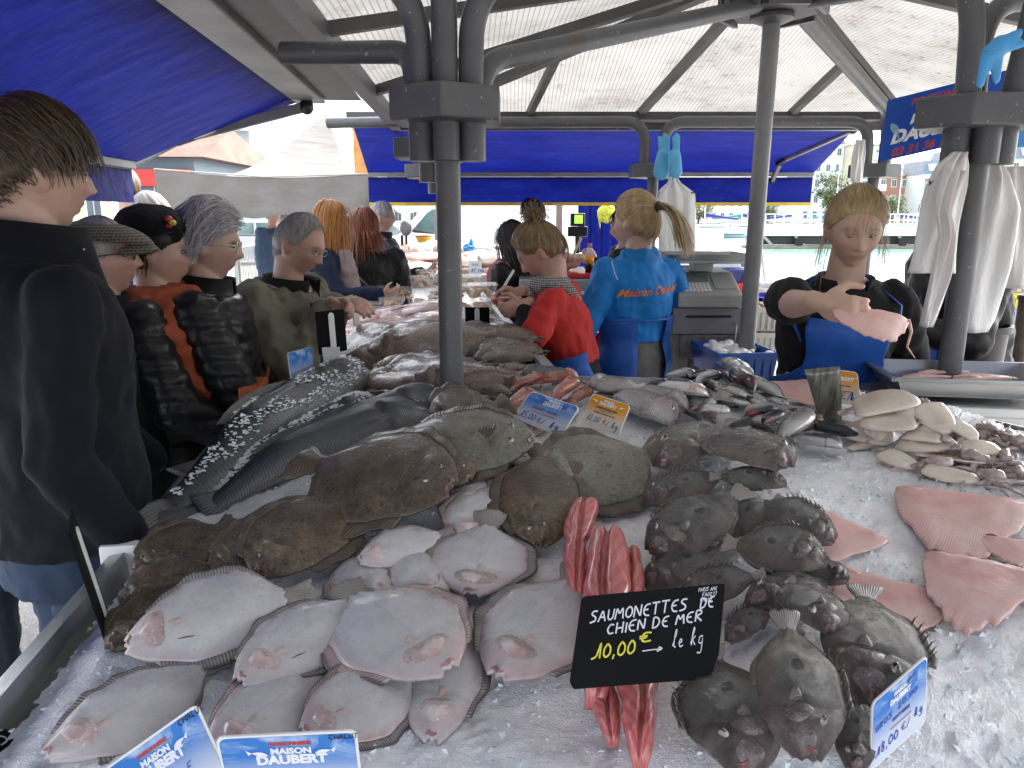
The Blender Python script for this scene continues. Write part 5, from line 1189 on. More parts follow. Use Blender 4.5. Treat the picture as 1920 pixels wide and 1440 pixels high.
    # legs
    if legs is not None:
        mb = MB(); mb.rings([ring(z, .93, .96, 26) for z in (.455, .48, .50, .53, .56, .585, .605, .625)])
        for s in (1, -1):
            k = V((s * .054 * H, .012, .28 * H + zoff * .5)); an = V((s * .056 * H, -.012, .045 * H)); mb.cap(wl(V((s * .05 * H, 0, .475 * H + zoff))), wl(k), .083 * g, .060, 16); mb.cap(wl(k), wl(an), .060, .048, 16)
        me = remesh(mb, max(.012, vox * 1.6), 4, .5); co = co_of(me); nn = nrm_of(me); set_co(me, co + nn * (nz(co * np.array((1, 1, 1.6)), 11.0, 3) * .007)[:, None]); me.materials.append(legs); me.shade_smooth(); link_mesh('trousers', me, t)
        if feet:
            for s in (1, -1):
                mb = MB(); c = wl(V((s * .058 * H, .05, .035))); mb.ell(c, (.045, .135, .042), R=A, n=16, m=10); mb.cap(wl(V((s * .056 * H, -.01, .05))), wl(V((s * .056 * H, -.01, .11))), .047, .044); me = remesh(mb, .009, 3); me.materials.append(shoe or BLACKP); me.shade_smooth(); link_mesh('shoe', me, t)
    if glasses is not None:
        mb = MB(); ga, rw, rh, th = glasses
        for s in (1, -1): mb.tube([hc + R @ (V((s * .034 + rw * math.cos(a), .094, .004 + rh * math.sin(a))) * hs) for a in np.linspace(0, 6.283, 20)], th, 6); mb.tube([hc + R @ (V(q) * hs) for q in ((s * (.034 + rw), .092, .008), (s * .076, .05, .010), (s * .085, -.02, .004))], th, 6)
        mb.tube([hc + R @ (V(q) * hs) for q in ((-.034 + rw, .096, .006), (0, .102, .009), (.034 - rw, .096, .006))], th, 6); mb.obj('glasses', ga, t, smooth=True)
    if hairspec is not None:
        st, hm, kw = hairspec; hair(P, st, hm, **kw).obj('hair', hm, t, smooth=True)
    for nme, k, m_ in P.extra: k.obj(nme, m_, t, smooth=True)
    return P
def apron(P, mat, zlo, zhi, waist, Aw, Abib, add=.02, name='apron'):
    R_ = []
    for zf in np.linspace(zlo, zhi, 26):
        a = Aw if zf < waist - .02 else Abib + (Aw - Abib) * (1 - smoothstep(np.array(zf), waist - .02, waist + .10)); a = float(a)
        R_.append(P.ring(max(zf, .3), 1.06, 1.08, 34, -a, a, add + .006 * math.sin(zf * 60)))
    if zlo < .3:
        pass
    v = np.array(R_); nzz = nz(v.reshape(-1, 3), 9, 2).reshape(v.shape[:2]) * .010; v[..., 1] -= nzz; v[..., 0] += nzz * .5
    mb = MB(); mb.grid(v); return mb.obj(name, mat, P.t, smooth=True, solid=.003)
def blob(P, name, mat, parts, vox=.010, amp=.004, nsc=14, parent=None):
    mb = MB()
    for q in parts: getattr(mb, q[0])(*q[1:])
    me = remesh(mb, vox, 4); co = co_of(me); nn = nrm_of(me); set_co(me, co + nn * (nz(co, nsc, 3) * amp)[:, None]); me.materials.append(mat); me.shade_smooth(); return link_mesh(name, me, parent or P.t)
NAVY = m_cloth('navy_wool', (.004, .005, .010), 400, .3, .85); DENIM = m_cloth('blue_denim', (.035, .06, .11), 700, .35, .8, .45); BLACKC = m_cloth('black_nylon', (.007, .007, .008), 300, .15, .42, .3, .05)
OLIVE = m_cloth('olive_canvas', (.17, .16, .115), 600, .3, .75, .2); DARKC = m_cloth('dark_cloth', (.010, .010, .012), 500, .3, .8); GREENC = m_cloth('dark_green_cloth', (.012, .024, .02), 500, .3, .8)
RED = m_cloth('red_cotton', (.52, .03, .025), 500, .3, .75, .2); BLUEJ = m_cloth('bright_blue_softshell', (.008, .19, .56), 500, .2, .6, .15); APR = m_cloth('blue_rubber_apron', (.02, .10, .42), 200, .1, .42, .2, 0)
GREYT = m_cloth('grey_sweatpants', (.16, .155, .15), 500, .3, .85, .25); RUST = m_cloth('rust_wool_scarf', (.44, .10, .045), 260, .6, .9, .3); TAUPE = m_cloth('taupe_trousers', (.14, .125, .11), 500, .3, .8)
QUILT = m_cloth('quilted_dark_nylon', (.022, .023, .023), 300, .15, .5, .3, .05, quilt=70); LIGHTJ = m_cloth('light_grey_jacket', (.22, .235, .24), 500, .3, .8); DENJ = m_cloth('denim_jacket', (.06, .1, .17), 600, .3, .8); PUFF = m_cloth('black_puffer_nylon', (.008, .008, .009), 250, .12, .36, .3, .05)
BROWNL = plain('brown_leather', (.2, .12, .07), .5, .3, 30, bump=.3)
HBROWN = m_hair('brown_hair', (.05, .032, .018), (.12, .075, .042)); HWHITE = m_hair('silver_hair', (.32, .31, .34), (.62, .6, .6)); HGREY = m_hair('grey_hair', (.2, .19, .18), (.42, .4, .38)); HBLOND = m_hair('blond_hair', (.36, .24, .11), (.62, .48, .28))
HDKBL = m_hair('dark_blond_hair', (.14, .09, .045), (.38, .26, .14)); HGING = m_hair('ginger_hair', (.38, .13, .03), (.58, .27, .07)); HRED = m_hair('auburn_hair', (.16, .04, .018), (.34, .10, .04)); HBLACK = m_hair('black_hair', (.010, .008, .008), (.035, .026, .022))
# --- 1 young man, foreground left
P = person('young man in a dark navy coat and jeans, nearest at the left', 62, 322, 1.56, 48, hp=4, sk=SK1, g=1.0, top=NAVY, hem=.505, ehint=((.05, -1, -.5), (-.5, -.55, -.75)), amp=.004, armR=(.115, .04, .50), armL=(-.13, .16, .52), legs=DENIM, hairspec=('short', HBROWN, dict(n=2600, thick=.020, length=.075, w=.0026, line=[(0, .06), (40, .052), (60, .035), (78, .018), (95, .016), (108, -.02), (130, -.045), (180, -.06)])),
           vox=.005, hs=1.04, collar=(NAVY, .782, .872, .122, .09, .35), handR=None, handL=None, shoe=BROWNL)
mb = MB(); c = P.sp(.845); q = [P.wl(c + V((math.sin(a) * .095, math.cos(a) * .11, .0))) for a in (.9, .62, .45)]
for k in range(2): mb = MB(); mb.ell(q[0] + V((0, 0, -.04 * k)), (.007, .007, .007)); mb.obj('snap_button', METF, P.t, smooth=True)
pass
# --- 2 flat cap man
P = person('older man in a checked flat cap and glasses behind the young man', 192, 482, 2.25, 18, hp=-2, hs=.96, sk=SK2, g=1.1, top=GREENC, hem=.44, legs=DARKC, hairspec=('crop', HGREY, dict(n=200, thick=.006, length=.03, w=.004)), glasses=(GLASSF, .021, .015, .0017), collar=(DARKC, .805, .865, .085, .08, .5), vox=.0055, handR=None, handL=None)
CAPM = m_cloth('checked_tweed', (.15, .13, .10), 500, .4, .9, .3, .2, check=(38, (.02, .018, .016)))
hc, R, hs = P.hc, P.R, P.hs
mb = MB(); L = []
for i in range(12):
    th = .02 + i * .13; L.append([hc + R @ (V((math.sin(th) * math.sin(a) * .095, math.sin(th) * math.cos(a) * (.142 if math.cos(a) > 0 else .112) + .008, .044 + math.cos(th) * .062 + .022 * -math.cos(a) * math.sin(th))) * hs) for a in np.linspace(0, 2 * math.pi, 36, endpoint=False)])
mb.rings(L, cap=False); cp = mb.obj('flat_cap', CAPM, P.t, smooth=True, solid=.008)
mb = MB(); L = []
for i in range(5):
    r = 1 + i * .06; L.append([hc + R @ (V((math.sin(a) * .088 * (1 + .02 * i), .008 + math.cos(a) * .125 * r, .036 - .0014 * i * i - .015 * math.sin(a) ** 2)) * hs) for a in np.linspace(-1.15, 1.15, 22)])
mb.grid(L); mb.obj('cap_peak', CAPM, cp, smooth=True, solid=.006)
# --- 3 beret woman with rust scarf
P = person('woman in a black knitted hat with an orange scarf, waiting in the row', 300, 470, 2.42, 8, hp=6, sk=SK1, g=1.12, top=PUFF, kind='puffer', hem=.44, legs=DARKC, armR=(.12, .18, .56), armL=(-.12, .18, .56), hairspec=('bob', HBLACK, dict(n=700, thick=.012, length=.10, w=.0035)), vox=.006, handR=(40, None), handL=None)
hc, R = P.hc, P.R; W_ = lambda x, y, z: hc + R @ V((x, y, z))
blob(P, 'knitted_hat', m_cloth('black_knit', (.008, .008, .009), 180, .8, .95), [('ell', W_(0, -.025, .07), (.094, .112, .075), R, 28, 18), ('ell', W_(0, -.02, .03), (.088, .105, .05), R, 28, 14)], .008, .004, 30)
for i, c_ in enumerate(((.5, .05, .04), (.6, .5, .05), (.2, .02, .05))):
    mb = MB(); mb.ell(W_(.070, .045 + .012 * (i % 2), .105 - .011 * i), (.012, .012, .010), n=10, m=8); mb.obj('brooch_petal', plain(('brooch_red', 'brooch_yellow', 'brooch_purple')[i], c_, .4), P.t, smooth=True)
s0 = P.sp(.80); blob(P, 'scarf', RUST, [('ell', P.wl(s0 + V((0, .01, .045))), (.15, .14, .07), P.A, 24, 14), ('ell', P.wl(s0 + V((0, .0, -.04))), (.235, .20, .115), P.A, 24, 14), ('cap', P.wl(s0 + V((.1, .05, -.02))), P.wl(s0 + V((.10, .15, -.22))), .10, .07), ('cap', P.wl(s0 + V((-.12, .0, 0))), P.wl(s0 + V((-.16, .02, -.12))), .08, .07)], .010, .016, 11)
# --- 4 silver haired woman
P = person('silver haired woman with white framed glasses and a black puffer jacket', 392, 458, 2.52, 12, hp=8, sk=SKL, g=1.12, top=PUFF, kind='puffer', hem=.47, armR=(.13, .15, .50), armL=(-.13, .13, .5), legs=TAUPE, hairspec=('bob', HWHITE, dict(n=2000, thick=.026, length=.085, w=.0032, line=[(0, .055), (40, .048), (62, .03), (80, .01), (98, -.03), (112, -.06), (180, -.085)])),
           glasses=(GLASSW, .022, .016, .0024), collar=(PUFF, .80, .865, .088, .082, .5), vox=.0055, handR=None, handL=None)
BAGO = plain('orange_leather', (.45, .10, .03), .45, .2, 20, bump=.15)
mb = MB(); a_ = P.ring(.80, 1.1, 1.1, 40, 0, 2 * math.pi, .02); b_ = P.ring(.50, 1.1, 1.1, 40, 0, 2 * math.pi, .03); mb.tube([V(a_[33]), V(P.ring(.74, 1.1, 1.1, 40, 0, 6.2832, .028)[36]), V(P.ring(.66, 1.1, 1.1, 40, 0, 6.2832, .03)[0]), V(P.ring(.58, 1.1, 1.1, 40, 0, 6.2832, .03)[4]), V(b_[8])], .006, 8, flat=.4)
mb.obj('bag_strap', BAGO, P.t, smooth=True)
hb = at_Y(478, 755, 2.35); tt = thing('handbag', 'orange leather handbag on the strap of the silver haired woman', 'bag', tuple(hb)); mb = MB(); mb.box(hb, (.07, .16, .12), .2); mb.obj('bag_body', BAGO, tt, bevel=.012); mb = MB(); mb.box(hb + V((0, 0, .045)), (.076, .166, .05), .2); mb.obj('flap', BAGO, tt, bevel=.01)
pb = at_Y(490, 742, 2.9); tt = thing('blue_bag', 'blue bag with a white zip behind the orange handbag', 'bag', tuple(pb)); mb = MB(); mb.box(pb, (.16, .1, .14), .2); mb.obj('bag_body', plain('blue_fabric', (.02, .14, .4), .7), tt, bevel=.02); mb = MB(); mb.box(pb + V((0, -.055, .02)), (.14, .012, .008), .2); mb.obj('zip', WHITE, tt)
# --- 5 olive coat man with banknote
N0 = at_Y(608, 575, 2.72); N1 = at_Y(630, 572, 2.80)
P = person('balding man in an olive coat looking down at a banknote', 562, 458, 2.92, -12, lean=14, hp=26, sk=SK2, g=1.3, top=OLIVE, hem=.42, armR=N0, armL=N1, legs=TAUPE, hairspec=('crop', HGREY, dict(n=1200, thick=.005, length=.026, w=.0028, line=[(0, .098), (40, .09), (60, .05), (80, .0), (98, -.01), (112, -.055), (180, -.085)])),
           glasses=(METF, .02, .013, .0012), collar=(m_cloth('black_fleece', (.012, .012, .012), 200, .5, .95), .79, .85, .112, .10, .45), vox=.0055, amp=.009, handR=(42, dict(d=(.8, -.1, .1), n=(0, .3, -1), s=(.3, -.6, .6))), handL=(30, dict(d=(.9, -.2, .05), n=(0, -.4, -1), s=(.2, .7, .5))))
mb = MB()
for z0, x0, w_ in ((.60, .45, .6), (.70, .35, .55)): mb.grid([P.ring(z0, 1.07, 1.09, 14, x0, x0 + w_, .006), P.ring(z0 - .028, 1.07, 1.09, 14, x0, x0 + w_, .011)])
mb.obj('pocket_flaps', OLIVE, P.t, smooth=True, solid=.004)
bn = at_Y(637, 577, 2.72); tt = thing('banknote', 'folded yellowish banknote in the fingers of the olive coated man', 'banknote', tuple(bn)); mb = MB(); mb.grid([[bn + V((-.04 + .02 * i, -.01 + .002 * (i % 2), .004 * (i % 2) + .006 * i)), bn + V((-.04 + .02 * i, .045, .02 + .006 * i))] for i in range(5)]); mb.obj('note', plain('banknote_paper', (.55, .55, .3), .7, .3, 60), tt, solid=.0008); mb = MB(); mb.box(bn + V((.02, .016, .024)), (.012, .02, .002)); mb.obj('printed_patch', plain('banknote_print', (.4, .42, .16), .7), tt)
# --- people further back
P = person('woman with long ginger hair and a pale fringed scarf', 622, 415, 5.0, -5, sk=SK1, g=1.0, top=m_cloth('dark_blue_coat', (.012, .02, .05), 400, .3, .8), hem=.34, armR=(.10, .22, .66), armL=(-.12, .2, .62), legs=DARKC, hairspec=('long', HGING, dict(n=900, thick=.020, length=.40, w=.007)), glasses=(GLASSF, .021, .015, .002), vox=.009)
s0 = P.sp(.80); SCF = m_cloth('greige_scarf', (.42, .34, .31), 300, .4, .9); sc_ = blob(P, 'scarf', SCF, [('ell', P.wl(s0 + V((0, .01, .03))), (.12, .11, .06), P.A, 20, 12), ('cap', P.wl(s0 + V((.05, .10, -.02))), P.wl(s0 + V((.07, .15, -.50))), .075, .10), ('cap', P.wl(s0 + V((.13, .0, -.05))), P.wl(s0 + V((.15, .02, -.55))), .06, .085)], .014, .012, 14)
mb = MB()
for i in range(40): q = P.wl(s0 + V((.0 + .2 * i / 40, .16 - .12 * i / 40, -.56))); mb.tube([q, q + V((random.uniform(-.01, .01), 0, -.04)), q + V((random.uniform(-.02, .02), 0, -.09))], .003, 5)
mb.obj('fringe', SCF, sc_)
P = person('woman with a red bob in a black quilted coat seen from behind', 682, 428, 5.5, 100, hp=5, sk=SK1, g=1.3, top=QUILT, hem=.47, legs=m_cloth('dark_jeans', (.012, .015, .03), 500, .3, .8), hairspec=('long', HRED, dict(n=900, thick=.022, length=.18, w=.007)), vox=.009)
mb = MB(); a_ = [P.ring(z, 1.1, 1.1, 40, 0, 6.2832, .03)[k] for z, k in ((.81, 23), (.74, 21), (.66, 18), (.58, 15), (.50, 13))]; mb.tube([V(q) for q in a_], .008, 6, flat=.5); mb.obj('bag_strap', BROWNL, P.t)
P = person('man in a black coat and glasses facing right beside the red haired woman', 717, 407, 6.1, 5, hp=3, sk=SK2, g=1.2, top=DARKC, hem=.42, armR=(.08, .2, .68), armL=(-.1, .2, .66), legs=m_cloth('grey_jeans', (.06, .07, .09), 500, .3, .8), hairspec=('crop', HGREY, dict(n=200, thick=.008, length=.03, w=.008)), glasses=(METF, .021, .014, .002), collar=(DARKC, .80, .865, .09, .085, .5), vox=.010)
P = person('man in a blue denim jacket far off beside the red and white parking', 512, 400, 9.5, -25, sk=SK1, g=1.1, top=DENJ, hem=.48, legs=DENIM, hairspec=('crop', HBROWN, dict(n=120, thick=.01, length=.03, w=.012)), vox=.013, eyes=False)
P = person('grey haired person in beige, partly hidden behind the denim man', 534, 412, 10.3, 190, sk=SK1, top=m_cloth('beige_cloth', (.4, .33, .25), 400, .3, .8), hem=.46, legs=DARKC, hairspec=('crop', HGREY, dict(n=120, thick=.012, length=.03, w=.012)), vox=.014, eyes=False)
P = person('grey haired man in a light grey jacket behind the knitted hat', 283, 402, 4.4, 200, hp=10, sk=SK2, top=LIGHTJ, hem=.46, legs=DENIM, hairspec=('crop', HGREY, dict(n=260, thick=.014, length=.04, w=.007)), vox=.009)
P = person('bald man just behind the grey haired one at the left', 258, 402, 5.0, 150, hp=5, sk=SK1, top=LIGHTJ, hem=.46, legs=DENIM, hairspec=('crop', HWHITE, dict(n=60, thick=.003, length=.01, w=.006, line=[(0, .12), (90, .03), (180, -.06)])), vox=.010)
P = person('person in a navy jacket with back turned under the blue valance', 236, 352, 4.9, 120, hp=0, sk=SK2, top=m_cloth('navy_jacket', (.02, .035, .08), 500, .3, .8), hem=.46, legs=DENIM, hairspec=('crop', HBROWN, dict(n=150, thick=.012, length=.03, w=.008)), vox=.012, eyes=False)
P = person('short dark haired person in glasses behind the curly bun', 1000, 402, 6.3, 215, hp=22, sk=SK2, top=m_cloth('charcoal_cloth', (.03, .03, .034), 500, .3, .8), hem=.46, legs=DARKC, hairspec=('short', HBLACK, dict(n=260, thick=.015, length=.05, w=.009)), glasses=(GLASSF, .022, .015, .0025), vox=.010)
P = person('woman with long dark hair and a pink fur collar at the far stall', 960, 452, 5.1, 150, hp=15, sk=SK1, g=1.1, top=BLACKC, hem=.44, legs=DARKC, hairspec=('long', HBLACK, dict(n=700, thick=.016, length=.26, w=.007)), vox=.010)
s0 = P.sp(.80); blob(P, 'fur_collar', m_cloth('pink_fur', (.5, .2, .21), 120, 1.0, 1.0), [('ell', P.wl(s0 + V((0, .03, .03))), (.14, .13, .06), P.A, 20, 12), ('cap', P.wl(s0 + V((-.07, .1, 0))), P.wl(s0 + V((-.06, .14, -.2))), .06, .05)], .012, .012, 30)
P = person('customer in dark clothes half hidden behind the ponytail worker', 1168, 425, 5.9, 190, hp=12, sk=SK2, top=DARKC, hem=.46, legs=DARKC, armR=(.03, .16, .76), armL=(-.05, .16, .78), hairspec=('short', HBLACK, dict(n=200, thick=.014, length=.05, w=.009)), vox=.011)
P = person('person behind the young man, only blue jeans and brown shoe in view', -150, 330, 2.05, 20, sk=SK1, top=NAVY, hem=.46, legs=m_cloth('pale_jeans', (.06, .085, .12), 600, .3, .8), shoe=BROWNL, hairspec=('crop', HBROWN, dict(n=100, thick=.01, length=.03, w=.008)), vox=.010)
# --- staff
W0 = at_Y(985, 570, 3.2); W1 = at_Y(972, 548, 3.32)
P = person('worker in a red polo with a messy bun writing on a pad', 1012, 470, 3.35, 168, lean=16, hp=38, hs=1.06, sk=SK2, g=.9, top=RED, kind='polo', hem=.595, sleeve=.62, armL=W0, armR=W1, legs=DARKC, hairspec=('bun', HDKBL, dict(n=1300, thick=.014, w=.0034)), vox=.006, handL=(50, dict(d=(-.8, -.2, -.25), n=(0, .5, -.8), s=(-.2, -.2, .9))), handR=(45, dict(d=(-.9, 0, -.25), n=(0, -.4, -.8), s=(-.1, -.5, .8))))
for s in (-1, 1):
    S, E, T = P.arm[s]; blob(P, 'black_sleeve', DARKC, [('cap', P.wl(S.lerp(E, .5)), P.wl(E), .052, .05), ('cap', P.wl(E), P.wl(E.lerp(T, .86)), .05, .036)], .010, .005, 16)
apron(P, APR, .32, .635, .67, 2.35, 2.35, .012)
s0 = P.sp(.815); blob(P, 'printed_scarf', m_cloth('black_white_scarf', (.5, .5, .5), 300, .4, .9, .5, .2, check=(34, (.015, .015, .02))), [('ell', P.wl(s0 + V((0, .015, .025))), (.105, .10, .05), P.A, 20, 12), ('cap', P.wl(s0 + V((-.05, -.06, 0))), P.wl(s0 + V((0, -.10, -.07))), .045, .03), ('cap', P.wl(s0 + V((.03, .08, 0))), P.wl(s0 + V((.0, .12, -.12))), .04, .03)], .010, .010, 22)
pn = W1 + V((-.06, -.03, .03)); tt = thing('pen', 'white pen in the hand of the red shirted worker', 'pen', tuple(pn)); mb = MB(); mb.tube([pn + V((-.02, 0, -.03)), pn + V((.04, 0, .07))], .006, 10); mb.obj('barrel', WHITE, tt, smooth=True); mb = MB(); mb.tube([pn + V((-.02, 0, -.03)), pn + V((-.027, 0, -.042))], [.005, .0015], 8); mb.obj('tip', BLACKP, tt)
op = at_Y(955, 562, 3.32); tt = thing('order_pad', 'red cash tray under the hand of the writing worker', 'tray', tuple(op)); mb = MB(); mb.box(op, (.16, .12, .02), .1); mb.obj('tray_base', plain('red_plastic', (.4, .02, .02), .35), tt, bevel=.006); mb = MB(); mb.box(op + V((0, 0, .014)), (.10, .08, .006), .1); mb.obj('paper_pad', WHITE, tt)
P = person('ponytail worker in a bright blue hooded jacket and blue apron, back turned', 1192, 415, 3.6, 118, hp=2, hy=18, hs=1.13, sk=SK1, g=1.0, top=BLUEJ, kind='hoodie', hem=.60, armL=(-.12, .14, .66), armR=(.13, .12, .64), legs=GREYT, hairspec=('pony', HBLOND, dict(n=1400, thick=.012, w=.0034)), vox=.006, amp=.0055)
PT = P
ap = apron(P, APR, .30, .672, .70, 2.72, 2.72, .009); 
k = MB(); a_ = P.ring(.665, 1.07, 1.09, 40, 0, 6.2832, .011); k.tube([V(q) for q in a_] + [V(a_[0])], .006, 6); k.obj('apron_tie', APR, ap)
mb = MB()
for s in (1, -1):
    S, E, T = P.arm[s]; mb.tube([P.wl(S + V((-s * .03, -.065, -.06))), P.wl(S + V((s * .01, -.070, -.0))), P.wl(S + V((s * .01, -.045, .055)))], .0025, 6)
mb.obj('reflective_piping', plain('pale_piping', (.6, .62, .64), .4), P.t)
# embroidered name on the back
EMB = plain('orange_thread', (.75, .22, .03), .7, .3, 200)
tx = typed('Maison Daubert', .058, .0009, .45); cc = P.sp(.735); pass
vv = np.concatenate(tx.v); vv = vv * .9; out = []
from mathutils.bvhtree import BVHTree
_bv = BVHTree.FromPolygons([v.co + ORG[P.top.name] for v in P.top.data.vertices], [tuple(p.vertices) for p in P.top.data.polygons])
for q in vv:
    o_ = P.wl(cc + V((q[0] * 1.0, -.5, q[1] + q[0] * .06))); dr = P.A @ V((0, 1, 0)); h_ = _bv.ray_cast(o_, dr, .8); out.append((h_[0] if h_[0] is not None else o_ + dr * .35) - dr * .004)
tx.v = [np.array(out)]; EM = tx.obj('embroidered_name', EMB, P.t)
pass
FH = at_Y(1536, 566, 1.93)
P = person('blonde fishmonger in black with a blue apron holding out a skate wing', 1603, 430, 2.36, -97, lean=13, hp=17, hy=-4, sk=SK3, g=.96, top=DARKC, kind='polo', hem=.50, sleeve=.85, armR=FH, armL=V((at_Y(1655, 690, 2.35).x, 2.35, 1.10)), legs=DARKC, hairspec=('updo', HBLOND, dict(n=2000, thick=.015, w=.0024, line=[(0, .074), (35, .066), (60, .035), (80, .005), (98, -.012), (112, -.05), (180, -.08)])), vox=.0048, hs=.99, slim=1.1, lids=.6, ehint=((.9, .0, -.45), (-.5, -.5, -.7)),
           handR=(48, dict(d=(.55, -.75, -.15), n=(.25, -.1, -.9), s=(.5, -.5, .8))), handL=(30, dict(d=(.1, -.1, -1), n=(-.5, -.7, 0), s=(-.8, .3, 0))), collar=(DARKC, .80, .84, .088, .084, .6))
apron(P, APR, .30, .785, .60, 2.0, .60, .034)
mb = MB()
for s in (1, -1):
    q = [P.ring(z, 1.08, 1.1, 60, -3.1416, 3.1416, .018)[k] for z, k in ((.735, 30 + s * 6), (.775, 30 + s * 8), (.80, 30 + s * 9))]; n_ = P.wl(P.sp(.825) + V((s * .07, -.01, .03))); mb.tube([V(a) for a in q] + [n_, P.wl(P.sp(.83) + V((0, -.075, .02)))], .011, 8, flat=.3)
mb.obj('apron_straps', APR, P.t, smooth=True)
q = P.ring(.655, 1.08, 1.1, 60, -3.1416, 3.1416, .020); gm = MB(); c_ = V(q[38]); dn = (V(q[38]) - P.wl(P.sp(.655))).normalized(); xx = dn.orthogonal().normalized(); yy = dn.cross(xx)
gm.tube([c_ + (xx * math.cos(a) + yy * math.sin(a)) * .011 for a in np.linspace(0, 6.283, 18)], .0035, 8); gm.obj('eyelet', METF, P.t, smooth=True)
mb = MB(); rt = [V((s * random.uniform(.045, .078), random.uniform(-.03, .03), random.uniform(-.02, .05))) for s in (1, -1) for _ in range(30)]
strands(mb, rt, [V((q.x * 3, .12, -.3)) for q in rt], .18, 9, .0022, P.hc, P.R, P.hs, (.005, .016), grav=.4, jit=.10)
rt = [V((random.gauss(.002, .022), random.uniform(.07, .085), random.uniform(.06, .085))) for _ in range(11)]
strands(mb, rt, [V((random.uniform(-.5, .5), .6, .05)) for q in rt], .085, 7, .0026, P.hc, P.R, P.hs, (.006, .02), grav=.42, jit=.08); mb.obj('loose_strands', HBLOND, P.t, smooth=True)
for s in (1, -1): k = MB(); k.ell(P.hc + P.R @ (V((s * .083, -.006, -.042)) * P.hs), (.004, .004, .007)); k.obj('earring', METF, P.t, smooth=True)
f = Fish('skate', FH + V((.01, -.06, -.02)), FH + V((.215, -.04, -.045)), drape=0, wid=.62, flip=True, tilt=0, arch=.08, thick=1.3); tt = thing('skate_wing', 'pink skate wing held up in the hand of the blonde fishmonger', 'skate wing', tuple(f.P0)); 
f.lat = (f.lat * .75 + V((0, 0, 1)) * (-.66 if f.lat.y < 0 else .66)).normalized(); f.upv = f.d.cross(f.lat); f.upv = f.upv if f.upv.y < 0 else -f.upv
f.region(0, 1, -1, 1, 40, 21, SKATE, 'wing', tt); f.patch(.3, -.5, .25, .35, .004, PALESK, 'belly_flap', tt)
mb = MB(); e_ = V(tuple(f.pos(np.array(.97), np.array(0.), 1))); mb.tube([e_, e_ + V((.012, 0, -.03)), e_ + V((.006, 0, -.07)), e_ + V((.03, 0, -.10))], [.006, .004, .003, .001], 7); mb.obj('trailing_strip', PINKFI, tt, smooth=True)
P = person('worker in black bending behind the hanging white bags', 1775, 400, 3.1, 190, lean=14, hp=20, sk=SK2, g=1.12, top=BLACKC, hem=.42, armL=at_Y(1690, 605, 2.85), armR=at_Y(1720, 625, 3.0), legs=DARKC, hairspec=('crop', HBROWN, dict(n=150, thick=.012, length=.04, w=.008)), vox=.008, eyes=False)
# ------------------------------------------------------------------ signs and cards
def m_card(name, top, bot, sky=True):
    g = G(name); v = g.sep(g.co('UV')); n = g.noise(3.2, 6, .6, g.co('UV'), .8)
    c = g.ramp(v[1], [(.25, bot), (.72, top)])
    if sky: c = g.mix(g.math('MULTIPLY', g.ramp(n, [(.5, 0.0), (.68, .8)]), g.ss(v[1], .45, .8)), c, (.5, .62, .75))
    g.set(Base_Color=c, Roughness=.25, Coat_Weight=.4); return g.m
CBLUE = m_card('blue_sky_print', (.025, .17, .52), (.62, .66, .72)); CORANGE = m_card('orange_print', (.72, .30, .015), (.72, .66, .52), False); CWHITE = m_card('white_card', (.7, .7, .7), (.7, .7, .7), False)
SLATE = plain('black_slate_board', (.004, .004, .005), .65, .4, 8, bump=.1, bscale=60, spec=.12); BIGB = plain('royal_blue_vinyl', (.008, .075, .42), .3, .2, 3)
INKW = plain('chalk_white', (.62, .62, .68), .7, .1, 90); INKY = plain('chalk_yellow', (.62, .58, .05), .7, .1, 90); INKB = plain('blue_marker', (.02, .06, .42), .5, .1); INKK = plain('black_marker', (.012, .012, .012), .5, .1); INKR = plain('red_print', (.45, .05, .04), .5, .1); INKN = plain('navy_print', (.05, .07, .25), .5, .1); INKL = plain('white_print', (.75, .77, .8), .4, .05)
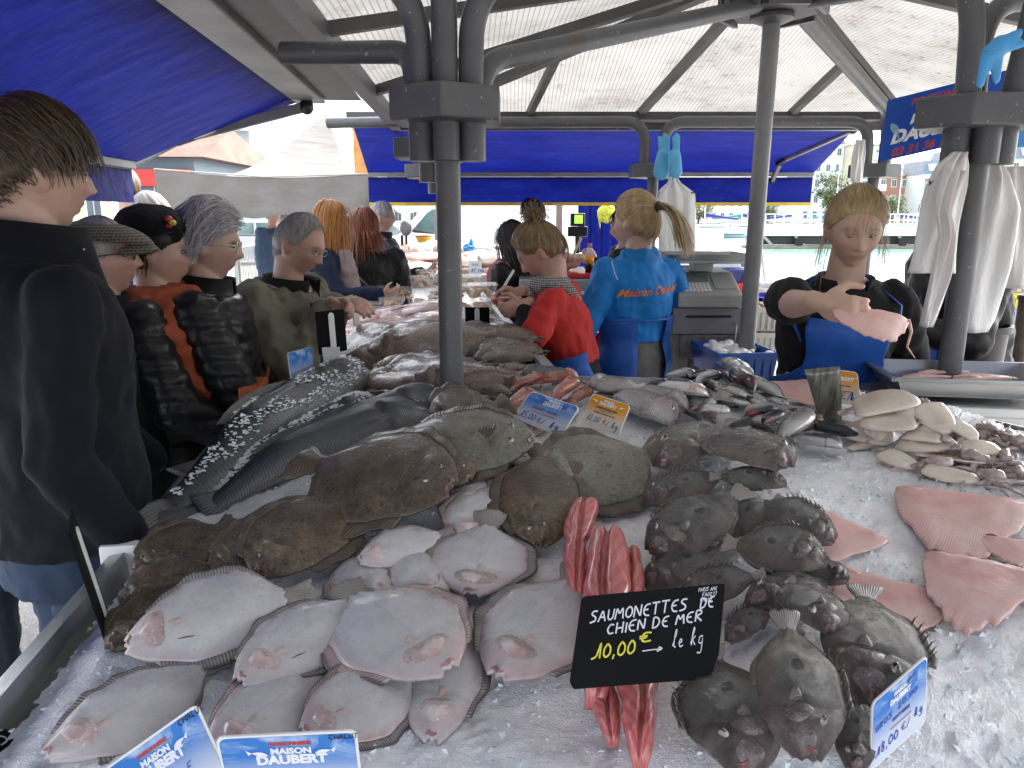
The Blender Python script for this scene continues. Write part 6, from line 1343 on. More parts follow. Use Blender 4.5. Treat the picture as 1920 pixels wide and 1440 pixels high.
def card(name, label, cat, O, ex, ey, mat, edge, items=(), group=None, rr=.06, th=.0025, cut=None, stake=None, rim=True, clip=False):
    O, ex, ey = V(O), V(ex), V(ey); n = ex.cross(ey).normalized(); t = thing(name, label, cat, tuple(O + ex / 2), group)
    w, h = ex.length, ey.length; r = rr * min(w, h); poly = []
    for cx, cy, a0 in ((w - r, r, -90), (w - r, h - r, 0), (r, h - r, 90), (r, r, 180)):
        for k in range(6): a = rad(a0 + 18 * k); poly.append((cx + r * math.cos(a), cy + r * math.sin(a)))
    if cut: poly = [(a * w, b * h) for a, b in cut]
    M = Matrix((ex.normalized(), ey.normalized(), n)).transposed(); pt = lambda x, y, z: O + ex * (x / w) + ey * (y / h) + n * z
    mb = MB(); k = len(poly); mb.add([pt(x, y, 0) for x, y in poly] + [pt(x, y, -th) for x, y in poly], [tuple(range(k, 2 * k))[::-1]] + [(i, k + i, k + (i + 1) % k, (i + 1) % k) for i in range(k)] + ([tuple(range(k))] if rim else []))
    mb.obj('board', edge, t)
    ins = .012 * 1 if rim else 0
    p2 = [(w / 2 + (x - w / 2) * (1 - .035 * rim), h / 2 + (y - h / 2) * (1 - .05 * rim)) for x, y in poly]
    mb = MB(); mb.add([pt(x, y, .0006) for x, y in p2], [tuple(range(len(p2)))]); me = mb.mesh('printed_face'); me.materials.append(mat); uv = me.uv_layers.new(name='UVMap')
    for lp in me.loops: x, y = p2[lp.vertex_index]; uv.data[lp.index].uv = (x / w, y / h)
    link_mesh('printed_face', me, t)
    for it in items:
        nm, m_, mbt, u, v_, ang, align = it; c, s = math.cos(ang), math.sin(ang); vv = np.concatenate(mbt.v)
        off = {'L': vv[:, 0].min(), 'C': (vv[:, 0].max() + vv[:, 0].min()) / 2, 'R': vv[:, 0].max()}[align]
        mbt.v = [np.array([pt(u * w + (q[0] - off) * c - q[1] * s, v_ * h + (q[0] - off) * s + q[1] * c, .0013) for q in vv])]; mbt.obj(nm, m_, t)
    if clip:
        mb = MB(); a = []
        for k in range(12): th_ = math.pi * k / 11; a.append((w * .5 + .011 * math.cos(th_), h * .88 + .011 * math.sin(th_)))
        a += [(w * .5 - .011, -h * .05), (w * .5 + .011, -h * .05)]; mb.add([pt(x, y, .002) for x, y in a] + [pt(x, y, .005) for x, y in a], [tuple(range(len(a), 2 * len(a)))] + [(i, (i + 1) % len(a), len(a) + (i + 1) % len(a), len(a) + i) for i in range(len(a))]); mb.obj('clip', WHITE, t)
    if stake:
        mb = MB(); a, b = V(stake[0]), V(stake[1]); mb.beam(a, b, .012, .003, up=n); mb.obj('stake', WHITE, t)
    return t
def fishlogo(w, flip=1):
    mb = MB(); N = 16; top = [(w * (i / N), w * (.20 * math.sin(math.pi * (i / N) ** .7))) for i in range(N + 1)]; bot = [(w * (i / N), -w * (.16 * math.sin(math.pi * (i / N) ** .7))) for i in range(N + 1)]
    mb.grid([[(flip * a[0], a[1] + .25 * a[0], 0), (flip * b[0], b[1] + .25 * b[0], 0)] for a, b in zip(top, bot)]); mb.add([(flip * w * .95, w * .24, 0), (flip * w * 1.3, w * .5, 0), (flip * w * 1.15, w * .05, 0)], [(0, 1, 2)]); return mb
def hnd(t, s, w=None, fit=None, **k):
    m = hand(t, s, w or s * .11, **k)[0]
    if fit: a = np.concatenate(m.v); f = fit / (a[:, 0].max() - a[:, 0].min()); m.v = [v * np.array((f, 1, 1)) for v in m.v]
    return m
def logo(h, u=.5, v=.62, wht=INKL):
    k = h; arc = typed('POISSONNERIE', .060 * k, .0004); 
    return [('heading', INKR, arc, u, v + .20, 0, 'C'), ('heading', wht, typed('MAISON', .105 * k, .0006), u, v + .085, 0, 'C'), ('shop_name', wht, typed('DAUBERT', .155 * k, .0010), u, v - .05, 0, 'C'),
            ('fish_emblem', INKL, fishlogo(.16 * k, 1), u + .17, v + .07, 0, 'L'), ('fish_emblem', INKL, fishlogo(.16 * k, -1), u - .17, v + .07, 0, 'R')]
def quad(BL, BR, TL, bl, br, back):
    """bottom corners picked on the ice plus a lift, top corner set back by `back` metres"""
    a, b = on(*BL, bl), on(*BR, br); c = at_Y(*TL, a.y + back); return a, b - a, c - a
# black slate with the dogfish price
O, ex, ey = quad((1066, 1293), (1338, 1272), (1088, 1119), .075, .075, .045)
W1, H1 = ex.length, ey.length
card('price_slate', 'black slate chalked SAUMONETTES DE CHIEN DE MER standing on the red dogfish', 'price sign', O, ex * 1.02, ey, SLATE, SLATE, [
    ('chalk_text', INKW, hnd('SAUMONETTES', H1 * .125, H1 * .018, W1 * .68), .09, .70, .05, 'L'), ('chalk_text', INKW, hnd('DE', H1 * .115, H1 * .018, W1 * .10), .84, .755, .03, 'L'), ('chalk_text', INKW, hnd('CHIEN DE MER', H1 * .115, H1 * .017, W1 * .66), .22, .555, .06, 'L'),
    ('chalk_price', INKY, hnd('10,00', H1 * .17, H1 * .022, W1 * .31), .13, .31, .05, 'L'), ('chalk_price', INKY, hnd('€', H1 * .11, H1 * .018, W1 * .085), .45, .44, 0, 'L'), ('chalk_text', INKW, hnd('>', H1 * .11, H1 * .012, W1 * .14), .48, .315, .03, 'L'),
    ('chalk_text', INKW, hnd('le kg', H1 * .19, H1 * .015, W1 * .21), .68, .35, .05, 'L'), ('small_note', INKW, hnd('PARIS ANE', H1 * .04, H1 * .007, W1 * .13), .82, .935, 0, 'L'), ('small_note', INKW, hnd('FAO277', H1 * .04, H1 * .007, W1 * .10), .85, .88, 0, 'L'), ('small_note', INKW, hnd('CHALU', H1 * .04, H1 * .007, W1 * .08), .84, .825, 0, 'L')],
    'price slates', th=.004, rim=False, cut=[(0, .09), (.02, .03), (.04, 0), (.955, .0), (1.0, .25), (1.0, .97), (.985, 1), (.03, 1), (.01, .97)])
# front blue card
O = on(402, 1600, .01); O.z = .93; e = at_Y(668, 1600, O.y); e.z = .935; tl = at_Y(404, 1383, O.y + .03); ex = (at_Y(668, 1370, O.y + .03) - tl); ey = tl - O
ex = V((ex.x, ex.y, ex.z)); h = ey.length; wd = ex.length; O = tl - V((0, -.02, .105)); ey = tl - O; h = ey.length
card('price_card', 'upright blue price card at the bottom edge marked CHALUT', 'price sign', O, ex, ey, CBLUE, WHITE, [x for x in logo(h * 1.05, .52, .66)] + [('marker_note', INKK, hnd('CHALUT', h * .06, h * .011), .80, .905, .03, 'L')], 'blue price cards', rr=.08)
tr = at_Y(368, 1320, O.y + .05); ex2 = tr - at_Y(190, 1446, O.y + .04); ex2 = ex2.normalized() * wd; tl2 = tr - ex2; dn = (at_Y(405, 1400, O.y + .045) - tr).normalized(); O2 = tl2 + dn * .105; ey2 = tl2 - O2
card('price_card', 'blue price card leaning over sideways beside the upright one', 'price sign', O2, ex2, ey2, CBLUE, WHITE, [x for x in logo(h * 1.0, .52, .66)] + [('marker_note', INKK, hnd('CHALUT', h * .07, h * .012), .80, .90, .0, 'L'), ('marker_note', INKB, hnd('F', h * .1, h * .012), .72, .40, 0, 'L')], 'blue price cards', rr=.08)
# john dory card at the right
O3 = on(1632, 1448, .004); tl = at_Y(1636, 1318, O3.y + .02); tr = at_Y(1739, 1228, O3.y + .055); ex = tr - tl; ey = tl - O3
h = ey.length; wd = ex.length
card('price_card', 'tall blue and white card SAINT PIERRE 18,00 standing by the john dories', 'price sign', O3, ex, ey, CBLUE, WHITE, [('shop_name', INKL, typed('MAISON', h * .075, .0004), .5, .83, 0, 'C'), ('shop_name', INKL, typed('DAUBERT', h * .10, .0006), .5, .73, 0, 'C'), ('fish_emblem', INKN, fishlogo(h * .16, 1), .60, .86, 0, 'L'),
    ('marker_note', INKB, hnd('GROS', h * .08, h * .014, wd * .3), .06, .52, .1, 'L'), ('marker_price', INKB, hnd('20,00', h * .08, h * .014, wd * .36), .46, .58, .1, 'L'), ('heading', INKN, typed('SAINT PIERRE', h * .062, .0003), .52, .47, 0, 'C'), ('small_print', INKR, typed('PECHE EN ATLANTIQUE NORD-EST', h * .028, .0001), .52, .37, 0, 'C'), ('marker_price', INKB, hnd('18,00', h * .14, h * .02, wd * .42), .06, .15, .06, 'L'), ('marker_price', INKN, hnd('€/', h * .11, h * .012, wd * .16), .53, .20, .0, 'L'), ('marker_price', INKB, hnd('kg', h * .12, h * .016, wd * .16), .76, .24, 0, 'L')], 'blue price cards', rr=.08)
# red mullet card, bream card, back orange card
def wcard(lb, BL, BR, TL, lift, back, mat, items, grp, stake=None, **k):
    O, ex, ey = quad(BL, BR, TL, lift, lift, back); h = ey.length
    st = None
    if stake: st = (on(*stake, .0), O + ex * .45 + ey * .04)
    return card('price_card', lb, 'price sign', O, ex, ey, mat, WHITE, items(h, ex.length), grp, rr=.13, stake=st, **k)
wcard('blue card ROUGET-BARBET 15,00 tilted on a white stake before the mullets', (960, 783), (1051, 818), (996, 733), .05, .06, CBLUE, lambda h, w: [('shop_name', INKL, typed('MAISON', h * .12, .0003), .56, .84, 0, 'C'), ('shop_name', INKL, typed('DAUBERT', h * .17, .0006), .56, .70, 0, 'C'), ('fish_emblem', INKN, fishlogo(h * .2, 1), .72, .80, 0, 'L'), ('fish_emblem', INKN, fishlogo(h * .2, -1), .40, .80, 0, 'R'),
    ('heading', INKN, typed('ROUGET - BARBET', h * .125, .0003), .5, .50, 0, 'C'), ('small_print', INKR, typed('PECHE EN ATLANTIQUE NORD-EST', h * .06, .0001), .5, .39, 0, 'C'), ('marker_price', INKB, hnd('15,00', h * .2, h * .032, w * .34), .08, .14, 0, 'L'), ('marker_price', INKN, hnd('€/', h * .18, h * .022, w * .16), .46, .12, 0, 'L'), ('marker_price', INKB, hnd('kg', h * .2, h * .03, w * .17), .72, .12, 0, 'L')], 'blue price cards', stake=(982, 822))
wcard('orange card GROSSES DORADES GRISES 12,00 in front of the grey bream', (1088, 790), (1160, 816), (1111, 737), .03, .05, CORANGE, lambda h, w: [('shop_name', INKL, typed('MAISON', h * .10, .0003), .5, .84, 0, 'C'), ('shop_name', INKL, typed('DAUBERT', h * .15, .0006), .5, .72, 0, 'C'), ('fish_emblem', INKL, fishlogo(h * .16, 1), .78, .78, 0, 'L'), ('fish_emblem', INKL, fishlogo(h * .16, -1), .22, .78, 0, 'R'),
    ('heading', INKK, typed('GROSSES DORADES GRISES', h * .068, .0003), .5, .60, 0, 'C'), ('small_print', INKK, typed('spondyliosoma cantharus', h * .05, .0001), .5, .53, 0, 'C'), ('small_print', INKK, typed('Pêchées en atlantique nord-est', h * .065, .0002), .5, .44, 0, 'C'), ('marker_price', plain('teal_marker', (.01, .18, .42), .5), hnd('12,00', h * .2, h * .03, w * .36), .10, .14, 0, 'L'), ('marker_price', INKK, hnd('€/', h * .16, h * .018, w * .16), .53, .15, 0, 'L'), ('marker_price', plain('teal_marker', (.01, .18, .42), .5), hnd('kg', h * .2, h * .03, w * .16), .76, .12, 0, 'L')], 'orange price cards')
wcard('orange price card half hidden by the dark scraper at the back rim', (1537, 752), (1613, 762), (1533, 689), .012, .03, CORANGE, lambda h, w: [('shop_name', INKL, typed('DAUBERT', h * .15, .0006), .6, .70, 0, 'C'), ('fish_emblem', INKL, fishlogo(h * .16, 1), .80, .76, 0, 'L'), ('small_print', INKK, typed('Filet de raie', h * .09, .0002), .6, .52, 0, 'C'), ('small_print', INKK, typed('Atlantique nord-est', h * .07, .0002), .6, .36, 0, 'C'), ('marker_price', INKN, hnd('€/', h * .2, h * .02), .52, .14, 0, 'L'), ('marker_price', INKB, hnd('kg', h * .24, h * .03), .76, .13, 0, 'L')], 'orange price cards', stake=(1560, 770))
a, b, c = on(1716, 852, .02), on(1848, 868, .02), on(1716, 846, .035); card('price_card', 'orange card fallen flat in front of the squid, seen from its edge', 'price sign', a, b - a, at_Y(1722, 844, a.y + .075) - a, CORANGE, WHITE, [], 'orange price cards', rr=.15)
# slates on the far wing
def slate(lb, c0, wpx, hpx, Y, ang, clip=True, mat=SLATE, edge=SLATE, cat='price sign', name='price_slate'):
    p = at_Y(c0[0], c0[1], Y); k = p.y / 1400 * 1.0; ex = V((math.cos(rad(ang)), math.sin(rad(ang)), .0)) * wpx * k / abs(math.cos(rad(ang))); ey = V((0, -.02, hpx * k))
    return card(name, lb, cat, p - ex / 2 - ey / 2, ex, ey, mat, edge, [], 'price slates' if mat is SLATE else None, rim=False, clip=clip, th=.004, rr=.04)
slate('black slate with a white clip nearest the olive coated man, seen from behind', (622, 622), 42, 82, 2.50, 48)
slate('second dark slate just behind it, in front of the olive coat', (604, 600), 24, 70, 2.75, 62)
slate('black slate with a white clip right of the grey post', (895, 598), 46, 44, 3.3, -8)
slate('blank white card leaning against the black slate', (623, 678), 32, 56, 2.42, 10, False, CWHITE, WHITE, name='blank_card')
slate('thin card seen edge on between the fillets', (668, 588), 6, 46, 3.3, 75, False, CWHITE, STEEL, name='blank_card')
slate('blue and white card seen from the side on the customers rim', (566, 690), 26, 72, 2.32, 68, False, CBLUE, WHITE, name='price_card')
a = on(206, 1188, .0); b = at_Y(134, 975, a.y + .02); dv = V((a.x, a.y, 0)).normalized(); card('price_slate', 'dark slate seen almost edge on at the rim beside the young man', 'price sign', a - dv * .06 - V((.003, 0, 0)), dv * .12 + V((.006, 0, 0)), b - a, SLATE, SLATE, [], 'price slates', rim=False, clip=True, th=.004)
O = at_Y(-60, 1470, .86); tr = at_Y(12, 1366, .9); br = at_Y(48, 1452, .86); card('price_slate', 'dark sign corner with white letters at the bottom left corner', 'price sign', O, br - O, tr - br, SLATE, SLATE, [('chalk_text', INKW, hnd('ES', .02, .0022), .62, .62, .2, 'L')], 'price slates', rim=False, th=.004)
# dark steel scraper stuck in the ice
a = on(1558, 795, .0); b = at_Y(1545, 692, a.y - .03); tt = thing('scraper', 'dark steel scraper blade stuck upright in the ice before the orange card', 'scraper', tuple(a)); mb = MB(); q = []
for k in range(9):
    p = a.lerp(b, k / 8); w = .026 + .018 * k / 8; q.append([p + V((w * x, .004 * math.cos(x * 2) + .012 * (k / 8) ** 2, .004 * x)) for x in (-1, -.5, 0, .5, 1)])
mb.grid(q); g = G('worn_dark_steel'); n = g.noise(14, 5, .6, g.co('Object', (6, 6, 1))); g.set(Base_Color=g.ramp(n, [(.35, (.05, .055, .05)), (.55, (.16, .16, .14)), (.7, (.3, .3, .2))]), Metallic=.6, Roughness=.35); mb.obj('blade', g.m, tt, smooth=True, solid=.003)
mb = MB(); mb.beam(a + V((0, .004, -.005)), a + V((0, .004, .02)), .056, .01); mb.obj('edge_bead', STEEL, tt)
# big shop sign hung in the roof
tl, bl = at_Y(1664, 188, 2.75), at_Y(1648, 304, 2.75); tr = at_Y(1925, 122, 2.62); ex = tr - tl; ey = tl - bl; h = ey.length
card('shop_sign', 'royal blue shop sign POISSONNERIE MAISON DAUBERT hung behind the right post', 'shop sign', bl, ex, ey, BIGB, BIGB, [('heading', INKR, typed('POISSONNERIE', h * .15, .001, .25), .19, .815, 0, 'L'), ('shop_name', INKL, typed('MAISON', h * .20, .002, .25), .20, .52, 0, 'L'), ('shop_name', INKL, typed('DAUBERT', h * .29, .0028, .22), .07, .26, 0, 'L'), ('phone_number', INKR, typed('02 31 36 18', h * .185, .0012, .25), .09, .045, 0, 'L'), ('fish_emblem', plain('pale_blue_print', (.2, .42, .6), .4), place(fishlogo(h * .30, 1), Matrix.Rotation(rad(-75), 4, 'Z')), .05, .60, 0, 'L')], rim=False, rr=.03)
bl = at_Y(1862, 282, 2.95); ex = at_Y(2060, 258, 2.95) - bl; ey = at_Y(1862, 238, 2.95) - bl; h2 = ey.length; card('shop_sign', 'small blue sign beginning with a white Q right of the right post', 'shop sign', bl, ex, ey, plain('mid_blue_vinyl', (.02, .2, .5), .35, .2, 3), WHITE, [('shop_text', INKL, typed('QU', h2 * .75, .002, .2), .06, .28, 0, 'L')], rim=False)
# ------------------------------------------------------------------ bags and gloves
BAGM = G('white_plastic_bag'); n_ = BAGM.noise(5, 4); BAGM.set(Base_Color=BAGM.ramp(n_, [(.3, (.66, .66, .65)), (.7, (.76, .76, .75))]), Roughness=.32, Subsurface_Weight=.15, Subsurface_Scale=.02); BAGM.bump(BAGM.noise(7, 5, .6, BAGM.co('Object', (3, 3, .8))), .7, .02); BAGM = BAGM.m
def bag(label, top, pts, Y, depth, folds, prints=(), seed=1, name='plastic_bag', grp='white plastic carrier bags'):
    """hanging bag: rows of (py, xl, xr) in picture units give the real outline at depth Y"""
    t = thing(name, label, 'bag', tuple(at_Y(*top, Y)), grp); F_, B_ = [], []
    ys = np.linspace(pts[0][0], pts[-1][0], 34); xl = np.interp(ys, [p[0] for p in pts], [p[1] for p in pts]); xr = np.interp(ys, [p[0] for p in pts], [p[2] for p in pts])
    for k, (y, a, b) in enumerate(zip(ys, xl, xr)):
        rf, rb = [], []
        for u in np.linspace(0, 1, 25):
            p = at_Y(a + (b - a) * u, y, Y); e = math.sqrt(max(0, 1 - (2 * u - 1) ** 2)); f = folds * math.sin(u * 17 + seed + k * .09) * (1.1 - k / 34) + folds * .6 * math.sin(u * 7 - k * .16 + seed)
            rf.append(p + V((0, -depth * e * (.3 + .7 * k / 34) + f, 0))); rb.append(p + V((0, depth * e * (.3 + .7 * k / 34) + .004 + f * .3, 0)))
        F_.append(rf); B_.append(rb)
    mb = MB(); mb.rings([list(f) + list(b)[::-1] for f, b in zip(F_, B_)], cap=True); o = mb.obj('bag_body', BAGM, t, smooth=True)
    for nm, m_, mbt, px, py in prints:
        vv = np.concatenate(mbt.v); q = at_Y(px, py, Y); cx = (vv[:, 0].max() + vv[:, 0].min()) / 2; mbt.v = [np.array([q + V((a[0] - cx, -depth - .012, a[1])) for a in vv])]; e = mbt.obj(nm, m_, t); md = e.modifiers.new('wrap', 'SHRINKWRAP'); md.target = o; md.wrap_method = 'PROJECT'; md.use_project_y = True; md.use_project_z = False; md.use_negative_direction = True; md.use_positive_direction = True; md.offset = .0015; md.wrap_mode = 'ABOVE_SURFACE'
    return t
def pic(w, h):
    mb = MB(); mb.grid([[(w * i / 12, h * j / 8, 0) for j in range(9)] for i in range(13)]); return mb
PRB = plain('blue_bag_print', (.03, .04, .25), .4, .9, 40)
bag('printed white carrier bag hanging under the blue gloves on the far post', (1262, 335), [(330, 1255, 1270), (342, 1252, 1276), (352, 1240, 1290), (362, 1232, 1304), (390, 1232, 1306), (440, 1234, 1304), (478, 1236, 1302)], 4.8, .02, .006, [('bag_print', PRB, typed('DAUBERT', .055, .0008), 1268, 372), ('bag_print', PRB, typed('VENTE DIRECTE', .022, .0002), 1268, 380), ('bag_picture', PRB, pic(.13, .09), 1266, 412), ('bag_print', PRB, typed('02 31 37 40 72', .022, .0003), 1268, 424), ('bag_print', PRB, typed('PORTABLE 06 73 73 24', .02, .0002), 1268, 431)], 2)
bag('bundle of long white bags tied to the right post, handles fringed', (1800, 300), [(285, 1785, 1815), (310, 1755, 1818), (350, 1735, 1815), (420, 1722, 1800), (480, 1712, 1792), (512, 1702, 1790)], 2.17, .02, .012, [('bag_print', PRB, typed('MAISON', .018, .0005), 1752, 348), ('bag_print', PRB, typed('VENTE', .013, .0002), 1750, 360), ('bag_picture', PRB, pic(.03, .045), 1752, 446), ('bag_print', PRB, typed('TEL', .016, .0004), 1752, 465), ('bag_print', PRB, typed('PORT', .015, .0004), 1752, 474)], 4)
bag('large white bag spread behind the right post', (1850, 300), [(290, 1840, 1870), (330, 1835, 1892), (390, 1800, 1912), (500, 1790, 1896), (600, 1775, 1868), (622, 1785, 1855)], 2.32, .025, .012, [], 7)
bag('pleated white bag strip twisted in front of the bag bundle', (1795, 330), [(320, 1770, 1815), (360, 1758, 1800), (400, 1755, 1785), (440, 1762, 1792), (520, 1745, 1782), (600, 1728, 1750), (612, 1726, 1745)], 2.10, .02, .014, [], 9)
bag('white bag bunched on the far post above the blonde fishmonger', (1610, 290), [(262, 1604, 1622), (290, 1598, 1622), (330, 1595, 1618), (345, 1598, 1614)], 4.9, .03, .012, [], 11)
bag('white bag at the right edge behind the big one', (1915, 330), [(312, 1885, 1940), (400, 1890, 1945), (540, 1880, 1935)], 2.6, .03, .01, [], 13)
GLV = plain('blue_rubber_glove', (.05, .30, .62), .45, .15, 20, bump=.15, bscale=60); GLV2 = plain('sky_blue_glove', (.10, .42, .68), .5, .15, 20, bump=.2, bscale=60)
def glove(label, segs, Y, r, mat, grp, fl=.5):
    t = thing('rubber_glove', label, 'glove', tuple(at_Y(*segs[0][0], Y)), grp); mb = MB()
    for s in segs:
        q = [at_Y(a, b, Y) for a, b in s[:2]]; mb.cap(q[0], q[1], s[2] * Y / 1400, s[3] * Y / 1400, 14)
    me = remesh(mb, .006, 5); co = co_of(me); yc = co[:, 1].mean(); co[:, 1] = yc + (co[:, 1] - yc) * fl; set_co(me, co); me.materials.append(mat); me.shade_smooth(); link_mesh('glove_body', me, t)
    q = at_Y(*segs[0][0], Y); k = MB(); k.tube([q + V((segs[0][2] * Y / 1400 * math.cos(a), segs[0][2] * fl * Y / 1400 * math.sin(a), 0)) for a in np.linspace(0, 6.283, 16)], .003, 6); k.obj('cuff_bead', mat, t)
glove('blue rubber glove stuck by its cuff at the top of the right post', [((1860, 100), (1876, 84), 17, 17), ((1880, 80), (1912, 60), 12, 7), ((1885, 88), (1918, 82), 11, 7), ((1870, 100), (1868, 150), 12, 8), ((1852, 98), (1838, 158), 12, 8)], 2.02, 0, GLV, 'blue rubber gloves')
for i, dx in enumerate((0, 27)):
    glove('%s of the two sky blue gloves hanging on the far post' % ('wider' if i == 0 else 'narrower'), [((1240 + dx, 322), (1243 + dx * .8, 292), 15 - 3 * i, 12), ((1241 + dx, 290), (1236 + dx, 258), 5, 3.5), ((1246 + dx * .8, 290), (1246 + dx * .8, 252), 5, 3.5), ((1250 + dx * .7, 292), (1253 + dx * .7, 256), 5, 3.5)], 4.75 - .05 * i, 0, GLV2, 'blue rubber gloves')
# ------------------------------------------------------------------ plastic tubs on the far wing
def m_tub():
    g = G('clear_tub_plastic'); g.set(Base_Color=(.9, .9, .88), Roughness=.12, Alpha=.16, Specular_IOR_Level=.5); return g.m
TUBM = m_tub(); SHRIMP = mottled('cooked_seafood', (.42, .2, .07), (.55, .38, .2), (.66, .56, .42), 40, 90, .25, .8)
def tub(c, w=.15, d=.11, h=.07, rz=0, root=None):
    mb = MB(); R_ = []
    for k, z in ((.82, 0), (.84, .004), (1, h), (1.06, h), (1.06, h + .008), (.98, h + .010)):
        R_.append([c + Matrix.Rotation(rz, 3, 'Z') @ V((w / 2 * k * sx, d / 2 * k * sy, z)) for sx, sy in ((-.85, -1), (.85, -1), (1, -.8), (1, .8), (.85, 1), (-.85, 1), (-1, .8), (-1, -.8))])
    o = thing('plastic_tub', 'clear plastic tub of prepared seafood stacked at the end of the counter', 'tub', tuple(c), 'clear tubs of seafood')
    a = MB(); a.rings(R_[:3]); a.obj('container', TUBM, o); a = MB(); a.rings(R_[3:]); a.obj('lid', TUBM, o)
    mb = MB()
    for i in range(9): mb.ell(c + V((random.uniform(-.045, .045), random.uniform(-.03, .03), .012 + .038 * (i % 3) / 2)), (.026, .02, .014), n=12, m=8)
    me = remesh(mb, .008, 2); me.materials.append(SHRIMP); me.shade_smooth(); link_mesh('seafood', me, o); return o
t0 = tub(on(690, 590, .02)); 
for px, py, l, rz in [(735, 588, .02, .2), (790, 585, .02, -.1), (700, 572, .06, .1), (760, 565, .02, .15), (820, 570, .02, -.2), (905, 592, .01, .1), (905, 590, .09, .12), (868, 588, .0, 0), (872, 588, .085, -.05), (790, 560, .08, .1), (830, 560, .09, .2), (740, 562, .02, .3), (880, 568, .09, 0), (800, 545, .08, .1)]:
    dup(t0, on(px, py) + V((0, 0, l)), None, rz)
foil = on(930, 565, .02); tt = thing('foil_parcel', 'crumpled silver foil beside the tubs', 'foil', tuple(foil)); mb = MB(); mb.ell(foil, (.10, .07, .05), n=26, m=16); mb.v = [v + np.random.normal(0, .006, v.shape) for v in mb.v]; mb.obj('foil_wrap', plain('crumpled_foil', (.5, .5, .52), .25, .2, 40, metal=.8), tt); mb = MB(); mb.ell(foil + V((.03, 0, .04)), (.03, .025, .02), n=12, m=8); mb.obj('foil_twist', STEEL, tt)
# ------------------------------------------------------------------ steel tray with skate wings at the right
bl = at_z(1690, 742, 1.10); br = at_z(1990, 752, 1.10); tl = at_z(1645, 702, 1.15); tt = thing('steel_tray', 'steel tray holding skate wings on the ledge behind the right post', 'tray', tuple(bl)); ex = (br - bl); ex.z = 0; exn = ex.normalized(); eyn = V((-exn.y, exn.x, 0)); L, Dp = ex.length, .26
mb = MB(); ring_ = lambda k, z, o=0: [bl + exn * (L * (.5 + (sx * .5) * k)) + eyn * (Dp * (.5 + sy * .5 * k)) + V((0, 0, z)) for sx, sy in ((-1, -1), (1, -1), (1, 1), (-1, 1))]
mb.rings([ring_(1.14, .050), ring_(1.10, .055), ring_(.98, .002)], cap=False); mb.add(ring_(.98, .002), [(0, 1, 2, 3)]); mb.obj('tray_body', plain('tray_steel', (.45, .45, .45), .3, .15, 8, metal=.8), tt, solid=.003)
mb = MB(); q = ring_(1.15, .05); mb.tube(q + [q[0]], .006, 8); mb.obj('rolled_edge', STEEL, tt)
for lb, a, b, w_ in (('skate wing lying in the steel tray left of the post', .08, .42, 1.0), ('thick folded skate wing at the right end of the steel tray', .42, .85, 1.2), ('skate wing at the back of the steel tray', .25, .62, .8)):
    yy = .1 if 'back' not in lb else .18; P0, P1 = bl + exn * L * a + eyn * yy + V((0, 0, .03)), bl + exn * L * b + eyn * (yy + .02) + V((0, 0, .035)); f = Fish('skate', P0, P1, drape=0, wid=.5 * w_, thick=1.6, tilt=1.2); k = thing('skate_wing', lb, 'skate wing', tuple(P0), 'skate wings in the steel tray'); f.region(0, 1, -1, 1, 34, 21, SKATE, 'wing', k); f.patch(.25, .1, .2, .4, .006, PINKFI, 'thick_flesh_edge', k)
tt = thing('steel_ledge', 'steel ledge under the tray of skate wings', 'ledge', tuple(bl + V((0, 0, -.2)))); mb = MB(); c = bl + exn * L * .55 + eyn * (Dp * .5); mb.box(c + V((0, 0, -.03)), (L * 1.5, Dp * 1.35, .03), math.atan2(exn.y, exn.x)); mb.obj('top', STEEL, tt, bevel=.004); mb = MB(); mb.box(c + V((0, 0, -.30)) + eyn * .03, (L * 1.45, Dp * 1.1, .5), math.atan2(exn.y, exn.x)); mb.obj('cabinet', STEEL, tt, bevel=.004)
# ------------------------------------------------------------------ concrete counter with scale and till
CONC = plain('exposed_aggregate', (.17, .16, .145), .8, .5, 60, bump=.6, bscale=140); GREYP = plain('grey_plastic', (.32, .32, .31), .4, .15, 10)
cx0, cx1 = at_Y(1262, 640, 3.75).x, at_Y(1392, 640, 3.75).x; cz = at_Y(1270, 628, 3.6).z
tt = thing('work_counter', 'speckled concrete counter carrying the scale behind the ponytail worker', 'counter', ((cx0 + cx1) / 2, 3.9, 0)); mb = MB(); mb.box(((cx0 + cx1) / 2, 3.9, cz - .06), (cx1 - cx0, .6, .12)); mb.obj('slab', CONC, tt, bevel=.008)
for x in (cx0 + .15, cx1 - .12): mb = MB(); mb.box((x, 3.92, (cz - .12) / 2), (.16, .45, cz - .125)); mb.obj('pillar', CONC, tt, bevel=.01)
SX = at_Y(1326, 600, 3.62).x; tt = thing('shop_scale', 'grey electronic shop scale with a steel platter on the concrete counter', 'scale', (SX, 3.75, cz)); mb = MB()
poly_ = [(-.20, 0), (-.20, .06), (.0, .155), (.20, .165), (.20, 0)]
v_ = [(SX - .155, 3.78 + a, cz + .135 + b) for a, b in poly_] + [(SX + .155, 3.78 + a, cz + .135 + b) for a, b in poly_]; mb.add(v_, [(0, 1, 2, 3, 4), (9, 8, 7, 6, 5)] + [(i, 5 + i, 5 + (i + 1) % 5, (i + 1) % 5) for i in range(5)]); mb.obj('housing', GREYP, tt, bevel=.008)
nrm_ = V((0, -.095, .2)).normalized(); sl = V((0, .2, .095)).normalized(); o_ = V((SX, 3.58, cz + .195))
def on_panel(nm, u, v, w, h, m, par, th=.006): mb = MB(); Rm = Matrix((V((1, 0, 0)), sl, nrm_)).transposed(); mb.box(o_ + V((1, 0, 0)) * u + sl * v + nrm_ * th / 2, (w, h, th), rot=Rm); return mb.obj(nm, m, par, bevel=.001)
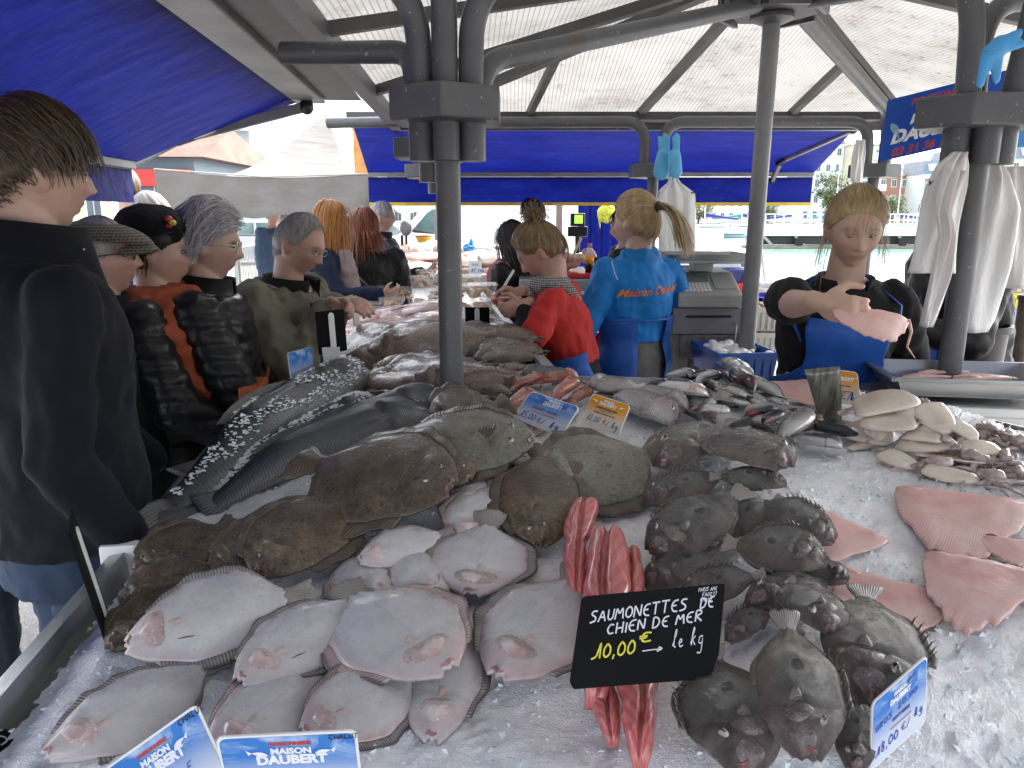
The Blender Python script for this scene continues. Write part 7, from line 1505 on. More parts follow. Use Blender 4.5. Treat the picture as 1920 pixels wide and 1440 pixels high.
dsp = on_panel('display', -.06, .16, .15, .06, plain('lcd_green_grey', (.18, .24, .2), .2, .1), tt)
for i in range(8):
    for j in range(4): on_panel('key', -.125 + .0185 * i, .04 + .02 * j, .014, .014, WHITE, tt)
on_panel('keypad_panel', .085, .12, .10, .13, GREYP, tt, .004)
mb = MB(); mb.box((SX, 3.80, cz + .345), (.37, .30, .012)); mb.box((SX, 3.80, cz + .32), (.1, .1, .05)); pl = mb.obj('platter', STEEL, tt, bevel=.003); mb = MB()
q = [(SX - .19, 3.645), (SX + .19, 3.645), (SX + .19, 3.955), (SX - .19, 3.955)]; mb.rings([[(SX + (x - SX) * k, 3.8 + (y - 3.8) * k, cz + z) for x, y in q] for k, z in ((.95, .352), (1.06, .385))], cap=False); mb.obj('platter_rim', STEEL, pl, solid=.003)
tt = thing('cash_drawer', 'grey cash drawer with a key under the shop scale', 'cash drawer', (SX, 3.75, cz)); mb = MB(); mb.box((SX + .005, 3.78, cz + .067), (.36, .36, .13)); mb.obj('case', plain('mauve_grey_metal', (.2, .19, .21), .4, .15), tt, bevel=.006); mb = MB(); mb.box((SX, 3.598, cz + .09), (.22, .004, .012)); mb.obj('slot', BLACKP, tt); mb = MB(); mb.tube([(SX + .13, 3.597, cz + .055), (SX + .13, 3.575, cz + .055)], .008, 10); mb.tube([(SX + .13, 3.577, cz + .05), (SX + .128, 3.575, cz - .05)], .004, 6); mb.obj('key', METF, tt)
# ------------------------------------------------------------------ crates
def crate(label, c, w, d, h, mat, rz=0, group='plastic fish crates', fill=None, name='crate', open_=True):
    t = thing(name, label, 'crate', tuple(c), group); Rz = Matrix.Rotation(rz, 3, 'Z'); r = lambda k, z: [c + Rz @ V((w / 2 * k * sx, d / 2 * k * sy, z)) for sx, sy in ((-1, -1), (1, -1), (1, 1), (-1, 1))]
    mb = MB(); mb.rings([r(.92, 0), r(1, h), r(1.04, h), r(1.04, h - .025), r(1.005, h - .025)], cap=False); mb.add(r(.92, .002), [(0, 1, 2, 3)]); mb.obj('crate_shell', mat, t, solid=.004)
    for s in (-1, 1):
        mb = MB()
        for i in range(7): k = .94; p = c + Rz @ V((w * (-.42 + .14 * i), s * d / 2 * .975, h * .5)); mb.box(p, (.012, .012, h * .82), rz)
        mb.obj('rib_band', mat, t)
    if fill:
        m_, n, s = fill; mb = MB()
        for i in range(n): mb.ell(c + Rz @ V((random.uniform(-.42, .42) * w, random.uniform(-.42, .42) * d, h * .85 + random.uniform(-.01, .02))), (s * random.uniform(.7, 1.3), s * .8, s * .6), R=Matrix.Rotation(random.uniform(0, 6), 3, 'Z'), n=10, m=7)
        me = remesh(mb, max(.008, s * .3), 1); me.materials.append(m_); me.shade_smooth(); o = link_mesh('contents', me, t); o['kind'] = 'stuff'
    return t
CB = plain('blue_crate_plastic', (.02, .10, .42), .4, .2); CW = plain('white_crate_plastic', (.66, .64, .58), .45, .12); CG = plain('green_crate_plastic', (.012, .09, .06), .4, .2); CR = plain('red_crate_plastic', (.5, .03, .025), .4, .15); CU = plain('ultramarine_crate', (.02, .03, .5), .4, .2); CY = plain('yellow_crate_plastic', (.7, .58, .03), .4, .1); SHELL = plain('shellfish', (.36, .2, .15), .5, .6, 40)
p = at_Y(1446, 668, 4.1); crate('white crate at the bottom of the stack behind the slim pole', V((p.x, 4.25, p.z)), .24, .3, .13, CW); crate('upper white crate full of shells behind the slim pole', V((p.x + .005, 4.25, p.z + .14)), .24, .3, .13, CW, fill=(SHELL, 26, .03))
p = at_Y(1440, 590, 4.9); crate('bright blue crate with its end against the slim pole', V((p.x + .05, 5.0, p.z)), .26, .3, .12, CU); p = at_Y(1398, 592, 4.9); crate('dark green crate between the scale and the slim pole', V((p.x, 5.0, p.z)), .16, .3, .12, CG)
p = at_Y(1400, 708, 3.2); crate('blue crate of ice low beside the slim pole', V((p.x, 3.42, p.z - .02)), .27, .35, .12, CB, .1, fill=(ICE, 40, .03))
p = at_Y(1715, 700, 2.75); crate('blue crate with a dead crab behind the right post', V((p.x, 3.0, p.z - .02)), .34, .3, .12, CB, fill=(SHELL, 5, .025)); crate('red crate edge under the blue one beside the blonde fishmonger', V((p.x + .02, 2.80, p.z - .10)), .50, .2, .10, CR)
p = at_Y(1335, 528, 7.0); crate('dark blue crate under the white polystyrene box', V((p.x, 7.2, p.z)), .62, .6, .12, plain('navy_crate', (.015, .03, .17), .4, .2)); crate('red crate stacked under the dark blue crate', V((p.x + .1, 7.2, p.z - .13)), .6, .6, .12, CR); crate('lowest blue crate of the far stack, mostly hidden', V((p.x + .1, 7.2, p.z - .27)), .6, .6, .13, CB)
bx = V((p.x + .02, 7.15, p.z + .125)); tt = thing('polystyrene_box', 'white polystyrene box on the dark blue crate by the water', 'box', tuple(bx)); mb = MB(); mb.box(bx + V((.08, 0, .05)), (.32, .3, .1)); mb.obj('box_base', WHITE, tt, bevel=.01); mb = MB(); mb.box(bx + V((.08, 0, .112)), (.33, .31, .02)); mb.obj('lid', WHITE, tt, bevel=.006)
p = at_Y(1300, 520, 5.0); tt = thing('tarpaulin', 'folded yellow tarpaulin behind the scale platter', 'tarpaulin', tuple(p)); mb = MB(); mb.ell(p, (.15, .12, .025), n=20, m=8); mb.v = [v + np.random.normal(0, .004, v.shape) for v in mb.v]; mb.obj('folded_sheet', CY, tt); mb = MB(); mb.beam(p + V((.03, -.13, .0)), p + V((.03, .1, .03)), .012, .004); mb.obj('tie', YELLOW, tt)
p = at_Y(1890, 600, 4.2); 
for i, m_ in enumerate((CW, CY, CW)): crate(('lowest white', 'yellow', 'top white')[i] + ' crate in the stack at the right edge', V((p.x + .03, 4.4, p.z - .05 + i * .1)), .26, .3, .095, m_)
p = at_Y(1855, 705, 2.75); tt = thing('black_bin', 'black plastic bin under the hanging bags', 'bin', (p.x, 2.95, .5)); mb = MB(); mb.lathe((p.x, 2.95, .6), [(.13, 0), (.155, .55), (.168, .56), (.168, .585), (.155, .585), (.13, .02)], 28); mb.obj('bin_body', BLACKP, tt, smooth=True, auto=40); mb = MB(); mb.tube([(p.x - .17, 2.95, 1.16), (p.x - .16, 2.85, 1.13), (p.x - .1, 2.80, 1.12)], .006, 8); mb.obj('handle', BLACKP, tt)
p = at_Y(1878, 585, 3.5); P_cloth = thing('blue_cloth', 'crumpled blue cloth above the black bin', 'cloth', tuple(p)); mb = MB(); mb.ell(p, (.05, .05, .10), n=20, m=14); mb.v = [v + np.random.normal(0, .006, v.shape) for v in mb.v]; mb.obj('folds', plain('blue_cotton', (.01, .06, .4), .8), P_cloth, smooth=True); mb = MB(); mb.ell(p + V((-.05, -.03, -.02)), (.03, .03, .05)); mb.obj('corner', plain('blue_cotton', (.01, .06, .4), .8), P_cloth, smooth=True)
p = at_Y(1908, 690, 3.2); tt = thing('bollard', 'rusty dark post at the right edge behind the ice', 'post', tuple(p)); mb = MB(); mb.tube([(p.x, p.y, 0), (p.x, p.y, 1.25)], .035, 14); mb.obj('shaft', plain('rusty_steel', (.11, .08, .065), .6, .5, 20), tt, smooth=True); mb = MB(); mb.lathe((p.x, p.y, 1.25), [(.04, 0), (.04, .02), (.01, .03)]); mb.obj('cap', DARKALU, tt)
p = at_Y(1885, 715, 2.65); tt = thing('oyster_heap', 'grey shell heap behind the steel tray', 'shellfish', tuple(p)); mb = MB()
for i in range(26): mb.ell(p + V((random.uniform(-.12, .16), random.uniform(-.05, .08), random.uniform(-.01, .02))), (.03, .02, .012), R=Matrix.Rotation(random.uniform(0, 6), 3, 'Z') @ Matrix.Rotation(random.uniform(-.6, .6), 3, 'X'), n=10, m=7)
o = mb.obj('oysters', plain('oyster_shell', (.2, .19, .17), .7, .5, 60, bump=.5, bscale=120), tt); o['kind'] = 'stuff'; mb = MB(); mb.box(p + V((.02, .02, -.05)), (.34, .2, .05)); mb.obj('shell_tray', BLACKP, tt)
# seafood work table behind the red shirted worker
q = at_Y(1100, 513, 4.75); TBZ = q.z; tt = thing('work_table', 'steel work table with a red board behind the red shirted worker', 'table', (q.x, 4.9, 0)); mb = MB(); mb.box((q.x + .0, 4.95, TBZ - .09), (.85, .55, .12)); mb.obj('top', STEEL, tt, bevel=.006); mb = MB(); mb.box((q.x, 4.92, TBZ - .012), (.42, .4, .03)); mb.obj('red_board', plain('red_board', (.5, .025, .02), .4, .15), tt, bevel=.006)
for sx in (-.38, .38): mb = MB(); mb.box((q.x + sx, 4.95, (TBZ - .15) / 2), (.05, .05, TBZ - .152)); mb.obj('leg', STEEL, tt)
q2 = at_Y(1105, 505, 4.8); tt = thing('drink_bottle', 'plastic cola bottle with an orange cap and label on the red board', 'bottle', (q2.x, 4.8, TBZ)); mb = MB(); mb.lathe((q2.x, 4.8, TBZ + .004), [(.026, 0), (.027, .05), (.027, .055)]); mb.obj('drink', plain('cola', (.02, .008, .006), .1), tt, smooth=True); mb = MB(); mb.lathe((q2.x, 4.8, TBZ + .06), [(.028, 0), (.028, .05)]); mb.obj('label', plain('orange_label', (.65, .25, .02), .4, .3, 60), tt, smooth=True); mb = MB(); mb.lathe((q2.x, 4.8, TBZ + .11), [(.027, 0), (.026, .03), (.012, .055), (.012, .06)]); mb.obj('bottle_neck', TUBM, tt, smooth=True); mb = MB(); mb.lathe((q2.x, 4.8, TBZ + .17), [(.014, 0), (.014, .016)]); mb.obj('cap', plain('orange_cap', (.6, .12, .02), .4), tt)
q3 = at_Y(1075, 492, 4.95); tt = thing('shell_bag', 'net bag of pale scallop shells with a wooden pick behind the red board', 'bag', tuple(q3)); mb = MB()
for i in range(10): mb.ell(q3 + V((random.uniform(-.06, .06), random.uniform(-.04, .04), random.uniform(-.04, .06))), (.04, .035, .03), n=12, m=8)
me = remesh(mb, .012, 2); me.materials.append(plain('pale_shell', (.5, .38, .28), .6, .3, 30)); me.shade_smooth(); link_mesh('shells', me, tt); mb = MB(); mb.tube([q3 + V((0, 0, .05)), q3 + V((.05, 0, .16))], .009, 8); mb.obj('pick', plain('pale_wood', (.5, .4, .26), .7), tt)
q4 = at_Y(1118, 566, 4.1); crate('dark tray of white whelks between the two workers', V((q4.x, 4.3, q4.z - .05)), .34, .3, .07, BLACKP, group=None, fill=(plain('whelk_shell', (.45, .40, .40), .5, .4, 50), 60, .016))
q5 = at_Y(1105, 690, 3.6); crate('red crate on the ground between the two workers', V((q5.x, 3.8, q5.z - .1)), .3, .3, .22, CR, group=None)
# ------------------------------------------------------------------ neighbouring stall
SZ = at_Y(840, 517, 7.0).z; xa, xb = at_Y(744, 517, 7.0).x, at_Y(945, 517, 7.0).x; tt = thing('neighbour_stall', 'low grey fronted fish stall in front of the white van', 'stall', ((xa + xb) / 2, 7.6, 0)); mb = MB(); mb.box(((xa + xb) / 2, 7.04, SZ - .05), (xb - xa, .03, .11)); mb.obj('front_board', plain('pale_grey_board', (.36, .35, .34), .6, .1), tt)
mb = MB(); mb.add([(xa, 7.06, SZ), (xb, 7.06, SZ), (xb, 8.6, SZ + .2), (xa, 8.6, SZ + .2)], [(0, 1, 2, 3)]); mb.obj('sloping_top', plain('paper_top', (.55, .42, .36), .7, .2), tt, solid=.01)
for x in (xa + .04, xb - .04): mb = MB(); mb.box((x, 7.1, (SZ - .11) / 2), (.05, .05, SZ - .112)); mb.obj('leg', YELLOW if x < 0 and x < xa + .1 else STEEL, tt)
def heap(nm, label, px, py, Y, n, kind, skin, L, grp, spread=.25):
    for i in range(n):
        c = at_Y(px + random.uniform(-1, 1) * spread * 80, py + random.uniform(-4, 4), Y + random.uniform(-.1, .1)); a = random.uniform(-.5, .5); d = V((math.cos(a), math.sin(a) * .5, random.uniform(-.05, .05))) * L / 2
        f = Fish(kind, c - d, c + d, drape=0, wid=1.2, tilt=1.4, thick=1.2, bend=random.uniform(-.08, .08)); t = thing(nm, label, 'fish', tuple(f.P0), grp); f.region(0, 1, -1, 1, 14, 9, skin, 'body', t)
        f.patch(.15, 0, .09, .5, .004, skin, 'gill_cover', t, n=10, m=3)
heap('stall_fish', 'brown flatfish in the heap on the neighbouring stall', 810, 480, 7.6, 16, 'sole', SOLE, .42, 'brown fish on the neighbouring stall', .55)
heap('stall_fish', 'pale fillet at the front of the neighbouring stall', 790, 508, 7.15, 8, 'fillet', PALESK, .36, 'pale fillets on the neighbouring stall', .4)
heap('stall_fish', 'pink fillet in the middle of the neighbouring stall', 800, 487, 7.35, 5, 'fillet', PINKFI, .40, 'pink fillets on the neighbouring stall', .25)
heap('stall_fish', 'brown fish right of the post on the neighbouring stall', 905, 492, 7.3, 14, 'sole', SOLE, .36, 'fish right of the post on the neighbouring stall', .4)
heap('stall_fish', 'silver fish at the back right of the neighbouring stall', 910, 470, 7.9, 7, 'sardine', SARD, .34, 'silver fish on the neighbouring stall', .35)
bw = at_Y(795, 460, 7.9); tt = thing('bowl', 'yellow bowl with a red rim on top of the far fish heap', 'bowl', tuple(bw)); mb = MB(); mb.lathe(tuple(bw), [(.05, 0), (.08, .07), (.088, .09), (.08, .09), (.05, .01)]); mb.obj('bowl_body', plain('yellow_glaze', (.55, .42, .03), .3), tt, smooth=True); mb = MB(); mb.tube([bw + V((.086 * math.cos(a), .086 * math.sin(a), .095)) for a in np.linspace(0, 6.283, 24)], .007, 6); mb.obj('red_rim', CR, tt)
gl = at_Y(880, 468, 7.5); tt = thing('blue_bag', 'crumpled bright blue plastic on the far fish heap', 'bag', tuple(gl)); mb = MB(); mb.ell(gl, (.07, .05, .05), n=14, m=10); mb.v = [v + np.random.normal(0, .008, v.shape) for v in mb.v]; mb.obj('crumpled_plastic', plain('light_blue_plastic', (.02, .25, .6), .4), tt); mb = MB(); mb.ell(gl + V((.02, 0, .06)), (.02, .02, .05), n=10, m=8); mb.obj('twist', plain('light_blue_plastic', (.02, .25, .6), .4), tt)
for px, lb in ((890, 'small white price card on the neighbouring stall beside the post'), (930, 'small white price card before the woman with the pink collar')):
    o = at_Y(px - 11, 516, 7.0); card('price_card', lb, 'price sign', o, V((.12, 0, 0)), V((0, .02, .13)), CWHITE, WHITE, [('heading', INKN, typed('SOLE', .03, .0003), .5, .65, 0, 'C'), ('marker_price', INKB, hnd('12,00', .035, .005), .1, .2, 0, 'L')], 'small white cards on the neighbouring stall')
o = at_Y(752, 462, 7.6); card('price_slate', 'little dark slate at the left end of the neighbouring stall', 'price sign', o, V((.06, .03, 0)), V((0, 0, .11)), SLATE, SLATE, [], None, rim=False, clip=True)
tt = thing('tarpaulin_screen', 'dark blue tarpaulin screen beyond the ponytail worker', 'screen', tuple(at_Y(1130, 480, 8.6))); mb = MB(); mb.grid([[at_Y(1084 + 96 * i / 20, 380 + 120 * j / 10, 8.6 + .05 * math.sin(i * 1.4)) for j in range(11)] for i in range(21)]); mb.obj('hanging_sheet', BLUETARP, tt, smooth=True); mb = MB(); mb.tube([at_Y(1080, 378, 8.6), at_Y(1186, 378, 8.6)], .03, 8); mb.obj('top_bar', ALU, tt)
yb = at_Y(1138, 400, 8.3); tt = thing('carrier_bag', 'yellow green carrier bag hung on the blue screen', 'bag', tuple(yb)); mb = MB(); mb.ell(yb, (.10, .05, .10), n=18, m=12); mb.v = [v + np.random.normal(0, .005, v.shape) for v in mb.v]; mb.obj('bag_body', plain('yellow_green_plastic', (.5, .52, .03), .4, .6, 30), tt, smooth=True); mb = MB(); mb.tube([yb + V((-.06, 0, .05)), yb + V((-.08, 0, -.05)), yb + V((-.07, 0, -.16))], [.02, .015, .004], 8); mb.obj('handle', plain('yellow_green_plastic', (.5, .52, .03), .4, .6, 30), tt)
ps = at_Y(1048, 440, 7.6); tt = thing('tent_post', 'brown tent post behind the curly bun', 'post', (ps.x, ps.y, 0)); mb = MB(); mb.box((ps.x, ps.y, 1.15), (.06, .06, 2.3)); mb.obj('shaft', plain('brown_post', (.22, .18, .16), .7), tt); mb = MB(); mb.box((ps.x, ps.y, .02), (.16, .16, .03)); mb.obj('foot_plate', DARKALU, tt)
sc = at_Y(1083, 445, 6.6); tt = thing('stall_scale', 'black pole scale with a small green display behind the red shirted worker', 'scale', (sc.x, sc.y, 1.0)); mb = MB(); mb.box(at_Y(1083, 412, 6.6), (.125, .04, .11)); hd = mb.obj('display_head', BLACKP, tt, bevel=.008); g = G('green_display'); g.set(Base_Color=(.1, .3, .04), Emission_Color=(.22, .55, .05), Emission_Strength=.5); mb = MB(); mb.box(at_Y(1085, 411, 6.575), (.07, .006, .07)); mb.obj('screen', g.m, hd); mb = MB(); mb.box(at_Y(1083, 434, 6.6), (.17, .04, .085)); mb.obj('lower_panel', BLACKP, tt, bevel=.006); mb = MB(); mb.tube([at_Y(1083, 440, 6.62), at_Y(1083, 478, 6.62)], .022, 10); mb.obj('stem', BLACKP, tt); mb = MB(); mb.box(at_Y(1083, 478, 6.62), (.3, .25, .03)); mb.obj('plate', STEEL, tt, bevel=.004)
# ------------------------------------------------------------------ ground, quay, water
def m_ground():
    g = G('worn_asphalt'); n = g.noise(.6, 5); f = g.noise(45, 5, .7); v = g.vor(90); c = g.ramp(n, [(.3, (.20, .195, .185)), (.7, (.30, .29, .28))]); c = g.mix(g.ramp(v, [(.15, .55), (.45, 0.0)]), c, (.42, .40, .37)); c = g.mix(g.ramp(f, [(.5, 0.0), (.7, .5)]), c, (.09, .085, .08)); g.set(Base_Color=c, Roughness=.85); g.bump(v, .5, .01); return g.m
mb = MB(); QX = 4.1; gp = [(-600, -60), (600, -60), (600, 26), (40, 18.6), (QX, 15.8), (17, 62), (120, 420), (120, 900), (-600, 900)]
n = len(gp); mb.add([(x, y, 0) for x, y in gp], [tuple(range(n))]); struct('ground', mb, m_ground(), loc=(0, 0, 0))
mb = MB(); mb.add([(600, 26, 0), (40, 18.6, 0), (QX, 15.8, 0), (17, 62, 0), (120, 420, 0), (120, 420, -3), (17, 62, -3), (QX, 15.8, -3), (40, 18.6, -3), (600, 26, -3)], [(0, 1, 8, 9), (1, 2, 7, 8), (2, 3, 6, 7), (3, 4, 5, 6)]); struct('quay_wall', mb, plain('quay_stone', (.3, .28, .25), .9, .4, 2, bump=.4, bscale=10), loc=(0, 0, 0))
mb = MB()
for a, b in (((40, 18.6), (QX, 15.8)), ((QX, 15.8), (17, 62))):
    mb.beam((a[0], a[1], .06), (b[0], b[1], .06), .45, .12)
struct('quay_edge', mb, plain('pale_stone_edge', (.5, .46, .4), .85, .3, 1.5, bump=.3, bscale=20), loc=(0, 0, 0))
g = G('harbour_water'); w1 = g.noise(.9, 4, .55, g.co('Object', (1, .45, 1))); w2 = g.noise(4, 3, .5, g.co('Object', (1, .5, 1))); g.set(Base_Color=(.16, .32, .29), Roughness=.12, Specular_IOR_Level=.5); b_ = g.bump(w1, .35, .25); g.bump(w2, .35, .06, b_)
mb = MB(); mb.add([(-50, 5, -.95), (900, 5, -.95), (900, 900, -.95), (-50, 900, -.95)], [(0, 1, 2, 3)]); struct('water', mb, g.m, loc=(0, 0, -.95))
mb = MB(); mb.add([(20, 150, .25), (900, 128, .25), (900, 900, .25), (60, 900, .25)], [(0, 1, 2, 3)]); mb.add([(20, 150, .25), (900, 128, .25), (900, 128, -2), (20, 150, -2)], [(0, 1, 2, 3)]); struct('far_bank', mb, plain('far_quay', (.3, .3, .26), .9, .3, .2), loc=(20, 150, 0))
PAINT = plain('road_paint', (.55, .55, .53), .8, .25, 6); mb = MB()
for a, b, w in (((-9, 12), (-2.5, 15.5), .14), ((-12, 15), (-4, 21), .14), ((-8, 9.2), (-3.2, 9.9), .12), ((-6, 14), (-7.5, 20), .12)): mb.beam((a[0], a[1], .004), (b[0], b[1], .004), w, .004)
struct('road_marking', mb, PAINT, loc=(0, 0, 0))
mb = MB(); mb.beam((-30, 6.5, .05), (-2.6, 8.4, .05), .2, .1); struct('kerb', mb, plain('kerb_stone', (.36, .35, .33), .85, .2, 4), loc=(0, 0, 0))
# ------------------------------------------------------------------ cream tent
tt = thing('market_tent', 'cream canvas market tent with a drooping valance behind the customers', 'tent', (-2.6, 8.2, 0)); pk = at_Y(612, 212, 8.9); cl = at_Y(289, 318, 6.9); cr = at_Y(692, 326, 7.1); br_ = V((cr.x + .25, 10.6, cr.z)); bl_ = V((cl.x - .6, 10.4, cl.z))
def tsheet(a, b, c, sag):
    N = 22; P_ = np.zeros((N + 1, N + 1, 3))
    for i in range(N + 1):
        for j in range(N + 1):
            e = a.lerp(b, j / N); p = e.lerp(c, i / N); s_ = i / N; p.z -= sag * math.sin(math.pi * s_ ** .8) + .05 * math.sin(math.pi * j / N) * (1 - s_); P_[i, j] = p
    return P_
for a, b in ((cl, cr), (cr, br_), (br_, bl_), (bl_, cl)): mb = MB(); mb.grid(tsheet(a, b, pk, .28)); mb.obj('roof_panel', CREAM, tt, smooth=True)
for a, b, dd in ((cl, cr, .345), (cr, br_, .3), (cl, bl_, .3)):
    mb = MB(); mb.grid([[a.lerp(b, i / 30) + V((0, .03 * math.sin(i * 1.1) * j / 8, -.05 * math.sin(math.pi * i / 30) - dd * j / 8 * (1 + .06 * math.sin(i * .6)))) for j in range(9)] for i in range(31)]); mb.obj('valance', CREAM, tt, smooth=True)
for a in (cl, cr, br_, bl_): mb = MB(); mb.tube([(a.x, a.y + .06, 0), (a.x, a.y + .06, a.z - .02)], .022, 8); mb.obj('pole', ALU, tt)
mb = MB(); mb.tube([cl + V((0, 0, .005)), cl.lerp(cr, .5) + V((0, -.01, -.045)), cr], .008, 6); mb.obj('hem_rope', plain('rope', (.4, .36, .3), .8), tt)
ob = at_Y(680, 285, 7.6); tt = thing('wooden_sign', 'orange wooden panel peeping between the tent and the blue awning', 'panel', tuple(ob)); mb = MB(); mb.box(ob, (.17, .03, .42)); mb.obj('board', plain('orange_wood', (.6, .27, .08), .6, .3, 10), tt); mb = MB(); mb.box(ob + V((0, 0, .22)), (.19, .05, .03)); mb.obj('frame', plain('orange_wood', (.6, .27, .08), .6, .3, 10), tt)
# ------------------------------------------------------------------ white van
VW = plain('white_van_paint', (.80, .80, .80), .25, .03, 3, coat=.6); TEAL = plain('tinted_window', (.10, .17, .17), .06, .4, 2, spec=.8); TYRE = plain('tyre', (.02, .02, .02), .8, .3)
VY = 17.0; vx0 = at_Y(688, 480, VY).x; sec = [(0, .45), (-.02, .75), (.1, 1.0), (.75, 1.2), (1.45, 1.95), (1.75, 2.25), (2.2, 2.38), (5.6, 2.42), (5.72, 2.3), (5.75, .5), (5.5, .38), (.2, .36)]
tt = thing('delivery_van', 'white delivery van with a dark mirror parked behind the fish stall', 'van', (vx0 + 2.8, VY + 1, 0)); n = len(sec); mb = MB()
R_ = [[(vx0 + x, y, z if z < 1.1 else z) for x, z in sec] for y in (VY, VY + 2.0)]; 
ins = [[(vx0 + 2.8 + (x - 2.8) * .985, y, 1.2 + (z - 1.2) * (.97 if z > 1.2 else .98)) for x, z in sec] for y in (VY - .06, VY + 2.06)]
mb.rings([ins[0], R_[0], R_[1], ins[1]]); mb.obj('body', VW, tt, bevel=.03)
def vpanel(nm, pts, m_, par, off=-.075, th=.01): mb = MB(); k = len(pts); mb.add([(vx0 + x, VY + off, z) for x, z in pts] + [(vx0 + x, VY + off + th, z) for x, z in pts], [tuple(range(k)), tuple(range(k, 2 * k))[::-1]] + [(i, (i + 1) % k, k + (i + 1) % k, k + i) for i in range(k)]); return mb.obj(nm, m_, par)
dr = vpanel('door', [(.95, .55), (.95, 1.22), (1.62, 1.98), (2.1, 2.05), (2.1, .55)], VW, tt, -.072, .014); vpanel('window', [(1.08, 1.30), (1.55, 1.82), (1.55, 1.22)], TEAL, dr, -.080); vpanel('window', [(1.60, 1.21), (1.60, 1.86), (2.02, 1.92), (2.02, 1.36), (1.9, 1.22)], TEAL, dr, -.080); vpanel('window_seal', [(1.03, 1.27), (1.6, 1.90), (2.05, 1.96), (2.05, 1.34), (1.93, 1.18), (1.1, 1.24)], BLACKP, dr, -.077)
mb = MB(); mb.ell((vx0 + .92, VY - .22, 1.34), (.13, .10, .17)); mb.obj('mirror', DARKALU, tt, smooth=True)
for x in (.95, 4.7):
    mb = MB(); mb.lathe((0, 0, 0), [(.20, -.1), (.33, -.1), (.35, -.06), (.35, .06), (.33, .1), (.20, .1)], 28); mb.v = [np.stack([v[:, 0] + vx0 + x, v[:, 2] + VY + .02, v[:, 1] + .35], 1) for v in mb.v]; wh = mb.obj('wheel', TYRE, tt, smooth=True, auto=40); mb = MB(); mb.lathe((0, 0, 0), [(.02, .02), (.2, .0), (.21, .05)], 20); mb.v = [np.stack([v[:, 0] + vx0 + x, -v[:, 2] + VY - .06, v[:, 1] + .35], 1) for v in mb.v]; mb.obj('rim', ALU, wh)
mb = MB(); mb.box((vx0 + .05, VY + .3, .85), (.12, .35, .2)); mb.obj('headlight', TUBM, tt, bevel=.03)
# ------------------------------------------------------------------ parked cars far left
def car(label, x, y, rz, mat):
    t = thing('parked_car', label, 'car', (x, y, 0), 'cars parked beyond the market'); Rz = Matrix.Rotation(rz, 3, 'Z'); O = V((x, y, 0)); tr = lambda q: O + Rz @ V(q)
    s1 = [(-2.1, .35), (-2.15, .65), (-2.0, .88), (-1.1, .95), (1.9, .95), (2.1, .8), (2.1, .35)]; mb = MB(); mb.rings([[tr((a, yy * k, b)) for a, b in s1] for yy, k in ((-.85, .96), (-.83, 1), (.83, 1), (.85, .96))]); mb.obj('body', mat, t, bevel=.05)
    s2 = [(-1.25, .95), (-.5, 1.42), (1.2, 1.45), (1.85, .95)]; mb = MB(); mb.rings([[tr((a, yy, b if b < 1 else b)) for a, b in s2] for yy in (-.72, .72)]); mb.obj('cabin', mat, t, bevel=.05)
    for sy in (-1, 1):
        mb = MB(); k = [(-1.0, 1.0), (-.45, 1.36), (.35, 1.38), (.35, 1.0)]; mb.add([tr((a, sy * .725, b)) for a, b in k], [(0, 1, 2, 3)]); mb.obj('window', TEAL, t); mb = MB(); k = [(.43, 1.0), (.43, 1.38), (1.1, 1.38), (1.6, 1.0)]; mb.add([tr((a, sy * .725, b)) for a, b in k], [(0, 1, 2, 3)]); mb.obj('window', TEAL, t)
        for xx in (-1.35, 1.3): mb = MB(); mb.tube([tr((xx, sy * .86, .31)), tr((xx, sy * .66, .31))], .31, 20); mb.obj('wheel', TYRE, t)
    mb = MB(); mb.add([tr((-1.22, -.62, .99)), tr((-.54, -.6, 1.40)), tr((-.54, .6, 1.40)), tr((-1.22, .62, .99))], [(0, 1, 2, 3)]); mb.v = [v + np.array(Rz @ V((-.015, 0, .01))) for v in mb.v]; mb.obj('windscreen', TEAL, t)
    for sy in (-1, 1): mb = MB(); mb.box(tr((-2.08, sy * .6, .72)), (.08, .3, .13), rz); mb.obj('headlight', TUBM, t, bevel=.02)
    return t
for lb, px, Y, rz, m_ in (('white car just left of the van behind the ginger haired woman', 660, 22, .2, VW), ('silver car beyond the silver haired woman', 448, 26, .5, plain('silver_paint', (.4, .41, .42), .3, .05, 3, metal=.5)), ('red car far behind the denim man', 570, 34, .3, plain('red_paint', (.4, .03, .03), .3, .05)), ('dark blue car under the cream tent edge', 400, 34, .1, plain('navy_paint', (.02, .03, .08), .3, .05))):
    car(lb, at_Y(px, 420, Y).x, Y, rz, m_)
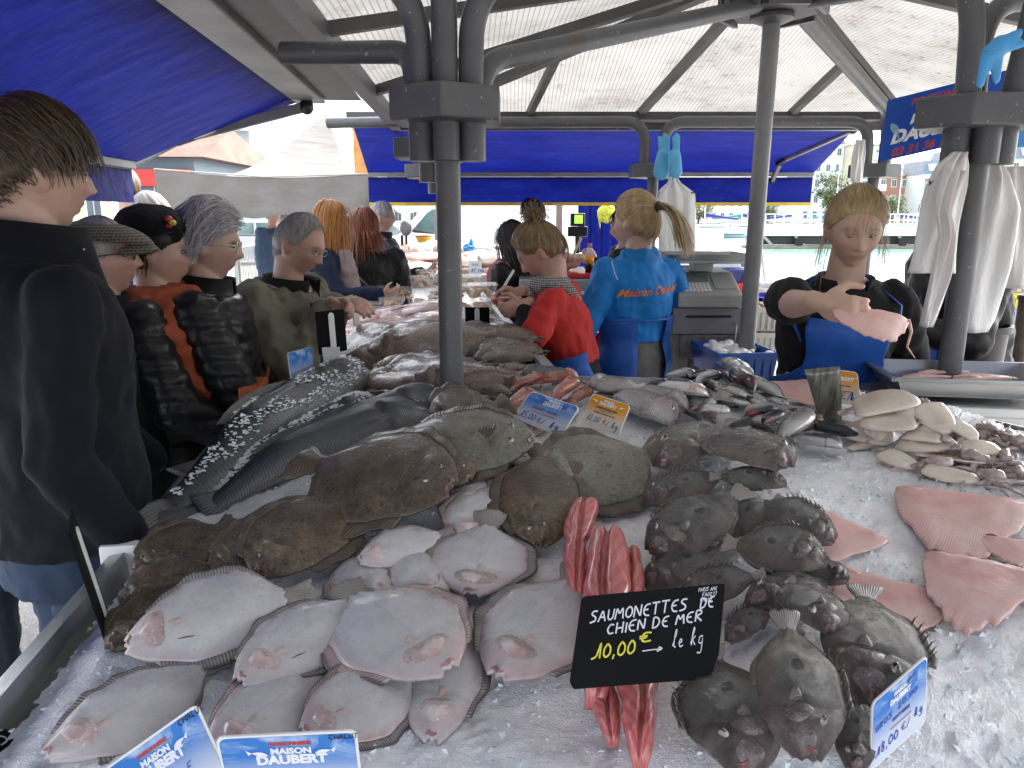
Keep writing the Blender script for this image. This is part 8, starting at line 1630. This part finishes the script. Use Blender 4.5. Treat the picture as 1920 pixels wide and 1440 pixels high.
# ------------------------------------------------------------------ buildings
ROOF = plain('red_roof_tiles', (.16, .075, .055), .85, .35, 1.2, bump=.6, bscale=6, bdist=.1); GLASSW2 = plain('far_window_glass', (.12, .15, .18), .1, .4, .5, spec=.8)
def building(label, x0, x1, y, z1, mat, nx, nz_, roof=None, depth=9, cat='building', fz=0.0, win=(.5, .5), balc=None, shop=None, rz=0, frame=True):
    t = thing('building', label, cat, ((x0 + x1) / 2, y, fz), None); mb = MB(); mb.box(((x0 + x1) / 2, y + depth / 2, (fz + z1) / 2), (x1 - x0, depth, z1 - fz)); mb.obj('wall', mat, t)
    w, h = (x1 - x0) / nx, (z1 - fz) / nz_
    for i in range(nx):
        for j in range(nz_):
            c = V((x0 + w * (i + .5), y, fz + h * (j + .52))); mb = MB(); mb.box(c + V((0, -.03, 0)), (w * win[0], .10, h * win[1])); wf = mb.obj('window', WHITE, t); mb = MB(); mb.box(c + V((-w * win[0] * .22, -.07, 0)), (w * win[0] * .38, .06, h * win[1] * .86)); mb.box(c + V((w * win[0] * .22, -.07, 0)), (w * win[0] * .38, .06, h * win[1] * .86)); mb.obj('pane', GLASSW2, wf)
            if balc and j > 0 and i % 2 == 0: mb = MB(); mb.box(c + V((w * .2, -.6, -h * .42)), (w * 1.2, 1.2, .12)); mb.box(c + V((w * .2, -1.17, -h * .2)), (w * 1.2, .06, h * .38)); mb.obj('balcony', balc, t)
    if roof == 'gable':
        mb = MB(); e = .5; zz = z1 + (x1 - x0 + depth) * .13; mb.add([(x0 - e, y - e, z1), (x1 + e, y - e, z1), (x1 + e, y + depth + e, z1), (x0 - e, y + depth + e, z1), (x0, y + depth / 2, zz), (x1, y + depth / 2, zz)], [(0, 1, 5, 4), (2, 3, 4, 5), (1, 2, 5), (3, 0, 4), (3, 2, 1, 0)]); mb.obj('roof', ROOF, t)
    elif roof == 'mansard':
        mb = MB(); mb.rings([[(x0 - .2, y - .2, z1), (x1 + .2, y - .2, z1), (x1 + .2, y + depth, z1), (x0 - .2, y + depth, z1)], [(x0 + .8, y + 1.2, z1 + 2.6), (x1 - .8, y + 1.2, z1 + 2.6), (x1 - .8, y + depth, z1 + 2.6), (x0 + .8, y + depth, z1 + 2.6)]]); mb.obj('roof', plain('slate_roof', (.16, .19, .24), .6, .2, 1), t)
        for i in range(max(1, nx // 2)): mb = MB(); mb.box((x0 + (i + .5) * (x1 - x0) / max(1, nx // 2), y + .5, z1 + 1.2), (1.3, 1.2, 1.3)); mb.obj('dormer', WHITE, t)
    else: mb = MB(); mb.box(((x0 + x1) / 2, y + depth / 2, z1 + .15), (x1 - x0 + .4, depth + .4, .3)); mb.obj('roof', plain('flat_roof', (.35, .35, .35), .8), t)
    if shop: mb = MB(); mb.box(((x0 + x1) / 2, y - .12, fz + 2.75), ((x1 - x0) * .9, .16, .5)); mb.obj('shop_fascia', shop, t)
    return t
X = lambda px, Y: at_Y(px, 400, Y).x
cream_, white_, pink_, greyb, bluec = plain('cream_render', (.62, .56, .42), .85, .1, .3), plain('white_render', (.72, .73, .75), .85, .08, .3), plain('brick_render', (.42, .2, .15), .85, .2, .5), plain('grey_panel', (.34, .37, .41), .6, .1, .4), plain('blue_grey_paint', (.13, .18, .22), .6, .15, .5)
Yb = 155
building('tall pale grey blue apartment block across the water', X(1500, Yb), X(1572, Yb), Yb, 15.5, white_, 4, 5, 'mansard', fz=.25); building('cream apartment block with balconies across the water', X(1573, Yb), X(1632, Yb), Yb - 3, 15, cream_, 3, 5, None, fz=.25, balc=white_); building('red brick gabled house across the water', X(1640, Yb), X(1700, Yb), Yb, 9.5, pink_, 3, 3, 'gable', fz=.25); building('white house with a slate roof behind the hanging bags', X(1692, Yb), X(1762, Yb), Yb - 6, 9.5, white_, 4, 3, 'mansard', fz=.25, balc=white_); building('grey roofed block seen right of the big sign', X(1775, Yb), X(1850, Yb), Yb, 12, white_, 4, 4, 'mansard', fz=.25); building('pale block with blue balconies at the far right', X(1858, Yb), X(1960, Yb), Yb - 4, 12.5, cream_, 5, 4, 'mansard', fz=.25, balc=greyb); building('long low white building on the far bank behind the boats', X(1290, 160), X(1495, 160), 165, 5.5, white_, 12, 2, 'mansard', fz=.25)
building('house with a red tiled roof and blue grey shop front on the left', X(238, 24), X(372, 24), 24, 3.35, bluec, 3, 1, 'gable', 7, win=(.42, .55), shop=CR); building('grey apartment block with slanted balconies above the cream tent', X(345, 62), X(478, 62), 62, 10.6, greyb, 5, 4, None, 10, balc=white_); building('low terrace with red roof far behind the customers', X(-350, 44), X(210, 44), 44, 4.2, cream_, 9, 1, 'gable', 8); building('row of white shops beyond the parked cars', X(385, 70), X(790, 70), 70, 3.9, white_, 14, 1, 'gable', 8, shop=CR); building('white warehouse far behind the van', X(800, 80), X(1200, 80), 80, 5.5, white_, 9, 2, None, 8)
# railings, lamp
tt = thing('crowd_barrier', 'galvanised metal barrier beside the parking', 'barrier', (X(450, 14), 14, 0)); a, b = V((X(425, 13), 13.2, 0)), V((X(478, 15), 15, 0)); mb = MB()
for z in (.25, 1.05): mb.tube([a + V((0, 0, z)), b + V((0, 0, z))], .02, 6)
for e in (a, b): mb.tube([e, e + V((0, 0, 1.05))], .02, 6)
mb.obj('frame', ALU, tt); mb = MB()
for i in range(1, 16): q = a.lerp(b, i / 16); mb.tube([q + V((0, 0, .25)), q + V((0, 0, 1.05))], .009, 5)
mb.obj('bars', ALU, tt)
# ------------------------------------------------------------------ boats and footbridge
def boat(label, px, Y, L, flip, cover):
    x = X(px, Y); t = thing('yacht', label, 'boat', (x, Y, -.95), 'moored yachts'); S = -1 if flip else 1; R_ = []
    for s in np.linspace(0, 1, 14):
        w = 1.35 * (math.sin(math.pi * min(1, .12 + s * .62)) ** .7) if s < .95 else .12; zt = .95 + .35 * s; R_.append([(x + S * (s - .5) * L, Y + w * c, -.95 + z) for c, z in ((-1, zt), (-.92, .45), (-.55, .0), (0, -.25), (.55, 0), (.92, .45), (1, zt))])
    mb = MB(); mb.rings(R_); mb.obj('hull', VW, t, smooth=True, auto=50); mb = MB(); mb.box((x - S * L * .02, Y, .28), (L * .42, 1.6, .5)); mb.obj('cabin', VW, t, bevel=.15); mb = MB(); mb.box((x - S * L * .02, Y - .81, .32), (L * .3, .03, .16)); mb.obj('cabin_window', GLASSW2, t); mb = MB(); mb.tube([(x + S * L * .05, Y, .3), (x + S * L * .05, Y, 9.5)], .06, 8); mb.obj('mast', WHITE, t); mb = MB(); mb.tube([(x + S * L * .04, Y, 1.7), (x - S * L * .35, Y, 1.25)], [.22, .12], 10); mb.obj('sail_cover', cover, t, smooth=True)
    mb = MB()
    for s in np.linspace(-.48, .48, 9): mb.tube([(x + L * s, Y - 1.1, .1), (x + L * s, Y - 1.1, .75)], .02, 5)
    mb.tube([(x - L * .48, Y - 1.1, .75), (x + L * .48, Y - 1.1, .75)], .02, 5); mb.obj('guard_rail', ALU, t); mb = MB(); mb.box((x, Y - 1.28, -.55), (L * .8, .03, .1)); mb.obj('stripe', plain('navy_stripe', (.02, .04, .2), .4), t); return t
NAVYC = plain('navy_sail_cover', (.02, .03, .2), .7, .3, 3); GRNC = plain('green_sail_cover', (.02, .2, .14), .7, .3, 3)
boat('white yacht with a dark blue sail cover nearest the hanging bag', 1330, 92, 10, True, NAVYC); boat('white yacht with a green cover behind the nearest yacht', 1385, 108, 10, False, GRNC); boat('white yacht moored left of the slim pole', 1398, 98, 8, True, NAVYC); boat('small yacht beyond the footbridge', 1480, 112, 9, False, NAVYC); boat('yacht seen right behind the blonde fishmonger', 1690, 105, 10, True, NAVYC); boat('yacht behind the railing of the footbridge', 1560, 116, 10, False, plain('blue_cover', (.02, .2, .5), .7))
tt = thing('footbridge', 'white railed footbridge parked on a dark pontoon across the water', 'bridge', (X(1580, 62), 62, -.95)); xa, xb = X(1418, 62), X(1850, 62); mb = MB(); mb.box(((xa + xb) / 2, 63, .28), (xb - xa, 2.4, .5)); mb.obj('deck', VW, tt); mb = MB(); mb.box(((xa + xb) / 2, 63.2, -.35), (xb - xa, 1.8, .7)); mb.obj('pontoon_hull', plain('dark_hull', (.035, .035, .035), .6), tt); mb = MB(); mb.box(((xa + xb) / 2 - .6, 62.2, -.85), (xb - xa, 2.6, .16)); mb.obj('floating_stage', plain('brown_timber', (.26, .19, .13), .8, .3, 1), tt)
for yy in (61.85, 64.1):
    mb = MB()
    for z in (.9, 1.25, 1.75): mb.box(((xa + xb) / 2, yy, z), (xb - xa, .06, .07))
    for i in range(26): mb.box((xa + (xb - xa) * i / 25, yy, 1.15), (.06, .05, 1.2))
    mb.obj('railing', VW, tt)
for x in (X(1445, 62), X(1505, 62), X(1700, 62)): mb = MB(); mb.beam((x - .5, 61.9, .0), (x + .3, 61.9, -.75), .14, .2); mb.obj('strut', GREYP, tt)
for x in (X(1500, 62), X(1695, 62)): mb = MB(); mb.tube([(x, 61.6, -.45), (x, 61.8, -.45)], .36, 20); mb.obj('wheel', TYRE, tt)
# gulls
def gull(label, px, py, Y, rz, z0=None):
    p = at_Y(px, py, Y); t = thing('gull', label, 'gull', tuple(p), None); Rm = Matrix.Rotation(rz, 3, 'Z'); mb = MB(); mb.ell(p + V((0, 0, .13)), (.19, .085, .08), R=Rm @ Matrix.Rotation(rad(-10), 3, 'Y')); mb.cap(p + Rm @ V((.13, 0, .17)), p + Rm @ V((.18, 0, .25)), .05, .035); mb.ell(p + Rm @ V((.2, 0, .28)), (.052, .042, .042), R=Rm); mb.cap(p + Rm @ V((-.15, 0, .12)), p + Rm @ V((-.30, 0, .10)), .045, .015); me = remesh(mb, .012, 3); me.materials.append(plain('gull_white', (.62, .62, .6), .7, .1)); me.shade_smooth(); link_mesh('body', me, t)
    for s in (1, -1): mb = MB(); mb.ell(p + Rm @ V((-.06, s * .075, .15)), (.19, .025, .06), R=Rm); mb.obj('wing', plain('gull_grey', (.28, .29, .3), .7), t, smooth=True); mb = MB(); mb.tube([p + Rm @ V((.02, s * .03, .07)), p + Rm @ V((.02, s * .03, -.02))], .008, 6); mb.obj('leg', plain('gull_leg', (.5, .35, .25), .6), t)
    mb = MB(); mb.tube([p + Rm @ V((.245, 0, .275)), p + Rm @ V((.31, 0, .265))], [.014, .003], 8); mb.obj('beak', plain('gull_beak', (.6, .42, .05), .5), t)
gull('gull standing on the quay edge left of the slim pole', 1340, 512, 11.5, 2.6); gull('gull sitting on the quay right of the slim pole', 1440, 548, 15.5, .2)
tt = thing('mooring_post', 'dark mooring post with a rope at the quay edge by the slim pole', 'bollard', tuple(at_Y(1398, 492, 17))); p = at_Y(1398, 495, 17); mb = MB(); mb.lathe((p.x, p.y, p.z - .15), [(.3, 0), (.3, .3), (.36, .34), (.36, .4), (.1, .42)]); mb.obj('post_body', DARKALU, tt, smooth=True, auto=40); mb = MB(); mb.tube([(p.x + .1, p.y - .2, p.z + .1), (p.x + .25, p.y - .2, p.z + .45), (p.x + .4, p.y - .2, p.z - .4)], .03, 6); mb.obj('rope', plain('rope', (.4, .36, .3), .8), tt)
# ------------------------------------------------------------------ trees
LEAF = G('foliage'); r_ = node(LEAF.nt, 'ShaderNodeNewGeometry').outputs['Random Per Island']; LEAF.set(Base_Color=LEAF.ramp(r_, [(0, (.05, .08, .025)), (.5, (.09, .12, .04)), (1, (.17, .16, .06))]), Roughness=.7); LEAF = LEAF.m
def tree(label, px, Y, h, r, z0=.25, n=1500):
    x = X(px, Y); t = thing('tree', label, 'tree', (x, Y, z0), 'trees in the background'); mb = MB(); mb.tube([(x, Y, z0), (x + .1, Y, z0 + h * .45), (x, Y, z0 + h * .8)], [.22, .16, .05], 8)
    for i in range(7): a = i * .9; mb.tube([(x, Y, z0 + h * (.3 + .05 * i)), (x + r * .6 * math.cos(a), Y + r * .6 * math.sin(a), z0 + h * (.55 + .05 * i))], [.07, .02], 6)
    mb.obj('trunk', plain('bark', (.1, .075, .055), .9, .4, 5), t); mb = MB(); cl_ = [V((random.gauss(0, .45) * r, random.gauss(0, .45) * r, h * random.uniform(.35, 1.0))) for _ in range(26)]
    V_, F_ = [], []
    for i in range(n):
        c = random.choice(cl_) + V((random.gauss(0, .16), random.gauss(0, .16), random.gauss(0, .14))) * r + V((x, Y, z0)); s = random.uniform(.12, .28) * r / 2.4; a = V((random.uniform(-1, 1), random.uniform(-1, 1), random.uniform(-1, 1))).normalized(); b = a.orthogonal().normalized(); k = len(V_); V_ += [c + a * s, c + b * s * .6, c - a * s, c - b * s * .6]; F_.append((k, k + 1, k + 2, k + 3))
    mb.add(V_, F_); mb.obj('crown', LEAF, t); return t
tree('round green tree in front of the pale blocks across the water', 1553, 138, 8.5, 3.0); tree('dark shrubby tree beside the red brick house', 1672, 138, 4.5, 2.4); tree('low green tree behind the moored yachts', 1440, 145, 3.5, 2.6); tree('small green tree left on the far bank', 1310, 148, 3.5, 2.5); tree('street tree beyond the white shops', 700, 62, 5, 2.2, 0); tree('street tree behind the silver haired woman', 470, 60, 4.5, 2, 0)
